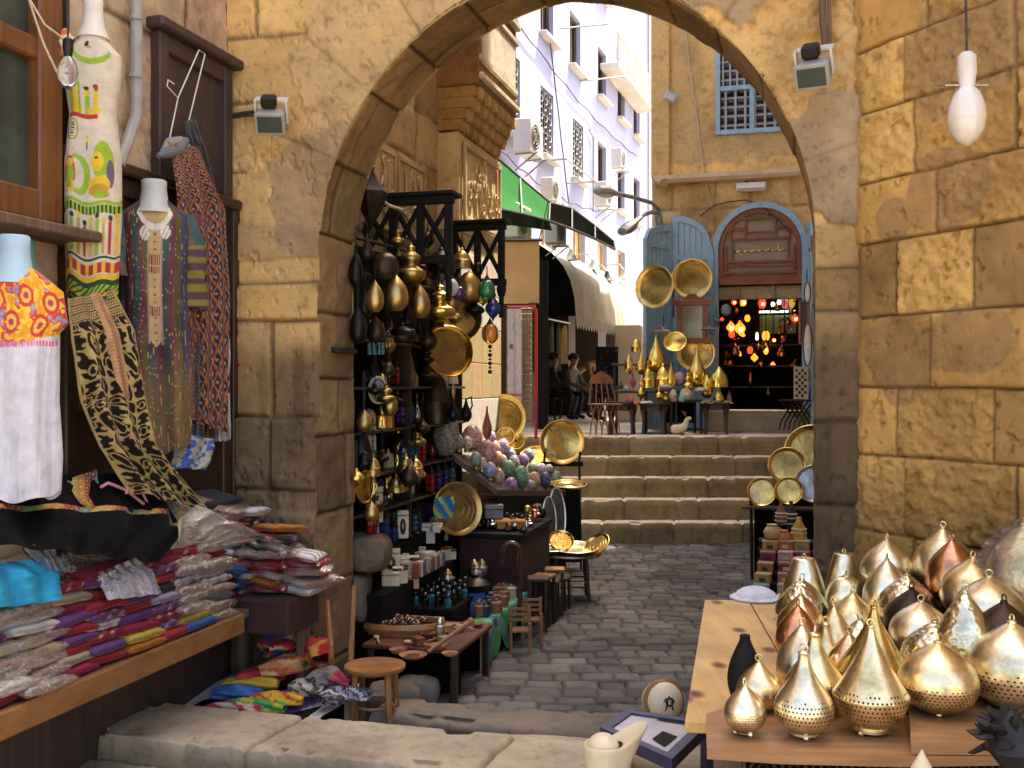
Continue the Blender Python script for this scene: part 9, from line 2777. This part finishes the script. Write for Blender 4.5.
 cloth_px('print_packet', 'blue and gold patterned packet at the foot of the hanging shawls', 'packet', [(176, 432), (174, 450), (170, 468)], [(214, 440), (212, 455), (206, 470)], .3, .34, lambda U, V: np.where((fbm(U*9, V*9, 61, 3) > .52)[..., None], np.array((.04, .1, .4)), np.array((.35, .36, .3))), 33, .014, 2, 60, 50, None, .02)

# heap of bright scarves on a low platform
 rt = thing('low_platform', 'low block under the bright scarves, covered by a black, white and purple striped cloth', 'platform')
 b = MB(); gbox(b, -.5, .22, -.62, -.1, .0, .2, .01); b.build('block', DARKCLOTH, rt)
 n = 60; P, C = [], []
 for i in range(n):
  u = i/(n-1); row, cr = [], []
  for j in range(24):
   v = j/23; g_ = G(-.62+.92*u, -.02-.66*v, .215+.02*math.sin(u*9+v*4)-.03*max(0, v-.8)*5); row.append(tuple(g_)); q = (u*1.0+v*.18)
   cr.append((.55, .53, .5) if q < .45 else (.02, .02, .035) if q < .6 else (.6, .58, .55) if q < .68 else (.02, .02, .04) if q < .8 else (.16, .06, .24) if q < .95 else (.5, .48, .46))
  P.append(row); C.append(cr)
 b = MB(); b.sheet(np.array(P), 0, np.array(C)); b.build('striped_cloth', CLOTH, rt, smooth=80)
 SC = [('red and navy flowered', [(262, 650), (285, 640), (312, 634)], .075, [(.45, .02, .03), (.04, .05, .22), (.6, .5, .3), (.45, .02, .03)], .47), ('red', [(300, 652), (318, 640), (322, 660)], .07, [(.5, .02, .02), (.42, .02, .02), (.6, .3, .05)], .45), ('orange and cream ornamented', [(258, 672), (290, 664), (320, 655)], .06, [(.55, .22, .08), (.6, .42, .2), (.5, .1, .05)], .38), ('crimson', [(236, 680), (262, 672), (286, 674)], .05, [(.4, .02, .05), (.48, .05, .04)], .34),
   ('yellow', [(222, 686), (250, 680), (278, 684)], .045, [(.6, .38, .03), (.6, .42, .06)], .31), ('blue', [(212, 694), (236, 690), (262, 693)], .042, [(.05, .16, .4), (.03, .1, .3)], .29), ('golden yellow', [(250, 702), (272, 696), (303, 700)], .045, [(.62, .36, .02), (.45, .05, .03), (.62, .4, .04)], .28), ('green', [(226, 706), (252, 702), (285, 708)], .042, [(.03, .3, .06), (.05, .35, .1), (.5, .45, .05)], .26),
   ('red and white braided', [(202, 712), (228, 704), (262, 712)], .042, [(.38, .03, .05), (.55, .45, .4)], .25), ('grey', [(312, 682), (328, 672), (340, 680)], .055, [(.12, .11, .1), (.2, .18, .16)], .36), ('cream and black', [(290, 690), (305, 684), (325, 690)], .05, [(.5, .44, .36), (.06, .05, .05), (.5, .44, .36)], .31), ('maroon', [(318, 676), (340, 676), (352, 684)], .035, [(.25, .02, .04), (.35, .05, .06)], .36), ('black and white knitted', [(322, 700), (345, 690), (370, 696)], .05, [(.05, .05, .06), (.5, .48, .46), (.05, .05, .06), (.3, .24, .36)], .29)]
 for i, (nm, pts, r, cols, z) in enumerate(SC):
  W = [on_z(x, y, z-.02*abs(j-1)) for j, (x, y) in enumerate(pts)]
  rt = thing('folded_scarf', f'{nm} folded scarf in the bright heap beside the stool', 'scarf', W[1], 0, 'bright scarves heaped beside the stool')
  n, m = 46, 30; P, C = [], []
  for j in range(n):
   u = j/(n-1); a, c, d = W; p = a*(1-u)**2+c*2*u*(1-u)+d*u*u; tg = ((c-a)*(1-u)+(d-c)*u).normalized(); sd = tg.cross(Vector((0, 0, 1))).normalized(); upv = sd.cross(tg)
   row, cr = [], []
   for q in range(m):
    A = 2*PI*q/m; rr = r*(.35+.65*math.sin(PI*min(1, max(0, u*.92+.04)))**.5)*(1+.22*math.sin(A*4+i+u*5)+.25*(float(fbm(math.cos(A)*2+u*6, math.sin(A)*2, i, 3))-.5))
    row.append(tuple(p-W[1]+sd*math.cos(A)*rr*1.3+upv*math.sin(A)*rr*.85)); cr.append(cols[int((A*1.4+u*7+2*float(fbm(u*9, A*2, i+3, 2)))*len(cols)/3) % len(cols)])
   P.append(row); C.append(cr)
  b = MB(); P = np.swapaxes(np.array(P), 0, 1); C = np.swapaxes(np.array(C), 0, 1); b.sheet(P, 0, C, closed=True); b.build('scarf', CLOTH, rt, smooth=80)
 # bentwood chair
 p = at(375, 664, 5.92); z = p.z
 rt = thing('bentwood_chair', 'old bentwood chair with a round honey seat and two bare back posts by the kerb', 'chair', (p.x, p.y, 0), .2)
 b = MB(); b.lathe([(.155, z-.035), (.172, z-.02), (.172, z-.004), (.15, z), (.12, z-.006), (0, z-.004)], 32); b.build('seat', HONEY, rt, smooth=40)
 for k in range(4):
  a = k*PI/2+.5
  b = MB(); b.tube([(.13*math.cos(a), .13*math.sin(a), z-.03), (.14*math.cos(a), .14*math.sin(a), z*.5), (.17*math.cos(a), .17*math.sin(a), 0)], [.02, .017, .014], 8); b.build('leg', OAK, rt)
 b = MB(); b.tube([(.12*math.cos(a), .12*math.sin(a), .2) for a in np.linspace(0, 2*PI, 24, endpoint=False)], .009, 6, closed=True); b.build('stretcher_ring', OAK, rt)
 for x0, y0, x1, y1 in ((331, 646, 327, 600), (351, 652, 354, 586)):
  q0, q1 = at(x0, y0, 6.02)-p, at(x1, y1, 6.2)-p
  M = Matrix.Rotation(-.2, 3, 'Z')
  q0, q1 = M @ q0, M @ q1
  b = MB(); b.tube([(q0.x, q0.y, z-.03), (q0.x, q0.y, q0.z+z), (q1.x, q1.y, q1.z+z)], [.017, .018, .014], 8); b.build('back_post', OAK, rt)
PLANKX = m_wood('front_plank_wood', (.34, .16, .05), (.17, .075, .025), 1, 2.2, .6)
def build_fixtures():
 for lb, p, rz in (('grey floodlight tilted down on the sandstone left of the arch', at(272, 118, 6.2), YAW+.35), ('grey floodlight tilted down on the right haunch of the arch', at(815, 70, 5.38), YAW-.2)):
  rt = thing('floodlight', lb, 'floodlight', p, rz, tilt=(.6, 0))
  b = MB(); b.box((0, -.04, 0), (.16, .12, .115), 0, .012); b.box((0, -.105, 0), (.175, .012, .13), 0, .004); b.build('housing', GREYPL, rt)
  b = MB(); b.box((0, -.113, 0), (.14, .004, .095)); b.build('lens', DUSTPANE, rt)
  b = MB(); b.box((-.01, -.0, .10), (.09, .07, .07), 0, .012); b.build('control_box', IRON, rt)
  b = MB()
  for x in (-.09, .09): b.box((x, .01, .04), (.012, .05, .13))
  b.box((0, .06, .09), (.19, .06, .012)); b.build('bracket', WHITEPL, rt)
 b = MB(); b.tube([on_t(x, y, -.03) for x, y in ((226, 116), (245, 113), (262, 111), (270, 108))], .012, 6); b.tube([on_t(x, y, -.035) for x, y in ((226, 119), (245, 116), (264, 115))], .007, 5)
 tag(b.build('cable', WIRE), 'dark cable running along the stone to the left floodlight', 'cable')
 b = MB(); b.tube([on_t(x, y, -.05) for x, y in ((822, -20), (823, 20), (826, 50))], .02, 8); b.tube([on_t(x, y, -.04) for x, y in ((829, -20), (830, 48))], .01, 6)
 tag(b.build('conduit_pipe', GREYWOOD), 'brown conduit pipe running down the arch to the right floodlight', 'pipe')
 for lb, px, py, Y, s, gl, x in (('big milky bulb hanging from a white socket in front of the block wall', 967, 78, 4.1, 1.0, BULBGLASS, 962), ('small clear bulb hanging on a cable in front of the print dress', 68, 52, 4.6, .62, CLEARBULB, 80)):
  p = at(px, py, Y)
  rt = thing('hanging_bulb', lb, 'bulb', p)
  b = MB(); b.lathe([(.02, -.02), (.028, -.035), (.05, -.06), (.067, -.11), (.071, -.155), (.062, -.205), (.04, -.243), (.015, -.262), (0, -.265)], 24, Matrix.Scale(s, 4)); b.build('glass', gl, rt, smooth=60)
  b = MB(); b.lathe([(.0, .1), (.02, .1), (.035, .085), (.036, .02), (.032, .0), (.028, -.04)], 18, Matrix.Scale(s, 4)); b.build('socket', WHITEPL if s == 1 else IRON, rt)
  b = MB(); b.tube([(0, 0, .1*s), (-.004, 0, .3), (at(x, -30, Y).x-p.x, 0, at(x, -30, Y).z-p.z)], .005, 5); b.build('cable', WIRE, rt)
  if s == 1:
   b = MB(); b.box((.0, .05, -.015), (.17, .1, .006), 0, .0, rx=.25); b.build('metal_plate', STEEL, rt)
 b = MB(); b.tube([at(x, y, 4.7) for x, y in ((26, -10), (34, 15), (44, 45), (56, 70), (66, 88))], .006, 5); b.tube([at(x, y, 4.7) for x, y in ((30, 0), (45, 25), (60, 36), (66, 42))], .005, 5)
 tag(b.build('loose_cable', ROPE), 'tangled pale cables looping past the window to the clear bulb', 'cable')

# light, camera
def build_world():
 w = bpy.data.worlds.new('World'); scene.world = w; w.use_nodes = True
 nt = w.node_tree; nt.nodes.clear()
 sk = nt.nodes.new('ShaderNodeTexSky'); sk.sky_type = 'NISHITA'; sk.sun_disc = False
 el, az = R(SUN_EL), R(SUN_AZ)          # azimuth clockwise from +Y
 sk.sun_elevation = el; sk.sun_rotation = az
 sk.air_density = .8; sk.dust_density = 4.0; sk.ozone_density = .3
 bg = nt.nodes.new('ShaderNodeBackground'); bg.inputs[1].default_value = SKY
 out = nt.nodes.new('ShaderNodeOutputWorld')
 nt.links.new(sk.outputs[0], bg.inputs[0]); nt.links.new(bg.outputs[0], out.inputs[0])
 l = bpy.data.lights.new('sun', 'SUN'); l.energy = SUN; l.angle = R(.5); l.color = (1, .93, .82)
 o = bpy.data.objects.new('sun', l); COL.objects.link(o)
 d = Vector((math.sin(az)*math.cos(el), math.cos(az)*math.cos(el), math.sin(el)))
 o.rotation_euler = d.to_track_quat('Z', 'Y').to_euler()
 o.location = (20, 5, 30)
SUN_EL, SUN_AZ, SKY, SUN, EXPO = 64, 48.7, .15, 2.3, 2.25
def build_camera():
 c = bpy.data.cameras.new('camera'); o = bpy.data.objects.new('camera', c); COL.objects.link(o)
 c.sensor_width = 36; c.lens = F/1024*36; c.clip_end = 400; c.clip_start = .05
 o.location = (0, 0, H); o.rotation_euler = (PI/2, 0, 0)
 scene.camera = o
 vs = scene.view_settings
 vs.view_transform = 'Standard'; vs.look = 'None'; vs.exposure = EXPO; vs.gamma = 1; vs.use_curve_mapping = False
 vs.use_white_balance = True; vs.white_balance_temperature = 7300; vs.white_balance_tint = 13
 cy = scene.cycles
 cy.use_denoising = True; cy.max_bounces = 7; cy.diffuse_bounces = 4; cy.glossy_bounces = 4; cy.transmission_bounces = 5; cy.transparent_max_bounces = 14
 cy.caustics_reflective = False; cy.caustics_refractive = False; cy.sample_clamp_indirect = 6
for fn in ('build_world', 'build_camera', 'build_ground', 'build_kerbs', 'build_steps', 'build_arch', 'build_right_wall', 'build_left_lane',
   'build_facade', 'build_awnings', 'build_pipe_rack', 'build_ac', 'build_streetlamps', 'build_shop', 'build_shop_goods', 'build_table', 'build_vases',
   'build_foreground_right', 'build_right_goods', 'build_stall', 'build_textile_stall', 'build_left_wall', 'build_people', 'build_fixtures'):
 if fn in globals():
  globals()[fn]()
